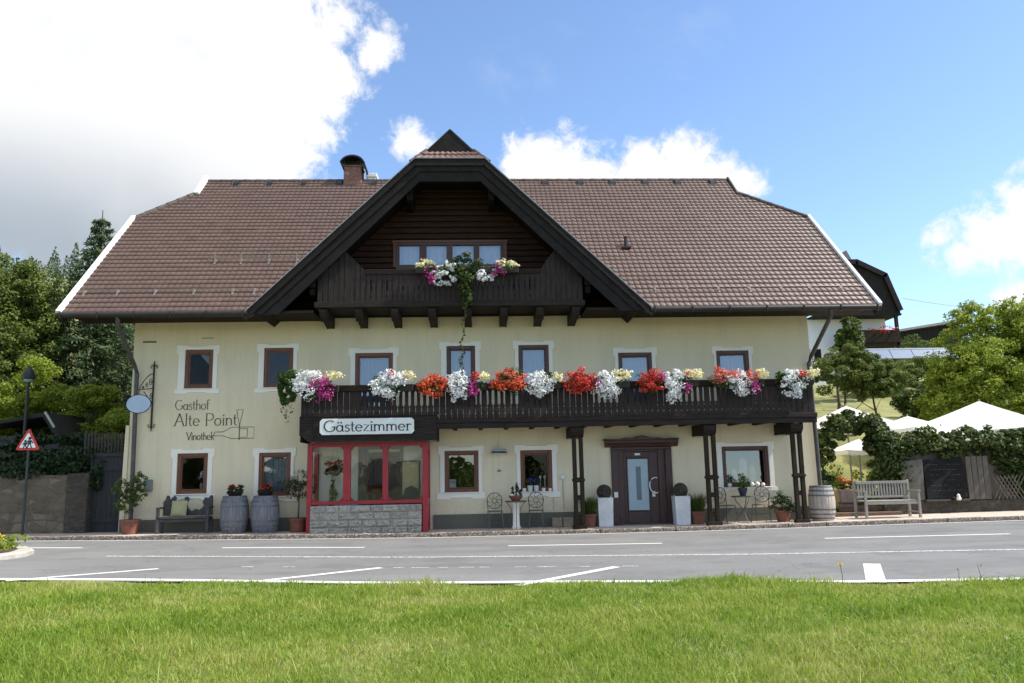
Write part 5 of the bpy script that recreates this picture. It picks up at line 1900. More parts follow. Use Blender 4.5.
FLOWERS = [
    # label, (x px range of the box), [(part colour, cx, cy, rx, ry, n)]
    ('balcony box of white and magenta petunias with green trailing plant at the corner', (284, 342),
     [('flower_green', 290, 385, 9, 12, 1500), ('flower_green', 290, 397, 7, 8, 700), ('flower_green', 291, 412, 7, 9, 22), ('flower_green', 318, 388, 17, 9, 240), ('p_white', 309, 386, 13, 12, 420), ('p_magenta', 326, 389, 10, 12, 210), ('p_magenta', 314, 386, 5, 6, 25), ('p_cream', 334, 377, 8, 4.5, 120)]),
    ('balcony box of big white petunias topped by small cream blooms, above Gästezimmer board', (370, 414),
     [('flower_green', 386, 387, 16, 10, 240), ('p_white', 384, 387, 13, 12, 460), ('p_white', 400, 380, 8, 6, 120), ('p_cream', 408, 377, 6, 4, 90), ('p_red', 390, 375, 3, 2, 16)]),
    ('balcony box of solid orange red geraniums above right end of Gästezimmer board', (413, 446),
     [('flower_green', 430, 387, 14, 9, 300), ('p_orange', 430, 388, 15, 11, 520)]),
    ('balcony box of white petunias, magenta petunias and cream sprigs under the hanging vine', (445, 486),
     [('flower_green', 465, 386, 17, 8, 240), ('p_white', 455, 388, 10, 12, 330), ('p_magenta', 469, 389, 6, 8, 130), ('p_red', 472, 378, 5, 4, 40), ('p_cream', 480, 378, 6, 4, 90)]),
    ('balcony box of orange red geraniums between two boxes of white petunias, mid balcony', (488, 522),
     [('flower_green', 504, 383, 15, 10, 380), ('p_orange', 504, 383, 15, 10, 400)]),
    ('balcony box of pure white petunias with few cream blooms in front of dark middle window', (523, 559),
     [('flower_green', 539, 385, 14, 9, 220), ('p_white', 537, 386, 13, 12, 460), ('p_cream', 552, 379, 5, 4, 80)]),
    ('balcony box of deep red geraniums spilling over the rail above the first twin post', (560, 592),
     [('flower_green', 575, 384, 14, 9, 300), ('p_red', 575, 384, 15, 11, 500)]),
    ('balcony box of white petunias ending in a yellow cream cluster, left of front door', (586, 628),
     [('flower_green', 604, 384, 16, 8, 220), ('p_white', 602, 387, 14, 11, 380), ('p_magenta', 592, 384, 4, 5, 22), ('p_cream', 617, 377, 9, 6, 180)]),
    ('balcony box of bright red geraniums with a magenta edge directly over front door', (630, 656),
     [('flower_green', 645, 384, 13, 9, 280), ('p_red', 644, 383, 13, 10, 420), ('p_magenta', 655, 378, 4, 5, 30)]),
    ('balcony box of white petunias with cream cluster and magenta tip right of front door', (655, 697),
     [('flower_green', 675, 384, 16, 9, 240), ('p_white', 667, 387, 10, 13, 340), ('p_white', 672, 376, 6, 5, 70), ('p_magenta', 680, 389, 4, 6, 60), ('p_cream', 687, 376, 9, 5, 180), ('p_salmon', 681, 376, 4, 3, 30)]),
    ('balcony box mixing salmon geraniums, white petunias, magenta and cream blooms', (703, 763),
     [('flower_green', 732, 383, 25, 8, 320), ('p_salmon', 713, 377, 10, 7, 190), ('p_salmon', 728, 377, 8, 6, 110), ('p_white', 733, 386, 12, 11, 360), ('p_magenta', 748, 388, 5, 7, 60), ('p_salmon', 746, 378, 7, 7, 110), ('p_cream', 755, 375, 7, 5, 130)]),
    ('balcony box of white petunias with one red and one cream cluster at far right end', (772, 813),
     [('flower_green', 790, 383, 18, 8, 300), ('flower_green', 776, 379, 5, 5, 90), ('p_white', 789, 386, 14, 11, 420), ('p_red', 796, 377, 5, 4, 60), ('p_cream', 806, 375, 7, 5, 140)]),
]
PART = {'flower_green': 'foliage'}


def flower_box(i, label, rng_px, spec):
    a, b = X_(rng_px[0] + 6), X_(rng_px[1] - 4)
    cx = (a + b) / 2
    t = thing('flower_box', label, 'flower box', (cx, -1.36, 3.42), 0, 'flower boxes hanging on the main balcony rail')
    MB().add([(a - cx, -0.08, 0.0), (b - cx, -0.08, 0), (b - cx, 0.07, 0), (a - cx, 0.07, 0), (a - cx - .02, -0.10, 0.16), (b - cx + .02, -0.10, 0.16), (b - cx + .02, 0.075, 0.16), (a - cx - .02, 0.075, 0.16)],
             [(0, 3, 2, 1), (4, 5, 6, 7), (0, 1, 5, 4), (1, 2, 6, 5), (2, 3, 7, 6), (3, 0, 4, 7)]).build('box', M['terracotta_dark'], t)
    groups = {}
    for (c, px, py, rx, ry, n) in spec:
        if ry >= 9:
            ry, py = ry * 1.08, py - 0.5
        groups.setdefault(c, []).append(((X_(px) - cx, -0.08 - (0.06 if c != 'flower_green' else 0), Z_(px, py) - 3.42), (rx * 0.0251, 0.17, ry * 0.0252), n))
    for j, (c, bl) in enumerate(groups.items()):
        rng = np.random.default_rng(100 + i * 13 + j)
        Vs, Fs, o = [], [], 0
        for (ce, r, n) in bl:
            green = c == 'flower_green'
            r = tuple(q * (1.08 if green else 1.14) for q in r)
            P, N = clump_points([(ce, r)], int(n * (2.2 if green else 3.0)), rng, 16 if green else 44, 0.34 if green else 0.30, 0.85 if green else 0.62)
            if green:
                V, F = leaves(P, 0.06, 0.042, rng, 0.2, N)
            else:
                # bring blooms to the outside of the clump
                P[:, 1] -= np.abs(rng.normal(size=len(P))) * 0.04
                V, F = leaves(P, 0.046, 0.046, rng, 0.0, N + np.array([0.1, -1.0, 0.5]))
            Vs.append(V)
            Fs.append(F + o)
            o += len(V)
        bulk(PART.get(c, 'blossoms'), np.concatenate(Vs), np.concatenate(Fs), M[c], t)


M['terracotta_dark'] = mat('dark_planter', (0.025, 0.018, 0.013), 0.8, 0.25, 8)
for i, (lb, rp, sp) in enumerate(FLOWERS):
    flower_box(i, lb, rp, sp)


def gable_flowers():
    def bed(label, x0, x1, spec, seed):
        cx = (x0 + x1) / 2
        t = thing('flower_box', label, 'flower box', (cx, -1.36, 6.38), 0, 'flower boxes on the gable balcony')
        MB().box(x0 - cx, x1 - cx, -0.08, 0.08, 0, 0.15).build('box', M['terracotta_dark'], t, bevel=0.01)
        for j, (c, dx, dz, rx, rz, n) in enumerate(spec):
            rng = np.random.default_rng(seed + j)
            P, N = clump_points([((dx - cx, -0.06, dz - 6.38), (rx, 0.16, rz))], n, rng, 14, 0.36, 0.85)
            g = c == 'flower_green'
            V, F = leaves(P, 0.075 if g else 0.07, 0.05 if g else 0.07, rng, 0.1, N + (0 if g else np.array([0.1, -1.0, 0.5])))
            bulk('foliage' if g else 'blossoms', V, F, M[c], t)
    bed('gable balcony box of white petunias with magenta and yellow cream blooms, left of ivy', -1.42, -0.38,
        [('flower_green', -0.95, 6.50, 0.45, 0.14, 260), ('p_white', -0.72, 6.34, 0.30, 0.27, 330), ('p_white', -0.58, 6.60, 0.14, 0.13, 70), ('p_magenta', -1.03, 6.36, 0.18, 0.22, 110), ('p_cream', -1.2, 6.62, 0.24, 0.11, 120), ('p_white', -0.98, 6.14, 0.05, 0.05, 10)], 500)
    bed('gable balcony box of white petunias, magenta blooms and pale cream tuft, right of ivy', 0.12, 1.16,
        [('flower_green', 0.62, 6.48, 0.42, 0.13, 260), ('p_white', 0.34, 6.40, 0.27, 0.22, 260), ('p_magenta', 0.66, 6.43, 0.16, 0.19, 110), ('p_cream', 0.88, 6.62, 0.27, 0.13, 160)], 540)
    t = thing('trailing_ivy', 'dark green ivy hanging from the middle of the gable balcony', 'ivy', (-0.19, -1.36, 6.38), 0)
    MB().box(-0.28, 0.28, -0.08, 0.08, 0, 0.15).build('box', M['terracotta_dark'], t, bevel=0.01)
    rng = np.random.default_rng(77)
    P, N = clump_points([((0, -0.06, 0.18), (0.38, 0.17, 0.30)), ((0.02, -0.07, -0.22), (0.25, 0.14, 0.36)), ((0.02, -0.04, -0.62), (0.15, 0.10, 0.28))], 2300, rng, 22, 0.34, 0.8)
    # one long strand
    k = np.linspace(0, 1, 60)
    st = np.stack([-0.02 - 0.14 * k + 0.035 * np.sin(k * 21), -0.02 + 0.02 * np.sin(k * 17), -0.95 - 1.55 * k], 1)
    P = np.concatenate([P, st + rng.normal(size=st.shape) * 0.012])
    N = np.concatenate([N, np.tile([0, -1, 0.2], (len(st), 1))])
    V, F = leaves(P, 0.075, 0.06, rng, 0.1, N)
    bulk('leaves', V, F, M['ivy'], t)
    MB().tube([tuple(p) for p in st[::4]], 0.004, 5).build('strand', M['bark'], t)


gable_flowers()


# ================================================================== IN FRONT OF THE HOUSE
def pot_mb(r0, r1, h):
    return MB().lathe([(r0, 0), (r1 * 0.97, h * 0.86), (r1 * 1.06, h * 0.86), (r1 * 1.06, h), (r1 * 0.92, h), (r1 * 0.88, h * 0.88), (0.0, h * 0.88)], (0, 0, 0), 24)


def potted(name, label, x, y, r0, r1, h, stem, blobs, n, L, W, m, seed, cat='potted plant', group=None, potm='terracotta', clumps=18, sp=0.34):
    t = thing(name, label, cat, (x, y, gz(x)), 0, group)
    pot_mb(r0, r1, h).build('pot', M[potm], t, smooth=True)
    if stem:
        sm = MB()
        rng = random.Random(seed)
        top = Vector((0, 0, stem))
        sm.tube([(0, 0, h * 0.8), (0.015, 0.01, h + (stem - h) * 0.5), top], [0.022, 0.018, 0.012], 7)
        for (c, r) in blobs:
            sm.tube([(0.01, 0, h + (stem - h) * 0.6), ((c[0]) * 0.6, c[1] * 0.6, (stem + c[2]) / 2), c], [0.012, 0.008, 0.003], 5)
        sm.build('stem', M['bark'], t, smooth=True)
    foliage('foliage', blobs, n, L, W, m, t, seed, clumps, sp, 0.8)
    return t


potted('potted_shrub', 'leafy shrub in terracotta pot at left corner of guesthouse beside the drainpipe', -8.49, -0.50, 0.17, 0.235, 0.35, 0.75,
       [((-0.05, -0.02, 0.78), (0.30, 0.26, 0.26)), ((0.16, 0, 0.98), (0.24, 0.22, 0.22)), ((-0.22, 0, 1.12), (0.24, 0.22, 0.22)), ((0.14, 0.02, 1.32), (0.2, 0.2, 0.2))], 1500, 0.085, 0.035, M['leaf_mid'], 31)
potted('potted_olive', 'grey green olive tree in terracotta pot left of the red bay', -4.42, -0.45, 0.17, 0.215, 0.34, 0.95,
       [((0.0, 0, 1.02), (0.42, 0.3, 0.2)), ((-0.16, 0, 1.16), (0.3, 0.26, 0.22)), ((0.10, 0, 1.30), (0.28, 0.25, 0.25))], 1500, 0.085, 0.020, M['leaf_olive'], 32, clumps=26, sp=0.3)


def grass_pot(label, x, y, seed, h=0.56):
    t = thing('potted_grass', label, 'potted grass', (x, y, gz(x)), 0, 'potted grasses beside the balcony posts')
    pot_mb(0.15, 0.20, 0.32).build('pot', M['terracotta'], t, smooth=True)
    rng = np.random.default_rng(seed)
    n = 420
    a = rng.uniform(0, 2 * PI, n)
    r = rng.uniform(0, 0.12, n)
    P = np.stack([r * np.cos(a), r * np.sin(a), np.full(n, 0.29)], 1)
    ln = rng.uniform(0.5, 1.0, n) * h
    le = rng.uniform(0.05, 0.75, n)
    D = np.stack([np.cos(a) * le, np.sin(a) * le, np.ones(n)], 1)
    b = rng.uniform(0, 2 * PI, n)
    Wv = np.stack([np.cos(b), np.sin(b), np.zeros(n)], 1) * 0.006
    mid = P + D * ln[:, None] * np.array([.45, .45, .6])
    tip = P + D * ln[:, None] * np.array([1.1, 1.1, .93])
    V = np.stack([P - Wv, P + Wv, mid + Wv, mid - Wv, tip, tip + Wv * .1], 1).reshape(-1, 3)
    i0 = np.arange(n)[:, None] * 6
    F = np.concatenate([i0 + np.array([0, 1, 2, 3]), i0 + np.array([3, 2, 5, 4])])
    bulk('foliage', V, F, M['leaf_mid'], t)


grass_pot('grassy plant in terracotta pot between first twin post and left white planter', 2.86, -0.50, 41)
grass_pot('grassy plant in terracotta pot right of the right white planter', 5.66, -0.45, 42)
potted('potted_shrub', 'dark bushy plant in terracotta pot at foot of rightmost twin post', 7.83, -0.55, 0.15, 0.2, 0.28, 0.35,
       [((0, 0, 0.42), (0.34, 0.28, 0.22)), ((-0.1, 0, 0.58), (0.22, 0.2, 0.16))], 1000, 0.075, 0.03, M['leaf_dark'], 33)


def barrel(label, x, y, tone, h=0.9, r=0.345, group='oak barrels along the house front'):
    t = thing('barrel', label, 'barrel', (x, y, gz(x)), 0, group)
    n = 28
    prof = [(r * 0.80 + (r - r * 0.80) * math.sin(PI * k / 12) ** 0.8, h * k / 12) for k in range(13)]
    mb = MB()
    # staves with fine seams
    N = 84
    for (rr, z) in prof:
        for k in range(N):
            a = 2 * PI * k / N
            q = rr - (0.006 if k % 4 == 0 else 0)
            mb.v.append((q * math.cos(a), q * math.sin(a), z))
    for i in range(12):
        for k in range(N):
            k2 = (k + 1) % N
            mb.f.append((i * N + k, i * N + k2, (i + 1) * N + k2, (i + 1) * N + k))
    mb.build('staves', M[tone], t)
    MB().lathe([(0, h - 0.03), (r * 0.79, h - 0.03)], (0, 0, 0), n).build('lid', M[tone], t)
    hp = MB()
    for zc in (0.05, 0.15, 0.27, 0.63, 0.75, 0.85):
        z = zc * h / 0.9
        rr = r * 0.80 + (r - r * 0.80) * math.sin(PI * z / h) ** 0.8
        r2 = r * 0.80 + (r - r * 0.80) * math.sin(PI * (z + 0.04) / h) ** 0.8
        hp.lathe([(rr + 0.002, 0), (rr + 0.006, 0.0), (r2 + 0.006, 0.04), (r2 + 0.002, 0.04)], (0, 0, z), 36)
    hp.build('hoops', M['hoop'], t, smooth=True)
    return t


barrel('weathered grey oak barrel beside the carved bench, left of the pair', -5.97, -0.50, 'barrel')
barrel('weathered grey oak barrel beside the potted olive, right of the pair', -5.22, -0.50, 'barrel')
M['barrel_sun_tone'] = mat('barrel_oak_sun_painted', (0.42, 0.36, 0.30), 0.75, 0.3, 7, 0.5, 30, stretch=(4, 4, 0.5))  # paler copy of the barrel oak, sunlight put into its colour
barrel('oak barrel coloured as sunlit, on its own at the right corner of the guesthouse', 8.83, -0.62, 'barrel_sun_tone', 0.88, 0.325)


def flower_bowl(label, x, y, z, seed):
    t = thing('flower_bowl', label, 'flower bowl', (x, y, z), 0, 'geranium bowls on the barrels')
    MB().lathe([(0.13, 0), (0.19, 0.10), (0.2, 0.12), (0.17, 0.12), (0, 0.10)], (0, 0, 0), 20).build('bowl', M['black_metal'], t, smooth=True)
    foliage('foliage', [((0, 0, 0.17), (0.19, 0.17, 0.12))], 420, 0.06, 0.05, M['leaf_dark'], t, seed, 14, 0.36)
    foliage('blossoms', [((-0.08, -0.03, 0.29), (0.09, 0.09, 0.035)), ((0.09, -0.04, 0.28), (0.08, 0.08, 0.03)), ((0.0, -0.12, 0.22), (0.14, 0.06, 0.04))], 70, 0.045, 0.045, M['p_red'], t, seed + 1, 6, 0.4)


flower_bowl('bowl of red geraniums on the left weathered barrel', -5.97, -0.50, gz(-5.97) + 0.872, 61)
flower_bowl('bowl of red geraniums on the right weathered barrel in front of a window', -5.22, -0.50, gz(-5.2) + 0.872, 62)


def carved_bench():
    x, y = -7.2, -0.42
    t = thing('carved_bench', 'dark wooden bench with cut-out figure backrest under the ground floor window', 'bench', (x, y, gz(x)))
    m = M['old_wood']
    MB().box(-0.62, 0.62, -0.20, 0.16, 0.36, 0.40).box(-0.60, 0.60, -0.17, 0.13, 0.28, 0.355).build('seat', m, t, bevel=0.008)
    for sx in (-1, 1):
        for yy in (-0.17, 0.13):
            MB().box(sx * 0.60 - 0.035, sx * 0.60 + 0.035, yy - 0.03, yy + 0.03, 0, 0.60 if yy < 0 else 0.38).build('leg', m, t, bevel=0.006)
        MB().box(sx * 0.60 - 0.04, sx * 0.60 + 0.04, -0.22, 0.18, 0.602, 0.64).build('armrest', m, t, bevel=0.008)
    # backrest cut into seated silhouettes
    bk = MB()
    sil = [(-0.60, 0.42), (0.62, 0.42), (0.62, 0.90), (0.56, 0.91), (0.50, 0.84), (0.42, 0.86), (0.36, 0.74), (0.40, 0.66), (0.30, 0.55), (0.20, 0.58), (0.10, 0.52), (0.02, 0.60), (-0.02, 0.72), (0.03, 0.78), (0.03, 0.86), (-0.03, 0.89),
           (-0.09, 0.86), (-0.08, 0.77), (-0.11, 0.66), (-0.20, 0.56), (-0.28, 0.66), (-0.30, 0.78), (-0.27, 0.86), (-0.33, 0.91), (-0.40, 0.86), (-0.42, 0.80), (-0.46, 0.92), (-0.52, 0.92), (-0.56, 0.80), (-0.60, 0.78)]
    bk.prism(sil, 0.15, 0.185)
    bk.build('backrest', m, t, bevel=0.006)
    c = thing('cushion', 'pale yellow cushion leaning on the backrest of the carved bench', 'cushion', (x - 0.16, y + 0.02, gz(x) + 0.40))
    cm = MB()
    n = 10
    for s in (-1, 1):
        for i in range(n + 1):
            for j in range(n + 1):
                u, v = i / n * 2 - 1, j / n * 2 - 1
                th = 0.07 * (1 - u ** 4) * (1 - v ** 4) + 0.004
                cm.v.append((u * 0.19, s * th + 0.05 * v, 0.20 + v * 0.19))
    q = (n + 1) ** 2
    for i in range(n):
        for j in range(n):
            a = i * (n + 1) + j
            cm.f.append((a, a + n + 1, a + n + 2, a + 1))
            cm.f.append((q + a, q + a + 1, q + a + n + 2, q + a + n + 1))
    cm.build('cover', M['cushion'], c, smooth=True)


carved_bench()


def iron_chair(label, x, y, rz, m, group):
    t = thing('garden_chair', label, 'garden chair', (x, y, gz(x)), rz, group)
    sh = MB().lathe([(0.0, 0.43), (0.19, 0.43), (0.20, 0.44), (0.19, 0.45), (0, 0.45)], (0, 0, 0), 20)
    sh.build('seat', M[m], t)
    bk = MB()
    n = 28
    ring = [(0.195 * math.cos(2 * PI * i / n), 0.19, 0.69 + 0.20 * math.sin(2 * PI * i / n)) for i in range(n)]
    bk.tube(ring, 0.011, 6, closed=True)
    bk.tube([(0.06 * math.cos(2 * PI * i / 14), 0.19, 0.69 + 0.06 * math.sin(2 * PI * i / 14)) for i in range(14)], 0.008, 5, closed=True)
    for k in range(8):
        a = 2 * PI * k / 8
        bk.tube([(0.06 * math.cos(a), 0.19, 0.69 + 0.06 * math.sin(a)), (0.12 * math.cos(a + 0.35), 0.19, 0.69 + 0.12 * math.sin(a + 0.35)), (0.19 * math.cos(a), 0.19, 0.69 + 0.19 * math.sin(a))], 0.007, 5)
    bk.build('backrest', M[m], t, smooth=True)
    for sx in (-1, 1):
        MB().tube([(sx * 0.15, -0.15, 0.44), (sx * 0.19, -0.19, 0)], 0.011, 6).build('leg', M[m], t)
        MB().tube([(sx * 0.185, 0.19, 0.72), (sx * 0.17, 0.165, 0.44), (sx * 0.19, 0.20, 0)], 0.011, 6).build('leg', M[m], t)
    MB().tube([(-0.17, -0.17, 0.2), (0.17, -0.17, 0.2)], 0.007, 5).build('stretcher', M[m], t)
    MB().tube([(-0.18, 0.18, 0.2), (0.18, 0.18, 0.2)], 0.007, 5).build('stretcher', M[m], t)


M['iron_mid'] = mat('dark_grey_iron', (0.10, 0.10, 0.093), 0.5, 0.3, 20, metal=0.3)
iron_chair('round backed iron chair left of the pedestal table', 0.50, -0.42, rad(4), 'iron_mid', 'round backed iron chairs')
iron_chair('round backed iron chair right of the pedestal table under the window', 1.53, -0.42, rad(-5), 'iron_mid', 'round backed iron chairs')
iron_chair('round backed iron chair left of the scroll legged table near the display window', 6.42, -0.42, rad(28), 'chair_iron', 'round backed iron chairs')
iron_chair('round backed iron chair angled at right of the scroll legged table', 7.30, -0.42, rad(-38), 'chair_iron', 'round backed iron chairs')


def pedestal_table():
    t = thing('pedestal_table', 'small round table on a pale tapering stone column between two iron chairs', 'table', (1.02, -0.50, 0))
    MB().lathe([(0.0, 0.66), (0.27, 0.66), (0.28, 0.675), (0.27, 0.69), (0, 0.69)], (0, 0, 0), 28).build('tabletop', M['iron_mid'], t)
    MB().lathe([(0.105, 0), (0.11, 0.05), (0.09, 0.08), (0.075, 0.55), (0.10, 0.64), (0.10, 0.658)], (0, 0, 0), 20).build('column', M['surround'], t, smooth=True)
    lg = MB()
    for a in (20, 160, 270):
        c, s = math.cos(rad(a)), math.sin(rad(a))
        lg.tube([(0.24 * c, 0.24 * s, 0.655), (0.13 * c, 0.13 * s, 0.5), (0.14 * c, 0.14 * s, 0.25), (0.2 * c, 0.2 * s, 0.0)], 0.010, 6)
    lg.build('iron_legs', M['iron_mid'], t, smooth=True)
    p = thing('potted_plant', 'wide terracotta bowl with spiky plants and white stone on the pedestal table', 'potted plant', (1.02, -0.50, 0.69))
    MB().lathe([(0.10, 0), (0.17, 0.09), (0.18, 0.13), (0.15, 0.13), (0, 0.11)], (0, 0, 0), 20).build('bowl', M['terracotta'], p, smooth=True)
    rng = np.random.default_rng(9)
    P, N = clump_points([((-0.08, 0, 0.24), (0.05, 0.06, 0.14)), ((0.03, 0, 0.28), (0.05, 0.06, 0.17)), ((0.11, 0, 0.20), (0.04, 0.05, 0.09))], 330, rng, 9, 0.4, 0.7)
    V, F = leaves(P, 0.08, 0.02, rng, 0.3, N)
    bulk('foliage', V, F, M['leaf_dark'], p)
    MB().lathe([(0, 0), (0.035, 0.01), (0.04, 0.035), (0.02, 0.055), (0, 0.06)], (-0.10, -0.08, 0.12), 10).build('white_stone', M['surround'], p, smooth=True)


pedestal_table()


def scroll_table():
    t = thing('scroll_table', 'small iron table with scrolled crossing legs in front of the display window', 'table', (6.86, -0.45, gz(6.9)))
    MB().lathe([(0.0, 0.64), (0.30, 0.64), (0.305, 0.655), (0.30, 0.67), (0, 0.67)], (0, 0, 0), 28).build('tabletop', M['iron_mid'], t)
    for k in range(3):
        a = rad(30 + 120 * k)
        c, s = math.cos(a), math.sin(a)
        pts = [(0.22 * c, 0.22 * s, 0.64), (0.17 * c, 0.17 * s, 0.5), (0.03 * c, 0.03 * s, 0.36), (0.05 * c, 0.05 * s, 0.24), (0.18 * c, 0.18 * s, 0.10), (0.25 * c, 0.25 * s, 0.0)]
        m = MB().tube(pts, 0.011, 6)
        m.tube([(0.16 * c + 0.06 * c * math.cos(i * .6) * (1 - i / 14), 0.16 * s + 0.06 * s * math.cos(i * .6) * (1 - i / 14), 0.22 + 0.06 * math.sin(i * .6) * (1 - i / 14)) for i in range(11)], 0.007, 5)
        m.build('leg', M['chair_iron'], t, smooth=True)
    p = thing('potted_plant', 'dark pot with feathery green plant on the scroll legged table', 'potted plant', (6.86, -0.45, gz(6.9) + 0.67))
    MB().lathe([(0.07, 0), (0.12, 0.16), (0.125, 0.20), (0.10, 0.20), (0, 0.18)], (0, 0, 0), 18).build('pot', M['dark_pot'], p, smooth=True)
    foliage('foliage', [((0, 0, 0.32), (0.17, 0.15, 0.17)), ((0, 0, 0.5), (0.09, 0.09, 0.10))], 520, 0.08, 0.02, M['leaf_mid'], p, 12, 14, 0.4)


M['dark_pot'] = mat('dark_blue_pot', (0.035, 0.035, 0.05), 0.35, 0.2, 5)
scroll_table()


def white_planter(label, lb2, x, y):
    t = thing('square_planter', label, 'planter', (x, y, 0), 0, 'white square planters flanking the front door')
    r0, r1, h = 0.178, 0.198, 0.72
    vs = [(-r0, -r0, 0), (r0, -r0, 0), (r0, r0, 0), (-r0, r0, 0), (-r1, -r1, h), (r1, -r1, h), (r1, r1, h), (-r1, r1, h),
          (-r1 + .03, -r1 + .03, h), (r1 - .03, -r1 + .03, h), (r1 - .03, r1 - .03, h), (-r1 + .03, r1 - .03, h), (-r1 + .03, -r1 + .03, h - .06), (r1 - .03, -r1 + .03, h - .06), (r1 - .03, r1 - .03, h - .06), (-r1 + .03, r1 - .03, h - .06)]
    MB().add(vs, [(3, 2, 1, 0), (0, 1, 5, 4), (1, 2, 6, 5), (2, 3, 7, 6), (3, 0, 4, 7), (4, 5, 9, 8), (5, 6, 10, 9), (6, 7, 11, 10), (7, 4, 8, 11), (8, 9, 13, 12), (9, 10, 14, 13), (10, 11, 15, 14), (11, 8, 12, 15), (12, 13, 14, 15)]).build('planter_body', M['white_pot'], t, bevel=0.006)
    b = thing('wicker_ball', lb2, 'wicker ball', (x, y, h - 0.05), 0, 'dark woven balls on the white planters')
    mb = MB()
    rng = random.Random(int(x * 10))
    for k in range(34):
        ax = Vector((rng.gauss(0, 1), rng.gauss(0, 1), rng.gauss(0, 1))).normalized()
        u = ax.orthogonal().normalized()
        v = ax.cross(u)
        rr = 0.185 * rng.uniform(0.94, 1.0)
        mb.tube([Vector((0, 0, 0.19)) + (u * math.cos(2 * PI * i / 26) + v * math.sin(2 * PI * i / 26)) * rr for i in range(26)], 0.0085, 5, closed=True)
    mb.build('weave', M['wicker'], b)
    MB().lathe([(0.15 * math.sin(PI * k / 10) + 1e-5, 0.19 - 0.15 * math.cos(PI * k / 10)) for k in range(11)], (0, 0, 0), 18).build('core', M['wicker_core'], b, smooth=True)


M['wicker_core'] = mat('ball_core', (0.03, 0.03, 0.022), 0.9, 0.4, 25, 0.6, 60)
white_planter('tall white square planter left of the front door', 'dark woven ball on the left white planter', 3.28, -0.42)
white_planter('tall white square planter right of the front door', 'dark woven ball on the right white planter', 5.25, -0.42)


def crates():
    t = thing('wooden_crate', 'low pair of weathered box blocks on the ground left of the first twin post', 'crate', (2.22, -0.25, 0))
    for x in (-0.15, 0.13):
        c = MB().box(x - 0.125, x + 0.125, -0.13, 0.13, 0.0, 0.24)
        c.box(x - 0.13, x + 0.13, -0.136, -0.131, 0.02, 0.06).box(x - 0.13, x + 0.13, -0.136, -0.131, 0.10, 0.14).box(x - 0.13, x + 0.13, -0.136, -0.131, 0.18, 0.22)
        c.build('crate_half', M['crate'], t, bevel=0.008)


crates()


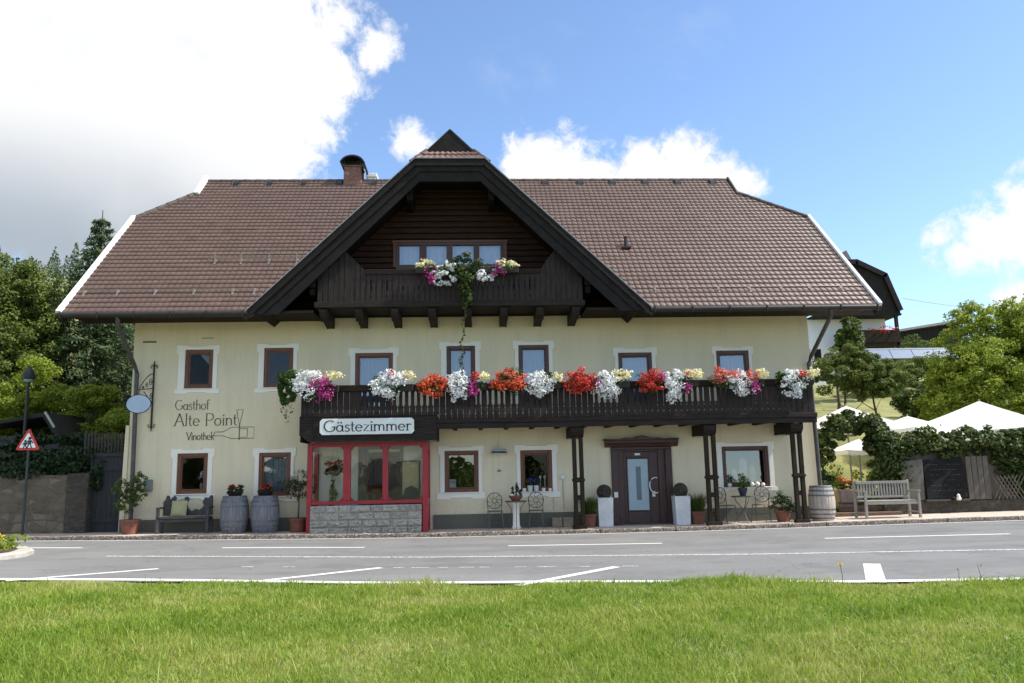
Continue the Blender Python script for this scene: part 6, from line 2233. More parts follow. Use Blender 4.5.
def sill_things():
    """small things on window sills and behind panes"""
    def cup(label, x, z, r, h, m, y=-0.05, grp=None, flowers=None, seed=0):
        t = thing('sill_pot' if flowers is not None else 'lantern', label, 'pot' if flowers is not None else 'lantern', (x, y, z), 0, grp)
        MB().lathe([(r * 0.75, 0), (r, h), (r * 0.85, h), (r * 0.7, h * 0.8), (0, h * 0.8)], (0, 0, 0), 14).build('pot' if flowers is not None else 'holder', M[m], t, smooth=True)
        if flowers:
            foliage('foliage', [((0, 0, h + 0.07), (r * 1.4, r * 1.2, 0.08))], 120, 0.05, 0.03, M['leaf_mid'], t, seed, 8, 0.4)
            foliage('blossoms', [((0, -0.01, h + 0.12), (r * 1.5, r * 1.2, 0.07))], 60, 0.04, 0.04, M[flowers], t, seed + 1, 8, 0.4)
    G = 'pots on the sill of the window behind the pedestal table'
    cup('small white pot with blue flowers, left on the sill behind pedestal table', 1.42, 0.902, 0.07, 0.15, 'white_pot', -0.03, G, 'p_blue', 201)
    cup('small white pot with blue flowers, beside its twin on the sill', 1.58, 0.902, 0.07, 0.15, 'white_pot', -0.03, G, 'p_blue', 203)
    cup('low grey cup at far left of the sill behind pedestal table', 1.27, 0.902, 0.05, 0.08, 'surround', -0.03, G, '', 0)
    cup('low grey cup right of middle on the sill behind pedestal table', 1.77, 0.902, 0.05, 0.08, 'surround', -0.03, G, '', 0)
    cup('low grey cup at far right of the sill behind pedestal table', 1.94, 0.902, 0.045, 0.07, 'surround', -0.03, G, '', 0)
    G2 = 'slim glass candle holders behind the window of the pedestal table'
    for x, lb in ((1.70, 'slim white candle holder behind the glass, left of two'), (1.82, 'slim white candle holder behind the glass, right of two')):
        t = thing('candle_holder', lb, 'candle holder', (x, 0.14, 0.99), 0, G2)
        MB().lathe([(0.03, 0), (0.012, 0.03), (0.012, 0.22), (0.035, 0.25), (0.03, 0.31), (0, 0.31)], (0, 0, 0), 10).build('stem', M['sign_white'], t, smooth=True)
    # display window
    G3 = 'white ornaments on the sill of the display window'
    for x, r, lb in ((7.26, 0.06, 'round white ornament on display window sill, nearest its middle'), (7.40, 0.065, 'round white ornament on display window sill, second from right edge'), (7.55, 0.05, 'round white ornament on display window sill, rightmost'), (6.66, 0.055, 'round white ornament at left end of display window sill')):
        t = thing('ornament', lb, 'ornament', (x, -0.04, 0.90), 0, G3)
        MB().lathe([(r * math.sin(PI * k / 8) + 1e-5, r - r * math.cos(PI * k / 8)) for k in range(9)], (0, 0, 0), 12).build('body', M['surround'], t, smooth=True)
    for x, h, w_, lb in ((7.10, 0.62, 0.10, 'tall pale lantern behind display window, tallest of three'), (7.36, 0.42, 0.07, 'slim pale lantern behind display window, right of tallest'), (6.86, 0.34, 0.07, 'short pale lantern behind display window, left of tallest')):
        t = thing('window_lantern', lb, 'lantern', (x, 0.2, 0.98), 0, 'pale lanterns inside the display window')
        MB().box(-w_, w_, -w_, w_, 0, h).prism([(-w_, h), (w_, h), (0, h + 0.08)], -w_, w_).build('body', M['lantern'], t, bevel=0.01)
    t = thing('window_flowers', 'white flowers in a vase behind the left ground floor window', 'flowers', (-7.02, 0.16, 1.13))
    MB().lathe([(0.04, 0), (0.05, 0.1), (0.03, 0.16)], (0, 0, 0), 12).build('vase', M['box_grey'], t)
    foliage('blossoms', [((0, 0, 0.32), (0.12, 0.09, 0.16))], 60, 0.06, 0.05, M['p_white'], t, 205, 6, 0.4)
    t = thing('window_sticker', 'small white notice inside the window right of the red bay', 'notice', (-0.58, 0.066, 1.13))
    MB().box(-0.085, 0.085, -0.003, 0.002, -0.10, 0.12).build('sheet', M['sign_white'], t)
    MB().box(-0.06, 0.06, -0.006, -0.0035, 0.02, 0.08).build('print', M['oval'], t)
    t = thing('window_flowers', 'low row of small plants behind the window right of the red bay', 'flowers', (-0.2, 0.17, 1.0))
    foliage('foliage', [((-0.05, 0, 0.08), (0.26, 0.08, 0.08))], 160, 0.05, 0.02, M['leaf_olive'], t, 207, 10, 0.4)


M['lantern'] = mat('pale_lantern', (0.52, 0.52, 0.52), 0.6, 0.2, 6)
sill_things()


def bay_things():
    t = thing('hanging_basket', 'hanging basket of pink red flowers behind the left pane of the red bay', 'hanging basket', (-3.52, -0.45, 1.45))
    MB().lathe([(0.06, 0), (0.16, 0.10), (0.17, 0.14), (0, 0.13)], (0, 0, -0.06), 16).build('basket', M['crate'], t)
    MB().tube([(-0.15, 0, 0.08), (0, 0, 0.75), (0.15, 0, 0.08)], 0.005, 5).build('hanger', M['iron'], t)
    foliage('foliage', [((0, 0, 0.10), (0.22, 0.18, 0.16))], 330, 0.07, 0.05, M['leaf_dark'], t, 301, 12, 0.4)
    foliage('blossoms', [((0, -0.02, 0.2), (0.25, 0.2, 0.15))], 240, 0.06, 0.06, M['p_red'], t, 302, 12, 0.4)
    t = thing('room_plant', 'tall slim house plant on a stand inside the left of the red bay', 'house plant', (-3.60, -0.30, 0))
    MB().lathe([(0.10, 0), (0.14, 0.30), (0, 0.28)], (0, 0, 0), 16).build('pot', M['dark_pot'], t)
    MB().tube([(0, 0, 0.28), (0.01, 0, 1.3)], 0.02, 6).build('stem', M['bark'], t)
    foliage('foliage', [((0, 0, 0.95), (0.12, 0.12, 0.40))], 260, 0.10, 0.03, M['leaf_mid'], t, 303, 12, 0.4)
    t = thing('sunlit_patch_panel', 'framed cream panel for the sunlit wall patch inside the right of the red bay', 'wall panel', (-1.66, -0.03, 1.30))
    MB().box(-0.21, 0.21, -0.02, 0.0, -0.42, 0.42).build('panel', M['cream_panel'], t)  # yellow cream stands in for sunlight falling on the wall
    f = MB()
    for s in ((-0.24, -0.21, -0.45, 0.45), (0.21, 0.24, -0.45, 0.45), (-0.21, 0.21, 0.42, 0.45), (-0.21, 0.21, -0.45, -0.42)):
        f.box(s[0], s[1], -0.03, 0.0, s[2], s[3])
    f.build('frame', M['plank_brown'], t)
    t = thing('lectern_stand', 'dark slanted menu stand behind the middle pane of the red bay', 'menu stand', (-2.52, -0.50, 0))
    MB().prism_x([(-0.12, 0.96), (0.12, 1.14), (0.13, 1.12), (-0.11, 0.94)], -0.19, 0.19).build('slanted_top', M['frame_dark'], t)
    MB().box(-0.03, 0.03, -0.03, 0.03, 0.0, 1.02).box(-0.18, 0.18, -0.15, 0.15, 0.0, 0.04).build('stand', M['frame_dark'], t)
    t = thing('wicker_chair', 'grey round backed chair behind the right pane of the red bay', 'chair', (-1.62, -0.52, 0))
    MB().box(-0.2, 0.2, -0.2, 0.2, 0.42, 0.47).build('seat', M['old_wood'], t, bevel=0.02)
    MB().prism([(-0.2, 0.47), (0.2, 0.47), (0.22, 0.85), (0.15, 1.05), (0, 1.12), (-0.15, 1.05), (-0.22, 0.85)], 0.16, 0.21).build('backrest', M['old_wood'], t, bevel=0.01)
    for sx in (-0.17, 0.17):
        for sy in (-0.17, 0.17):
            MB().box(sx - 0.02, sx + 0.02, sy - 0.02, sy + 0.02, 0, 0.42).build('leg', M['old_wood'], t)


M['cream_panel'] = mat('cream_panel', (0.66, 0.52, 0.26), 0.8, 0.1, 4)
bay_things()

# ================================================================== LEFT OF THE HOUSE
def wall_sheet(mb, x0, x1, y0, y1, z0, z1):
    mb.box(x0, x1, y0, y1, z0, z1)


def build_left():
    t = thing('garden_wall', 'old rubble stone garden wall with a darker end pillar, left of the gate', 'wall', (-12, 0.2, 0))
    # hand laid surface: a grid with an uneven face
    rng = np.random.default_rng(3)
    nx, nz = 70, 22
    V, F = [], []
    for k in range(nz + 1):
        for i in range(nx + 1):
            x = -15.0 + 4.66 * i / nx
            z = 1.56 * k / nz + 0.0
            V.append((x + 12, -0.15 + rng.normal() * 0.014, z))
    for k in range(nz):
        for i in range(nx):
            a = k * (nx + 1) + i
            F.append((a, a + 1, a + nx + 2, a + nx + 1))
    bulk('face', V, F, M['garden_stone'], t)
    MB().box(-3.0, 1.66, -0.10, 0.3, -0.1, 1.55).build('core', M['garden_stone'], t)
    MB().box(1.665, 2.20, -0.20, 0.35, -0.1, 1.60).build('pillar', M['pillar_stone'], t, bevel=0.02)
    g = thing('garden_gate', 'tall closed dark plank gate between stone wall and guesthouse corner', 'gate', (-9.4, 0.25, 0.1))
    gm = MB()
    for i in range(7):
        a = -0.40 + i * 0.125
        gm.box(a + 0.003, a + 0.122, 0.0, 0.035, 0.0, 1.90)
    gm.build('boards', M['gate'], g)
    for z in (0.25, 1.55):
        MB().box(-0.40, 0.47, -0.03, -0.001, z, z + 0.11).build('ledge', M['gate'], g)
    MB().box(-0.46, -0.405, -0.04, 0.06, 0, 2.0).box(0.475, 0.53, -0.04, 0.06, 0, 2.0).box(-0.46, 0.53, -0.04, 0.06, 1.905, 2.0).build('gate_frame', M['gate'], g)
    MB().tube([(0.36, -0.05, 0.95), (0.28, -0.05, 0.95)], 0.012, 6).box(0.34, 0.39, -0.035, -0.001, 0.88, 1.02).build('handle', M['iron'], g)
    f = thing('slat_fence', 'dark upright slat fence above and behind the plank gate', 'fence', (-9.6, 0.55, 2.0))
    s = MB()
    for i in range(15):
        a = -0.62 + i * 0.085
        s.box(a, a + 0.048, 0.0, 0.02, -0.3, 0.62 + 0.02 * (i % 2))
    s.build('slats', M['gate_fence'], f)
    MB().box(-0.65, 0.66, 0.021, 0.05, 0.42, 0.48).box(-0.65, 0.66, 0.021, 0.05, 0.02, 0.08).build('rails', M['gate_fence'], f)
    for x in (-0.6, 0.62):
        MB().box(x - 0.035, x + 0.035, 0.021, 0.08, -2.0, 0.70).build('post', M['gate_fence'], f)
    # ivy over the wall
    iv = thing('wall_ivy', 'dark ivy tumbling over the top of the stone garden wall', 'ivy', (-12, 0.3, 1.6))
    foliage('leaves', [((-2.2, 0.1, 0.25), (1.3, 0.6, 0.65)), ((-0.9, 0.0, 0.20), (1.2, 0.55, 0.55)), ((0.3, 0.0, 0.22), (1.2, 0.55, 0.52)), ((1.5, 0.0, 0.25), (0.9, 0.5, 0.45)), ((2.25, 0.1, 0.1), (0.45, 0.4, 0.42)), ((2.3, -0.1, -0.2), (0.2, 0.2, 0.3)),
                       ((-1.5, 0.9, 0.6), (1.6, 0.6, 0.6)), ((0.8, 0.9, 0.65), (1.6, 0.6, 0.55))], 15000, 0.10, 0.075, M['leaf_dark'], iv, 51, 34, 0.24)
    sh = thing('garden_shed', 'small dark roofed garden shed half hidden behind the wall ivy', 'shed', (-13.4, 4.2, terrain_z(-13.4, 4.2)))
    b = -terrain_z(-13.4, 4.2)
    MB().box(-1.1, 1.1, -0.8, 0.9, -0.3, b + 2.75).build('wall', M['old_wood'], sh)
    MB().prism([(-1.5, b + 2.95), (-1.45, b + 3.00), (0.78, b + 3.42), (1.30, b + 2.65), (1.22, b + 2.58), (0.72, b + 3.28)], -1.1, 1.2).build('roof', M['shed_roof'], sh)
    MB().beam((0.80, -1.13, b + 3.42), (1.10, -1.13, b + 2.96), 0.03, 0.06).build('barge_board', M['conduit'], sh)
    MB().box(-0.4, 0.35, -0.83, -0.801, b + 1.9, b + 2.45).build('window', M['board'], sh)


M['gate'] = mat('dark_gate_wood', (0.022, 0.022, 0.024), 0.7, 0.35, 8, 0.4, 30, stretch=(3, 3, 0.4))
M['gate_fence'] = mat('dark_fence_wood', (0.045, 0.035, 0.028), 0.75, 0.35, 8, 0.4, 30, stretch=(3, 3, 0.4))
M['shed_roof'] = mat('dark_shed_roof', (0.014, 0.014, 0.014), 0.75, 0.3, 5, 0.3, 20)
build_left()

tree('broadleaf_tree', 'big round yellow green broadleaf tree at the far left edge', (-17.4, 9.0, terrain_z(-17.4, 9)), (-17.4, 9.0, 8.0), 0.24,
     [((-17.6, 9, 7.3), (2.6, 2.4, 2.4)), ((-16.2, 8.5, 6.0), (1.6, 1.8, 2.0)), ((-16.7, 8.2, 8.3), (1.3, 1.5, 1.1)), ((-18.6, 8.6, 6.0), (2.2, 2.0, 2.6)), ((-16.4, 8.0, 4.4), (2.0, 1.8, 1.8))],
     95000, 0.125, 0.075, M['leaf_yellow'], 71, None, 9, 2.6, 110, 0.20)


def spruce(label, x, y, h, r, seed, n=26000, m='needle', group='spruces behind the guesthouse'):
    z0 = terrain_z(x, y)
    t = thing('spruce_tree', label, 'spruce', (x, y, z0), 0, group)
    MB().tube([(0, 0, -0.3), (0.03, 0, h * 0.5), (0, 0, h)], [0.17, 0.10, 0.015], 8).build('trunk', M['bark'], t, smooth=True)
    rng = np.random.default_rng(seed)
    Ps, Ds = [], []
    z = 0.06 * h
    while z < h * 0.985:
        f = 1 - z / h
        nb = int(4 + 7 * f)
        a0 = rng.uniform(0, 2 * PI)
        for k in range(nb):
            a = a0 + 2 * PI * k / nb + rng.normal() * 0.2
            ln = r * (f ** 0.8) * rng.uniform(0.7, 1.12) + 0.08
            m_ = int(n / (h / 0.26 * 8) * (0.35 + 1.3 * f))
            q = rng.uniform(0.08, 1, m_) ** 0.8
            droop = -0.18 * ln * q ** 1.5 + 0.12 * ln * np.maximum(0, q - 0.75)
            wd = 0.30 * ln * (1 - 0.75 * q) + 0.05
            off = rng.normal(size=m_) * wd * 0.55
            px = np.cos(a) * q * ln - np.sin(a) * off
            py = np.sin(a) * q * ln + np.cos(a) * off
            pz = z + droop - np.abs(off) * 0.35 - np.abs(rng.normal(size=m_)) * 0.10
            Ps.append(np.stack([px, py, pz], 1))
            Ds.append(np.tile([np.cos(a), np.sin(a), 0.5], (m_, 1)))
        z += h * 0.020 + 0.10
    P, D = np.concatenate(Ps), np.concatenate(Ds)
    V, F = leaves(P, 0.24, 0.055, rng, 0.5, D * 0.5)
    bulk('crown', V, F, M[m], t)
    return t


spruce('tall dark spruce whose tip rises beside the left roof verge', -14.1, 9.0, 10.0, 3.1, 81, 42000)
spruce('shorter spruce just behind the left corner of the guesthouse', -11.2, 11.5, 7.6, 2.8, 82, 26000)
spruce('slim young spruce left of the tallest spruce', -15.0, 13.0, 6.6, 2.2, 83, 20000)
# two bare leaders beside the tall spruce
t = thing('bare_tree', 'thin leafless tree top beside the left roof verge', 'tree', (-13.3, 9.6, terrain_z(-13.3, 9.6)))
bm_ = MB().tube([(0, 0, 0), (0.05, 0, 5), (0.0, 0, 9.0)], [0.06, 0.035, 0.008], 6)
rb = random.Random(5)
for i in range(26):
    z = 5.5 + i * 0.13
    a = rb.uniform(0, 2 * PI)
    ln = (9.2 - z) * 0.22 + 0.1
    bm_.tube([(0.03, 0, z), (ln * math.cos(a), ln * math.sin(a), z + 0.25)], [0.010, 0.003], 4)
bm_.build('trunk', M['bark'], t)

for i, (lb, c, r, n) in enumerate([
        ('sunlit yellow green bush behind the garden shed', (-14.6, 6.0, 4.2), (1.3, 1.0, 1.1), 8000),
        ('sunlit yellow green bush right of the garden shed under the spruce', (-12.3, 5.2, 3.5), (1.3, 0.9, 0.95), 9000),
        ('low sunlit bush above the slat fence', (-10.6, 4.0, 2.75), (1.0, 0.8, 0.7), 6000),
        ('sunlit bush at left edge beside the street lamp', (-15.4, 4.6, 3.4), (1.2, 1.0, 1.2), 8000)]):
    tree('bush', lb, (c[0], c[1], terrain_z(c[0], c[1])), (c[0], c[1], c[2]), 0.07, [(c, r), ((c[0] - 0.3, c[1] + 0.2, c[2] - 0.8), (r[0], r[1], r[2]))], n * 2, 0.10, 0.06, M['leaf_bright'], 90 + i, 'sunlit bushes behind the garden wall', 5, 1.0, 26, 0.26, 'bush')


def far_forest():
    """wooded hillside far behind on the left; reads as one mass"""
    rng = np.random.default_rng(12)
    Vs, Fs, o = [], [], 0
    for i in range(300):
        y = rng.uniform(48, 230)
        x = -(y + 21) * rng.uniform(0.28, 0.95)
        z0 = terrain_z(x, y)
        con = rng.random() < 0.55
        h = rng.uniform(5, 9) * (0.55 + y / 330)
        m = 170
        q = rng.uniform(0.05, 1, m) ** (1.3 if con else 1)
        a = rng.uniform(0, 2 * PI, m)
        if con:
            rr = h * 0.27 * (1 - q) ** 0.85 * rng.uniform(0.6, 1.1, m)
            P = np.stack([x + rr * np.cos(a), y + rr * np.sin(a), z0 + h * q], 1)
            L, W = h * 0.10, h * 0.045
        else:
            rr = h * 0.30 * np.sqrt(np.maximum(0, 1 - (2 * q - 1.05) ** 2)) * rng.uniform(0.7, 1.1, m)
            P = np.stack([x + rr * np.cos(a), y + rr * np.sin(a), z0 + h * 0.75 * q], 1)
            L, W = h * 0.09, h * 0.06
        N = np.stack([np.cos(a), np.sin(a), np.full(m, 0.2)], 1)
        V, F = leaves(P, L, W, rng, 0.2, N)
        Vs.append(V)
        Fs.append(F + o)
        o += len(V)
    ob = bulk('forest', np.concatenate(Vs), np.concatenate(Fs), M['far_needle'])
    tag(ob, 'distant wooded hillside of conifers on the left', 'forest', kind='stuff')


far_forest()


# ------------------------------------------------------------------ planted island at the road, left
def island():
    zb = gz(-9) - 0.09
    poly = [(-8.55, -5.0), (-8.65, -5.45), (-9.3, -6.35), (-11.5, -8.0), (-20, -11), (-22, -8.2), (-13, -4.2), (-10.2, -3.3), (-9.2, -3.7), (-8.7, -4.4)]
    o = MB().prism_z(poly, zb - 0.05, zb + 0.10).build('traffic_island', M['island'], bevel=0.03)
    struct(o)
    cx, cy = sum(p[0] for p in poly) / len(poly), sum(p[1] for p in poly) / len(poly)
    inner = [(cx + (p[0] - cx) * 0.93, cy + (p[1] - cy) * 0.90) for p in poly]
    struct(MB().prism_z(inner, zb + 0.09, zb + 0.125).build('flower_bed_soil', M['soil']))
    t = thing('island_flowers', 'low leafy planting with yellow flowers on the traffic island at left edge', 'flowers', (-9.45, -4.75, zb + 0.12))
    foliage('foliage', [((0.0, 0.0, 0.12), (0.62, 0.7, 0.26)), ((-0.9, -0.3, 0.14), (0.9, 0.8, 0.28)), ((-2.2, -1.0, 0.16), (1.2, 1.0, 0.32))], 5200, 0.10, 0.04, M['leaf_bright'], t, 111, 26, 0.3)
    foliage('blossoms', [((-0.1, -0.1, 0.26), (0.6, 0.6, 0.09)), ((-1.1, -0.4, 0.32), (0.8, 0.7, 0.12))], 130, 0.06, 0.06, M['p_yellow'], t, 112, 16, 0.4)


M['island'] = mat('pale_concrete', (0.42, 0.39, 0.34), 0.9, 0.2, 6, 0.3, 30)
island()

# dandelion standing up out of the lawn
t = thing('dandelion', 'single yellow dandelion on a tall stalk at the lawn edge', 'flower', (4.62, -10.75, lawn_z(4.62, -10.75)))
MB().tube([(0, 0, 0), (0.01, 0, 0.15), (-0.005, 0, 0.275)], 0.004, 6).build('stalk', M['conduit_green'] if 'conduit_green' in M else mat('green_stalk', (0.09, 0.12, 0.03), 0.7, 0.1, 5), t)
foliage('flower_head', [((-0.005, 0, 0.285), (0.028, 0.028, 0.012))], 90, 0.03, 0.012, M['p_yellow'], t, 121, 8, 0.5)
t = thing('grass_stalks', 'few tall dry seed stalks standing above the lawn edge', 'grass stalks', (7.0, -11.3, lawn_z(7.0, -11.3)))
sm = MB()
rs = random.Random(2)
for (x, h) in ((0, 0.42), (-0.9, 0.3), (-1.2, 0.26), (0.15, 0.24)):
    sm.tube([(x, 0, 0), (x + rs.uniform(-.02, .02), 0, h * 0.6), (x + rs.uniform(-.05, .05), 0, h)], [0.004, 0.0035, 0.002], 5)
    sm.tube([(x, 0, h * 0.9), (x + 0.01, 0, h * 1.02)], [0.006, 0.002], 5)
sm.build('stalks', M['p_dry'] if 'p_dry' in M else mat('dry_stalk', (0.16, 0.15, 0.06), 0.8, 0.2, 9), t)


# ================================================================== RIGHT: GARDEN TERRACE
def build_right():
    # ivy arch over the garden entrance
    t = thing('ivy_arch', 'leafy ivy archway over the garden entrance right of the guesthouse', 'arch', (10.4, 0.9, 0))
    path = [(-0.85, 0.2), (-0.82, 1.0), (-0.78, 1.7), (-0.68, 2.15), (-0.30, 2.47), (0.2, 2.58), (0.65, 2.48), (0.98, 2.2), (1.1, 1.8), (1.05, 1.4)]
    MB().tube([(p[0], 0, p[1]) for p in path] + [(1.05, 0, 0.0)], 0.03, 8).build('hoop', M['iron'], t, smooth=True)
    bl = []
    for i, p in enumerate(path):
        w_ = 0.30 if i < 3 else 0.36
        bl.append(((p[0], 0.1 * (i % 2), p[1]), (w_, 0.42, 0.34)))
    foliage('leaves', bl, 17000, 0.105, 0.08, M['ivy'], t, 131, 34, 0.30)
    # ivy clad wall
    w_ = thing('ivy_wall', 'low garden wall overgrown with thick ivy along the pavement, right side', 'ivy wall', (13.5, 0.9, 0.05))
    MB().box(-2.4, 8.5, -0.25, 0.15, -0.2, 0.36).build('wall_base', M['pillar_stone'], w_, bevel=0.02)
    MB().box(-2.3, 8.4, 0.0, 0.12, 0.362, 1.75).build('boards', M['plank_brown'], w_)
    bl = []
    rng = random.Random(7)
    for i in range(15):
        x = -2.2 + i * 0.62
        bl.append(((x, -0.05, 1.92 + rng.uniform(-0.06, 0.10)), (0.55, 0.42, 0.42)))
    for x, z in ((-2.1, 1.5), (-1.75, 1.25), (-2.2, 1.05), (1.25, 1.45), (1.5, 1.1), (1.75, 0.75), (2.0, 1.3), (2.3, 0.9), (2.7, 1.2), (2.8, 0.7), (3.4, 1.0), (4.2, 1.2), (5.0, 0.9), (2.2, 1.35), (2.5, 0.65), (2.6, 1.0), (3.0, 1.4), (3.1, 0.9), (3.6, 0.7), (3.8, 1.3)):
        bl.append(((x, -0.12, z), (0.45, 0.26, 0.42)))
    foliage('leaves', bl, 38000, 0.105, 0.08, M['ivy'], w_, 132, 36, 0.28)
    # board, side panels, trellis
    b = thing('menu_board', 'large dark blackboard with faint chalk lines in front of the ivy', 'blackboard', (12.88, 0.55, 0.45))
    MB().add([(-0.60, 0.0, 0.0), (0.53, 0.0, 0.03), (0.53, 0.12, 1.12), (-0.58, 0.12, 1.06), (-0.60, 0.05, 0.0), (0.53, 0.05, 0.03), (0.53, 0.17, 1.12), (-0.58, 0.17, 1.06)],
             [(0, 1, 2, 3), (7, 6, 5, 4), (0, 4, 5, 1), (1, 5, 6, 2), (2, 6, 7, 3), (3, 7, 4, 0)]).build('panel', M['board'], b, bevel=0.01)
    ck = MB()
    for i in range(6):
        z = 0.92 - i * 0.14
        x = -0.45
        y = -0.006 + z * 0.108
        while x < 0.38:
            ln = rng.uniform(0.05, 0.16)
            if rng.random() < 0.7:
                ck.add([(x, y - 0.004, z), (x + ln, y - 0.004, z), (x + ln, y - 0.004, z + 0.012), (x, y - 0.004, z + 0.012)], [(0, 1, 2, 3)])
            x += ln + 0.04
    ck.build('chalk_lines', M['chalk'], b)
    MB().box(-0.64, 0.57, -0.02, 0.06, -0.06, -0.004).build('ledge', M['old_wood'], b)
    p = thing('plank_screen', 'upright grey brown planks between blackboard and lattice', 'screen', (13.80, 0.60, 0.42))
    pm = MB()
    for i in range(4):
        a = -0.32 + i * 0.16
        pm.prism([(a, 0), (a + 0.15, 0), (a + 0.14, 1.15 + 0.02 * (i % 2)), (a + 0.005, 1.16)], 0.0, 0.03)
    pm.build('planks', M['plank_grey'], p)
    q = thing('concrete_panel', 'rough grey concrete slab standing left of the blackboard', 'slab', (11.96, 0.62, 0.42))
    MB().prism([(-0.34, 0), (0.30, 0), (0.32, 1.12), (-0.28, 1.05)], 0.0, 0.07).build('slab', M['concrete'], q, bevel=0.015)
    l = thing('lattice', 'diagonal wooden lattice panel low beside the plank screen', 'lattice', (14.62, 0.52, 0.42))
    lm = MB()
    for i in range(6):
        x0 = -0.30 + i * 0.11
        for s in (-1, 1):
            za, zb = 0.0, 0.62
            xa, xb = x0 - s * 0.18, x0 + s * 0.18
            lm.beam((xa, 0.0 if s < 0 else 0.012, za), (xb, 0.0 if s < 0 else 0.012, zb), 0.012, 0.024)
    lm.build('laths', M['plank_grey'], l)
    # white slatted bench
    x, y = 10.66, -0.42
    b = thing('white_bench', 'weathered white slatted garden bench on the pavement before the ivy arch', 'bench', (x, y, gz(x)))
    m = M['bench_white']
    s = MB()
    for i in range(4):
        s.box(-0.70, 0.70, -0.24 + i * 0.125, -0.135 + i * 0.125, 0.42, 0.445)
    s.build('seat', m, b, bevel=0.004)
    MB().box(-0.68, 0.68, -0.25, -0.22, 0.35, 0.418).build('apron', m, b)
    bk = MB().box(-0.70, 0.70, 0.23, 0.27, 0.86, 0.93).box(-0.70, 0.70, 0.23, 0.27, 0.50, 0.55)
    for i in range(17):
        a = -0.66 + i * 0.0775
        bk.box(a, a + 0.045, 0.24, 0.26, 0.551, 0.859)
    bk.build('backrest', m, b, bevel=0.004)
    for sx in (-1, 1):
        MB().box(sx * 0.70 - 0.03 , sx * 0.70 + 0.03, -0.26, -0.20, 0, 0.66).build('leg', m, b, bevel=0.005)
        MB().box(sx * 0.72 - 0.03, sx * 0.72 + 0.03, 0.272, 0.33, 0, 0.96).build('leg', m, b, bevel=0.005)
        MB().box(sx * 0.71 - 0.035, sx * 0.71 + 0.035, -0.28, 0.27, 0.662, 0.69).build('armrest', m, b, bevel=0.005)
        MB().box(sx * 0.71 - 0.02, sx * 0.71 + 0.02, -0.19, 0.27, 0.12, 0.16).build('side_rail', m, b, bevel=0.005)


M['plank_grey'] = mat('silvered_planks', (0.105, 0.09, 0.07), 0.85, 0.4, 9, 0.5, 30, stretch=(3, 3, 0.4))
build_right()


def parasol(label, ax, ay, az, rx, drop, sides, rot, base, valance=0.14, group='white parasols on the garden terrace'):
    t = thing('parasol', label, 'parasol', (ax, ay, base), 0, group)
    h = az - base
    V, F = [], []
    n = sides
    rings = 7
    vs = [(0, 0, h)]
    per = 6
    for r in range(1, rings + 1):
        f = r / rings
        for k in range(n):
            a0, a1 = rot + 2 * PI * k / n, rot + 2 * PI * (k + 1) / n
            for j in range(per):
                u = j / per
                px = (math.cos(a0) * (1 - u) + math.cos(a1) * u) * rx * f
                py = (math.sin(a0) * (1 - u) + math.sin(a1) * u) * rx * f
                sag = 0.035 * rx * math.sin(PI * u) * f + 0.010 * rx * math.sin(PI * f)
                vs.append((px, py, h - drop * f - sag))
    m = n * per
    for k in range(m):
        F.append((0, 1 + k, 1 + (k + 1) % m))
    for r in range(rings - 1):
        for k in range(m):
            a = 1 + r * m + k
            b = 1 + r * m + (k + 1) % m
            F.append((a, a + m, b + m, b))
    o = len(vs)
    for k in range(m):
        p = vs[1 + (rings - 1) * m + k]
        vs.append((p[0] * 1.005, p[1] * 1.005, p[2] - valance))
    for k in range(m):
        a, b = 1 + (rings - 1) * m + k, 1 + (rings - 1) * m + (k + 1) % m
        F.append((a, o + k, o + (k + 1) % m, b))
    mb = MB()
    mb.add(vs, F)
    mb.build('canopy', M['canvas_t'], t)
    MB().tube([(0, 0, 0), (0, 0, h - 0.02)], 0.028, 10).lathe([(0.03, 0), (0.015, 0.05), (0.0, 0.08)], (0, 0, h), 10).build('pole', M['bench_white'], t, smooth=True)
    rb = MB()
    for k in range(n):
        a = rot + 2 * PI * k / n
        rb.tube([(0, 0, h - 0.05), (math.cos(a) * rx * 0.98, math.sin(a) * rx * 0.98, h - drop - 0.03)], 0.010, 5)
    rb.build('ribs', M['crate'], t)
    MB().lathe([(0.26, 0), (0.28, 0.05), (0.08, 0.09), (0.05, 0.25), (0, 0.25)], (0, 0, 0), 18).build('base', M['concrete'], t)


def canvas_t():
    m = mat('white_parasol_canvas', (0.84, 0.83, 0.79), 0.85, 0.04, 3, 0.15, 10)
    k = NT(m.node_tree)
    tr = k.new('ShaderNodeBsdfTranslucent')
    tr.inputs[0].default_value = (0.8, 0.78, 0.72, 1)
    mx = k.new('ShaderNodeMixShader')
    mx.inputs[0].default_value = 0.25
    k.link(k.n['Principled BSDF'].outputs[0], mx.inputs[1])
    k.link(tr.outputs[0], mx.inputs[2])
    k.link(mx.outputs[0], k.n['Material Output'].inputs[0])
    return m


M['canvas_t'] = canvas_t()
parasol('largest white parasol rising above the ivy wall at far right', 17.05, 5.2, 3.46, 2.95, 0.95, 4, rad(8), terrain_z(17, 5.2))
parasol('wide white parasol behind the ivy arch beside the guesthouse corner', 12.9, 6.2, 3.44, 1.9, 0.75, 8, rad(10), terrain_z(13, 6.2))
parasol('white parasol between arch and the largest parasol', 14.4, 5.0, 2.98, 1.35, 0.42, 8, rad(22), terrain_z(14.5, 5))
parasol('lower white parasol peeking over ivy just left of the largest parasol', 14.5, 3.3, 2.56, 1.25, 0.28, 4, rad(40), terrain_z(14.7, 3.3))
parasol('small shaded parasol on a thin white pole seen through the arch', 12.16, 4.0, 2.22, 0.95, 0.34, 8, rad(0), terrain_z(12.2, 4))


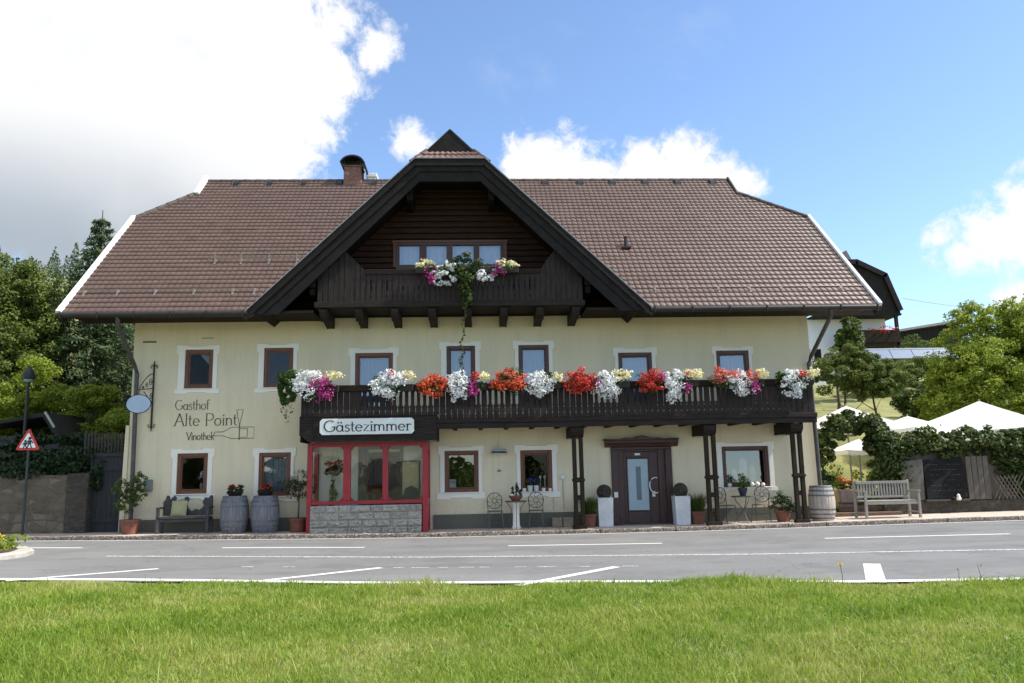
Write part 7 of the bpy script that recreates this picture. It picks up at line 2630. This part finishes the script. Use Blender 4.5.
def terrace_things():
    t = thing('stone_planter', 'pale pink stone trough with orange flowers inside the garden entrance', 'planter', (10.55, 1.6, 0.05))
    MB().box(-0.32, 0.32, -0.22, 0.22, 0.30, 0.68).build('trough', M['pink_stone'], t, bevel=0.03)
    MB().box(-0.22, 0.22, -0.15, 0.15, -0.1, 0.30).build('foot', M['pink_stone'], t, bevel=0.02)
    foliage('foliage', [((0, 0, 0.80), (0.36, 0.22, 0.16))], 420, 0.08, 0.04, M['leaf_mid'], t, 141, 12, 0.4)
    foliage('blossoms', [((-0.05, -0.05, 0.92), (0.3, 0.2, 0.12))], 90, 0.07, 0.06, M['p_orange'], t, 142, 10, 0.4)
    t = thing('silver_plant', 'bushy silvery plant beside the single barrel in the garden entrance', 'plant', (9.75, 1.4, 0.05))
    foliage('foliage', [((0, 0, 0.55), (0.24, 0.22, 0.5)), ((0.05, 0, 0.95), (0.15, 0.15, 0.25))], 1200, 0.10, 0.025, M['leaf_silver'], t, 143, 16, 0.35)
    t = thing('garden_step', 'low brown stone steps in the garden entrance behind the white bench', 'steps', (10.6, 0.7, 0.03))
    MB().box(-1.0, 0.9, -0.2, 0.6, -0.2, 0.12).box(-0.95, 0.85, 0.05, 0.6, 0.121, 0.26).build('treads', M['step_stone'], t, bevel=0.02)
    t = thing('patio_table', 'grey wooden garden table behind the bench under the small parasol', 'table', (12.3, 3.0, 0.1))
    MB().box(-0.8, 0.8, -0.4, 0.4, 0.70, 0.74).build('tabletop', M['plank_grey'], t)
    for sx in (-0.7, 0.7):
        for sy in (-0.33, 0.33):
            MB().box(sx - 0.03, sx + 0.03, sy - 0.03, sy + 0.03, 0, 0.70).build('leg', M['plank_grey'], t)
    for i, (x, y, s, lb, m) in enumerate(((11.2, 1.9, 0.34, 'round leafy shrub behind the white bench, left', 'leaf_mid'), (11.75, 1.9, 0.34, 'round leafy shrub behind the white bench, right', 'leaf_mid'),
                                        (12.8, 4.6, 0.6, 'taller sunlit shrub beyond the patio table', 'leaf_bright'), (11.6, 5.6, 0.65, 'sunlit shrub seen deep through the ivy arch', 'leaf_bright'), (9.9, 2.6, 0.4, 'green shrub behind the silvery plant', 'leaf_bright'))):
        t = thing('shrub', lb, 'shrub', (x, y, terrain_z(x, y) + 0.1), 0, 'shrubs in the garden terrace')
        foliage('foliage', [((0, 0, s * 1.2), (s, s, s * 1.1))], 1800, 0.10, 0.06, M[m], t, 150 + i, 18, 0.34)
        MB().tube([(0, 0, -0.1), (0, 0, s)], 0.025, 6).build('stem', M['bark'], t)
    t = thing('garden_statuette', 'small white and dark ornament on the ledge below the blackboard', 'ornament', (13.1, 0.48, 0.41))
    MB().lathe([(0.05, 0), (0.07, 0.05), (0.04, 0.11), (0.045, 0.14), (0, 0.18)], (0, 0, 0), 12).build('body', M['surround'], t, smooth=True)
    MB().lathe([(0.04, 0), (0.06, 0.06), (0, 0.12)], (-0.14, 0, 0), 12).build('companion', M['board'], t, smooth=True)


M['pink_stone'] = mat('pink_stone', (0.42, 0.30, 0.24), 0.9, 0.2, 7, 0.4, 25)
M['step_stone'] = mat('brown_steps', (0.12, 0.075, 0.05), 0.9, 0.3, 7, 0.4, 25)
M['leaf_silver'] = leaf_mat('silver_leaf', [(0.16, 0.18, 0.14), (0.28, 0.30, 0.25), (0.4, 0.42, 0.37)], 0.2)
terrace_things()

# ------------------------------------------------------------------ trees and hedges on the right
tree('broadleaf_tree', 'big bright green broadleaf tree at the far right above parasols', (20.6, 9.5, terrain_z(20.6, 9.5)), (20.6, 9.5, 5.4), 0.2,
     [((20.4, 9.3, 5.6), (2.2, 1.9, 1.7)), ((22.6, 9.6, 6.4), (2.0, 1.8, 1.6)), ((19.8, 9.3, 7.05), (0.95, 0.9, 0.75)), ((18.7, 9.0, 4.6), (1.25, 1.3, 1.25)), ((23.0, 9.2, 4.6), (2.2, 1.8, 1.8)), ((20.5, 8.6, 4.0), (2.0, 1.4, 1.2)), ((17.9, 9.0, 3.6), (0.9, 1.0, 0.9)), ((21.6, 9.4, 7.3), (0.8, 0.8, 0.6))],
     95000, 0.12, 0.065, M['leaf_bright'], 161, None, 9, 2.4, 90, 0.22)
tree('garden_tree', 'small dark green fruit tree right of the guesthouse corner', (15.7, 12.2, terrain_z(15.7, 12.2)), (15.7, 12.2, 5.6), 0.08,
     [((15.5, 12.2, 5.3), (1.25, 1.0, 1.0)), ((16.5, 12.0, 5.1), (0.9, 0.9, 0.95)), ((15.9, 12, 5.95), (0.8, 0.7, 0.55))], 19000, 0.10, 0.06, M['leaf_slope'], 162, 'small trees on the slope', 6, 1.3, 30, 0.24)
tree('garden_tree', 'small green tree on the slope left of the meadow patch', (17.3, 12.8, terrain_z(17.3, 12.8)), (17.3, 12.8, 5.2), 0.07,
     [((17.2, 12.8, 5.0), (0.95, 0.9, 0.9)), ((17.6, 12.6, 5.5), (0.6, 0.6, 0.5)), ((16.8, 12.5, 5.3), (0.6, 0.6, 0.55))], 15000, 0.10, 0.06, M['leaf_slope'], 163, 'small trees on the slope', 6, 1.2, 26, 0.24)
tree('conifer_shrub', 'dark leafy climber growing up beside the white house wall', (20.0, 22.0, terrain_z(20, 22)), (20.0, 22, 7.5), 0.1,
     [((22.3, 25.0, 8.3), (0.95, 0.9, 1.5)), ((22.6, 25, 9.6), (0.7, 0.7, 0.8)), ((23.0, 25, 7.0), (1.1, 0.9, 1.2))], 6500, 0.2, 0.12, M['leaf_mid'], 164, None, 3, 1.0, 26, 0.25, 'shrub')
for i, (lb, c, r, n, m) in enumerate([
        ('rounded hedge bush below the solar panels, left part', (24.6, 27.0, 6.9), (1.9, 1.3, 0.95), 6500, 'leaf_slope'),
        ('rounded hedge bush below the solar panels, right part', (28.0, 28.0, 7.3), (2.2, 1.4, 0.95), 7000, 'leaf_slope'),
        ('pale olive bush on the slope in front of the meadow', (26.4, 30.0, 6.6), (2.2, 1.0, 0.5), 5000, 'leaf_slope'),
        ('dark bush at the right end of the meadow patch', (22.6, 16.5, 4.9), (1.4, 1.2, 1.0), 6500, 'leaf_mid'),
        ('low dark bush under the big right tree', (19.6, 13.0, 4.0), (1.3, 1.0, 0.9), 6000, 'leaf_mid'),
        ('yellow flowering bush in front of the dark barn', (30.8, 36.0, 9.6), (1.4, 1.0, 0.9), 3500, 'leaf_yellow'),
        ('green bush in front of the dark barn roof', (34.4, 38.0, 10.2), (2.2, 1.4, 1.2), 4500, 'leaf_mid')]):
    tree('bush', lb, (c[0], c[1], terrain_z(c[0], c[1])), (c[0], c[1], c[2]), 0.07, [(c, r), ((c[0] + 0.4, c[1] + .2, c[2] - 0.5), (r[0] * 1.05, r[1], r[2]))], int(n * 1.8), 0.13, 0.075, M[m], 170 + i, 'bushes on the right slope', 5, 1.0, 28, 0.24, 'bush')


# ------------------------------------------------------------------ neighbour's chalet, barn, solar panels, wire
def chalet():
    base = 8.0
    t = thing('neighbour_chalet', 'white chalet with black overhanging gable roof behind the right roof verge', 'house', (27.25, 34, base - 0.1))
    ox, oz = 27.9, base
    L = lambda x, z: (x - ox, z - oz)
    out = [L(24.5, 12.2), L(25.4, 14.7), L(26.6, 15.9), L(28.0, 15.95), L(30.1, 14.9), L(31.0, 12.25)]
    # walls
    MB().box(-6.5, 2.6, 0.6, 9, -2.5, 3.915).build('wall', M['white_wall'], t)
    MB().prism([L(24.7, 11.9), L(30.85, 11.9), L(30.85, 12.25), L(30.0, 14.78), L(27.95, 15.82), L(26.65, 15.78), L(25.5, 14.6), L(24.7, 12.2)], -0.92, -0.80).build('gable_wall', M['barge'], t)
    MB().box(-3.1, 3.1, -0.8, 9.0, 3.92, 4.05).build('eaves_soffit', M['barge'], t)
    # roof shell: outline band swept back
    rf = MB()
    for (a, b) in zip(out, out[1:]):
        d = Vector((b[0] - a[0], b[1] - a[1])).normalized()
        nx, nz = d.y * 0.25, -d.x * 0.25
        rf.prism([a, b, (b[0] + nx, b[1] + nz), (a[0] + nx, a[1] + nz)], -1.0, 9.5)
    r = rf.build('roof', M['slate'], t)
    fr = MB()
    for (a, b) in zip(out, out[1:]):
        d = Vector((b[0] - a[0], b[1] - a[1])).normalized()
        nx, nz = d.y * 0.35, -d.x * 0.35
        fr.prism([a, b, (b[0] + nx, b[1] + nz), (a[0] + nx, a[1] + nz)], -1.1, -1.01)
    fr.build('barge_board', M['barge'], r)
    MB().prism([L(26.8, 15.9), L(27.9, 15.92), L(27.5, 16.75)], -0.6, 9.4).build('gablet', M['slate'], r)
    bl = MB().box(-1.5, 2.7, -0.9, 0.6, 1.75, 1.95).box(-1.5, 2.75, -0.95, -0.85, 1.951, 2.85)
    bl.build('balcony', M['dark_wood'], t)
    MB().box(2.55, 2.75, -0.9, -0.7, -1.5, 4.6).build('post', M['dark_wood'], t)
    foliage('balcony_flowers', [((1.6, -1.05, 2.9), (1.1, 0.25, 0.3))], 110, 0.13, 0.10, M['p_red'], t, 191, 12, 0.35)
    for x in (-4.4, -3.4, -2.6):
        w_ = MB().box(x - 0.22, x + 0.22, 0.54, 0.59, 0.9, 1.7).build('window', M['board'], t)
        MB().box(x - 0.27, x + 0.27, 0.585, 0.598, 0.83, 1.77).build('frame', M['plank_brown'], w_)
    # white arched annexe
    n = 12
    poly = [(-6.3, -2.5), (-6.3, 0.2)] + [(-4.65 + 1.65 * math.cos(PI - PI * i / n), 0.2 + 0.55 * math.sin(PI - PI * i / n)) for i in range(1, n)] + [(-3.0, 0.2), (-3.0, -2.5)]
    MB().prism(poly, -1.3, 0.59).build('annexe', M['white_wall'], t)
    b = thing('barn', 'long dark barn with grey lean-to roof far behind on the right', 'barn', (45, 56, 10.5))
    MB().box(-4.2, 4.2, 0, 6, -1.5, 3.6).build('wall', M['barge'], b)
    MB().add([(-4.6, -0.6, 3.85), (4.0, -0.6, 5.15), (4.4, 7, 5.15), (-4.6, 7, 3.85), (-4.6, -0.6, 3.65), (4.0, -0.6, 4.9), (4.4, 7, 4.9), (-4.6, 7, 3.65)],
             [(0, 1, 2, 3), (7, 6, 5, 4), (0, 4, 5, 1), (1, 5, 6, 2), (2, 6, 7, 3), (3, 7, 4, 0)]).build('roof', M['barn_roof'], b)
    MB().prism([(-4.2, 3.6), (4.0, 3.6), (4.0, 4.85), (-4.2, 3.62)], 0.0, 0.2).build('gable', M['barge'], b)
    s = thing('solar_panels', 'low row of blue grey solar panels with white top rail on the slope', 'solar panels', (29.2, 30, 8.2))
    for i in range(4):
        x = -3.0 + i * 1.5
        MB().add([(x + 0.02, 0, 0.1), (x + 1.47, 0, 0.1), (x + 1.47, 0.5, 0.75), (x + 0.02, 0.5, 0.75), (x + 0.02, 0.03, 0.06), (x + 1.47, 0.03, 0.06), (x + 1.47, 0.53, 0.71), (x + 0.02, 0.53, 0.71)],
                 [(0, 1, 2, 3), (7, 6, 5, 4), (0, 4, 5, 1), (1, 5, 6, 2), (2, 6, 7, 3), (3, 7, 4, 0)]).build('panel', M['solar'], s)
    MB().box(-3.05, 3.05, 0.48, 0.60, 0.76, 0.84).build('top_rail', M['white_metal'], s)
    for x in (-3.0, -1.5, 0, 1.5, 2.97):
        MB().box(x - 0.03, x + 0.03, 0.5, 0.56, -2.5, 0.75).build('leg', M['grey_metal'], s)
    w_ = thing('overhead_wire', 'thin overhead wire running from the chalet towards the right tree', 'wire', (31, 34, 13.2))
    pts = []
    for i in range(21):
        u = i / 20
        pts.append((u * 14, u * 4, 0.0 - 0.3 * u - 1.1 * (u - u * u)))
    MB().tube(pts, 0.016, 5).build('cable', M['black_metal'], w_)


M['barn_roof'] = mat('pale_grey_barn_roof', (0.30, 0.29, 0.28), 0.7, 0.15, 4, 0.3, 10)
chalet()


for i, (x, y, h, lb) in enumerate(((11.5, 27.0, 6.0, 'round orchard tree on the slope behind the guesthouse, nearest of three'), (7.0, 36.0, 7.0, 'round orchard tree on the slope behind the guesthouse, middle of three'), (14.0, 41.0, 6.5, 'round orchard tree on the slope behind the guesthouse, farthest of three'))):
    z0 = terrain_z(x, y)
    tree('orchard_tree', lb, (x, y, z0), (x, y, z0 + h * 0.8), 0.14, [((x, y, z0 + h * 0.62), (h * 0.34, h * 0.34, h * 0.32)), ((x + 0.6, y, z0 + h * 0.45), (h * 0.26, h * 0.3, h * 0.2))], 9000, 0.16, 0.09, M['leaf_slope'], 240 + i, 'orchard trees behind the guesthouse', 6, 1.6, 40, 0.24)


def trees_behind():
    """the wooded valley side behind the viewer, which the window panes mirror"""
    rng = np.random.default_rng(33)
    Vs, Fs, o = [], [], 0
    for i in range(150):
        y = rng.uniform(-95, -46)
        x = rng.uniform(-75, 75)
        z0 = terrain_z(x, y)
        h = rng.uniform(1.8, 3.2) + (-y - 46) * 0.02
        m = 260
        q = rng.uniform(0.0, 1, m)
        a = rng.uniform(0, 2 * PI, m)
        rr = h * 0.42 * np.sqrt(np.maximum(0, 1 - (2 * q - 0.95) ** 2)) * rng.uniform(0.7, 1.15, m)
        P = np.stack([x + rr * np.cos(a), y + rr * np.sin(a), z0 + h * q], 1)
        V, F = leaves(P, h * 0.16, h * 0.11, rng, 0.2, np.stack([np.cos(a), np.sin(a), np.full(m, 0.2)], 1))
        Vs.append(V)
        Fs.append(F + o)
        o += len(V)
    ob = bulk('woods', np.concatenate(Vs), np.concatenate(Fs), M['leaf_mid'])
    tag(ob, 'belt of woodland across the road from the guesthouse', 'woods', kind='stuff')


trees_behind()
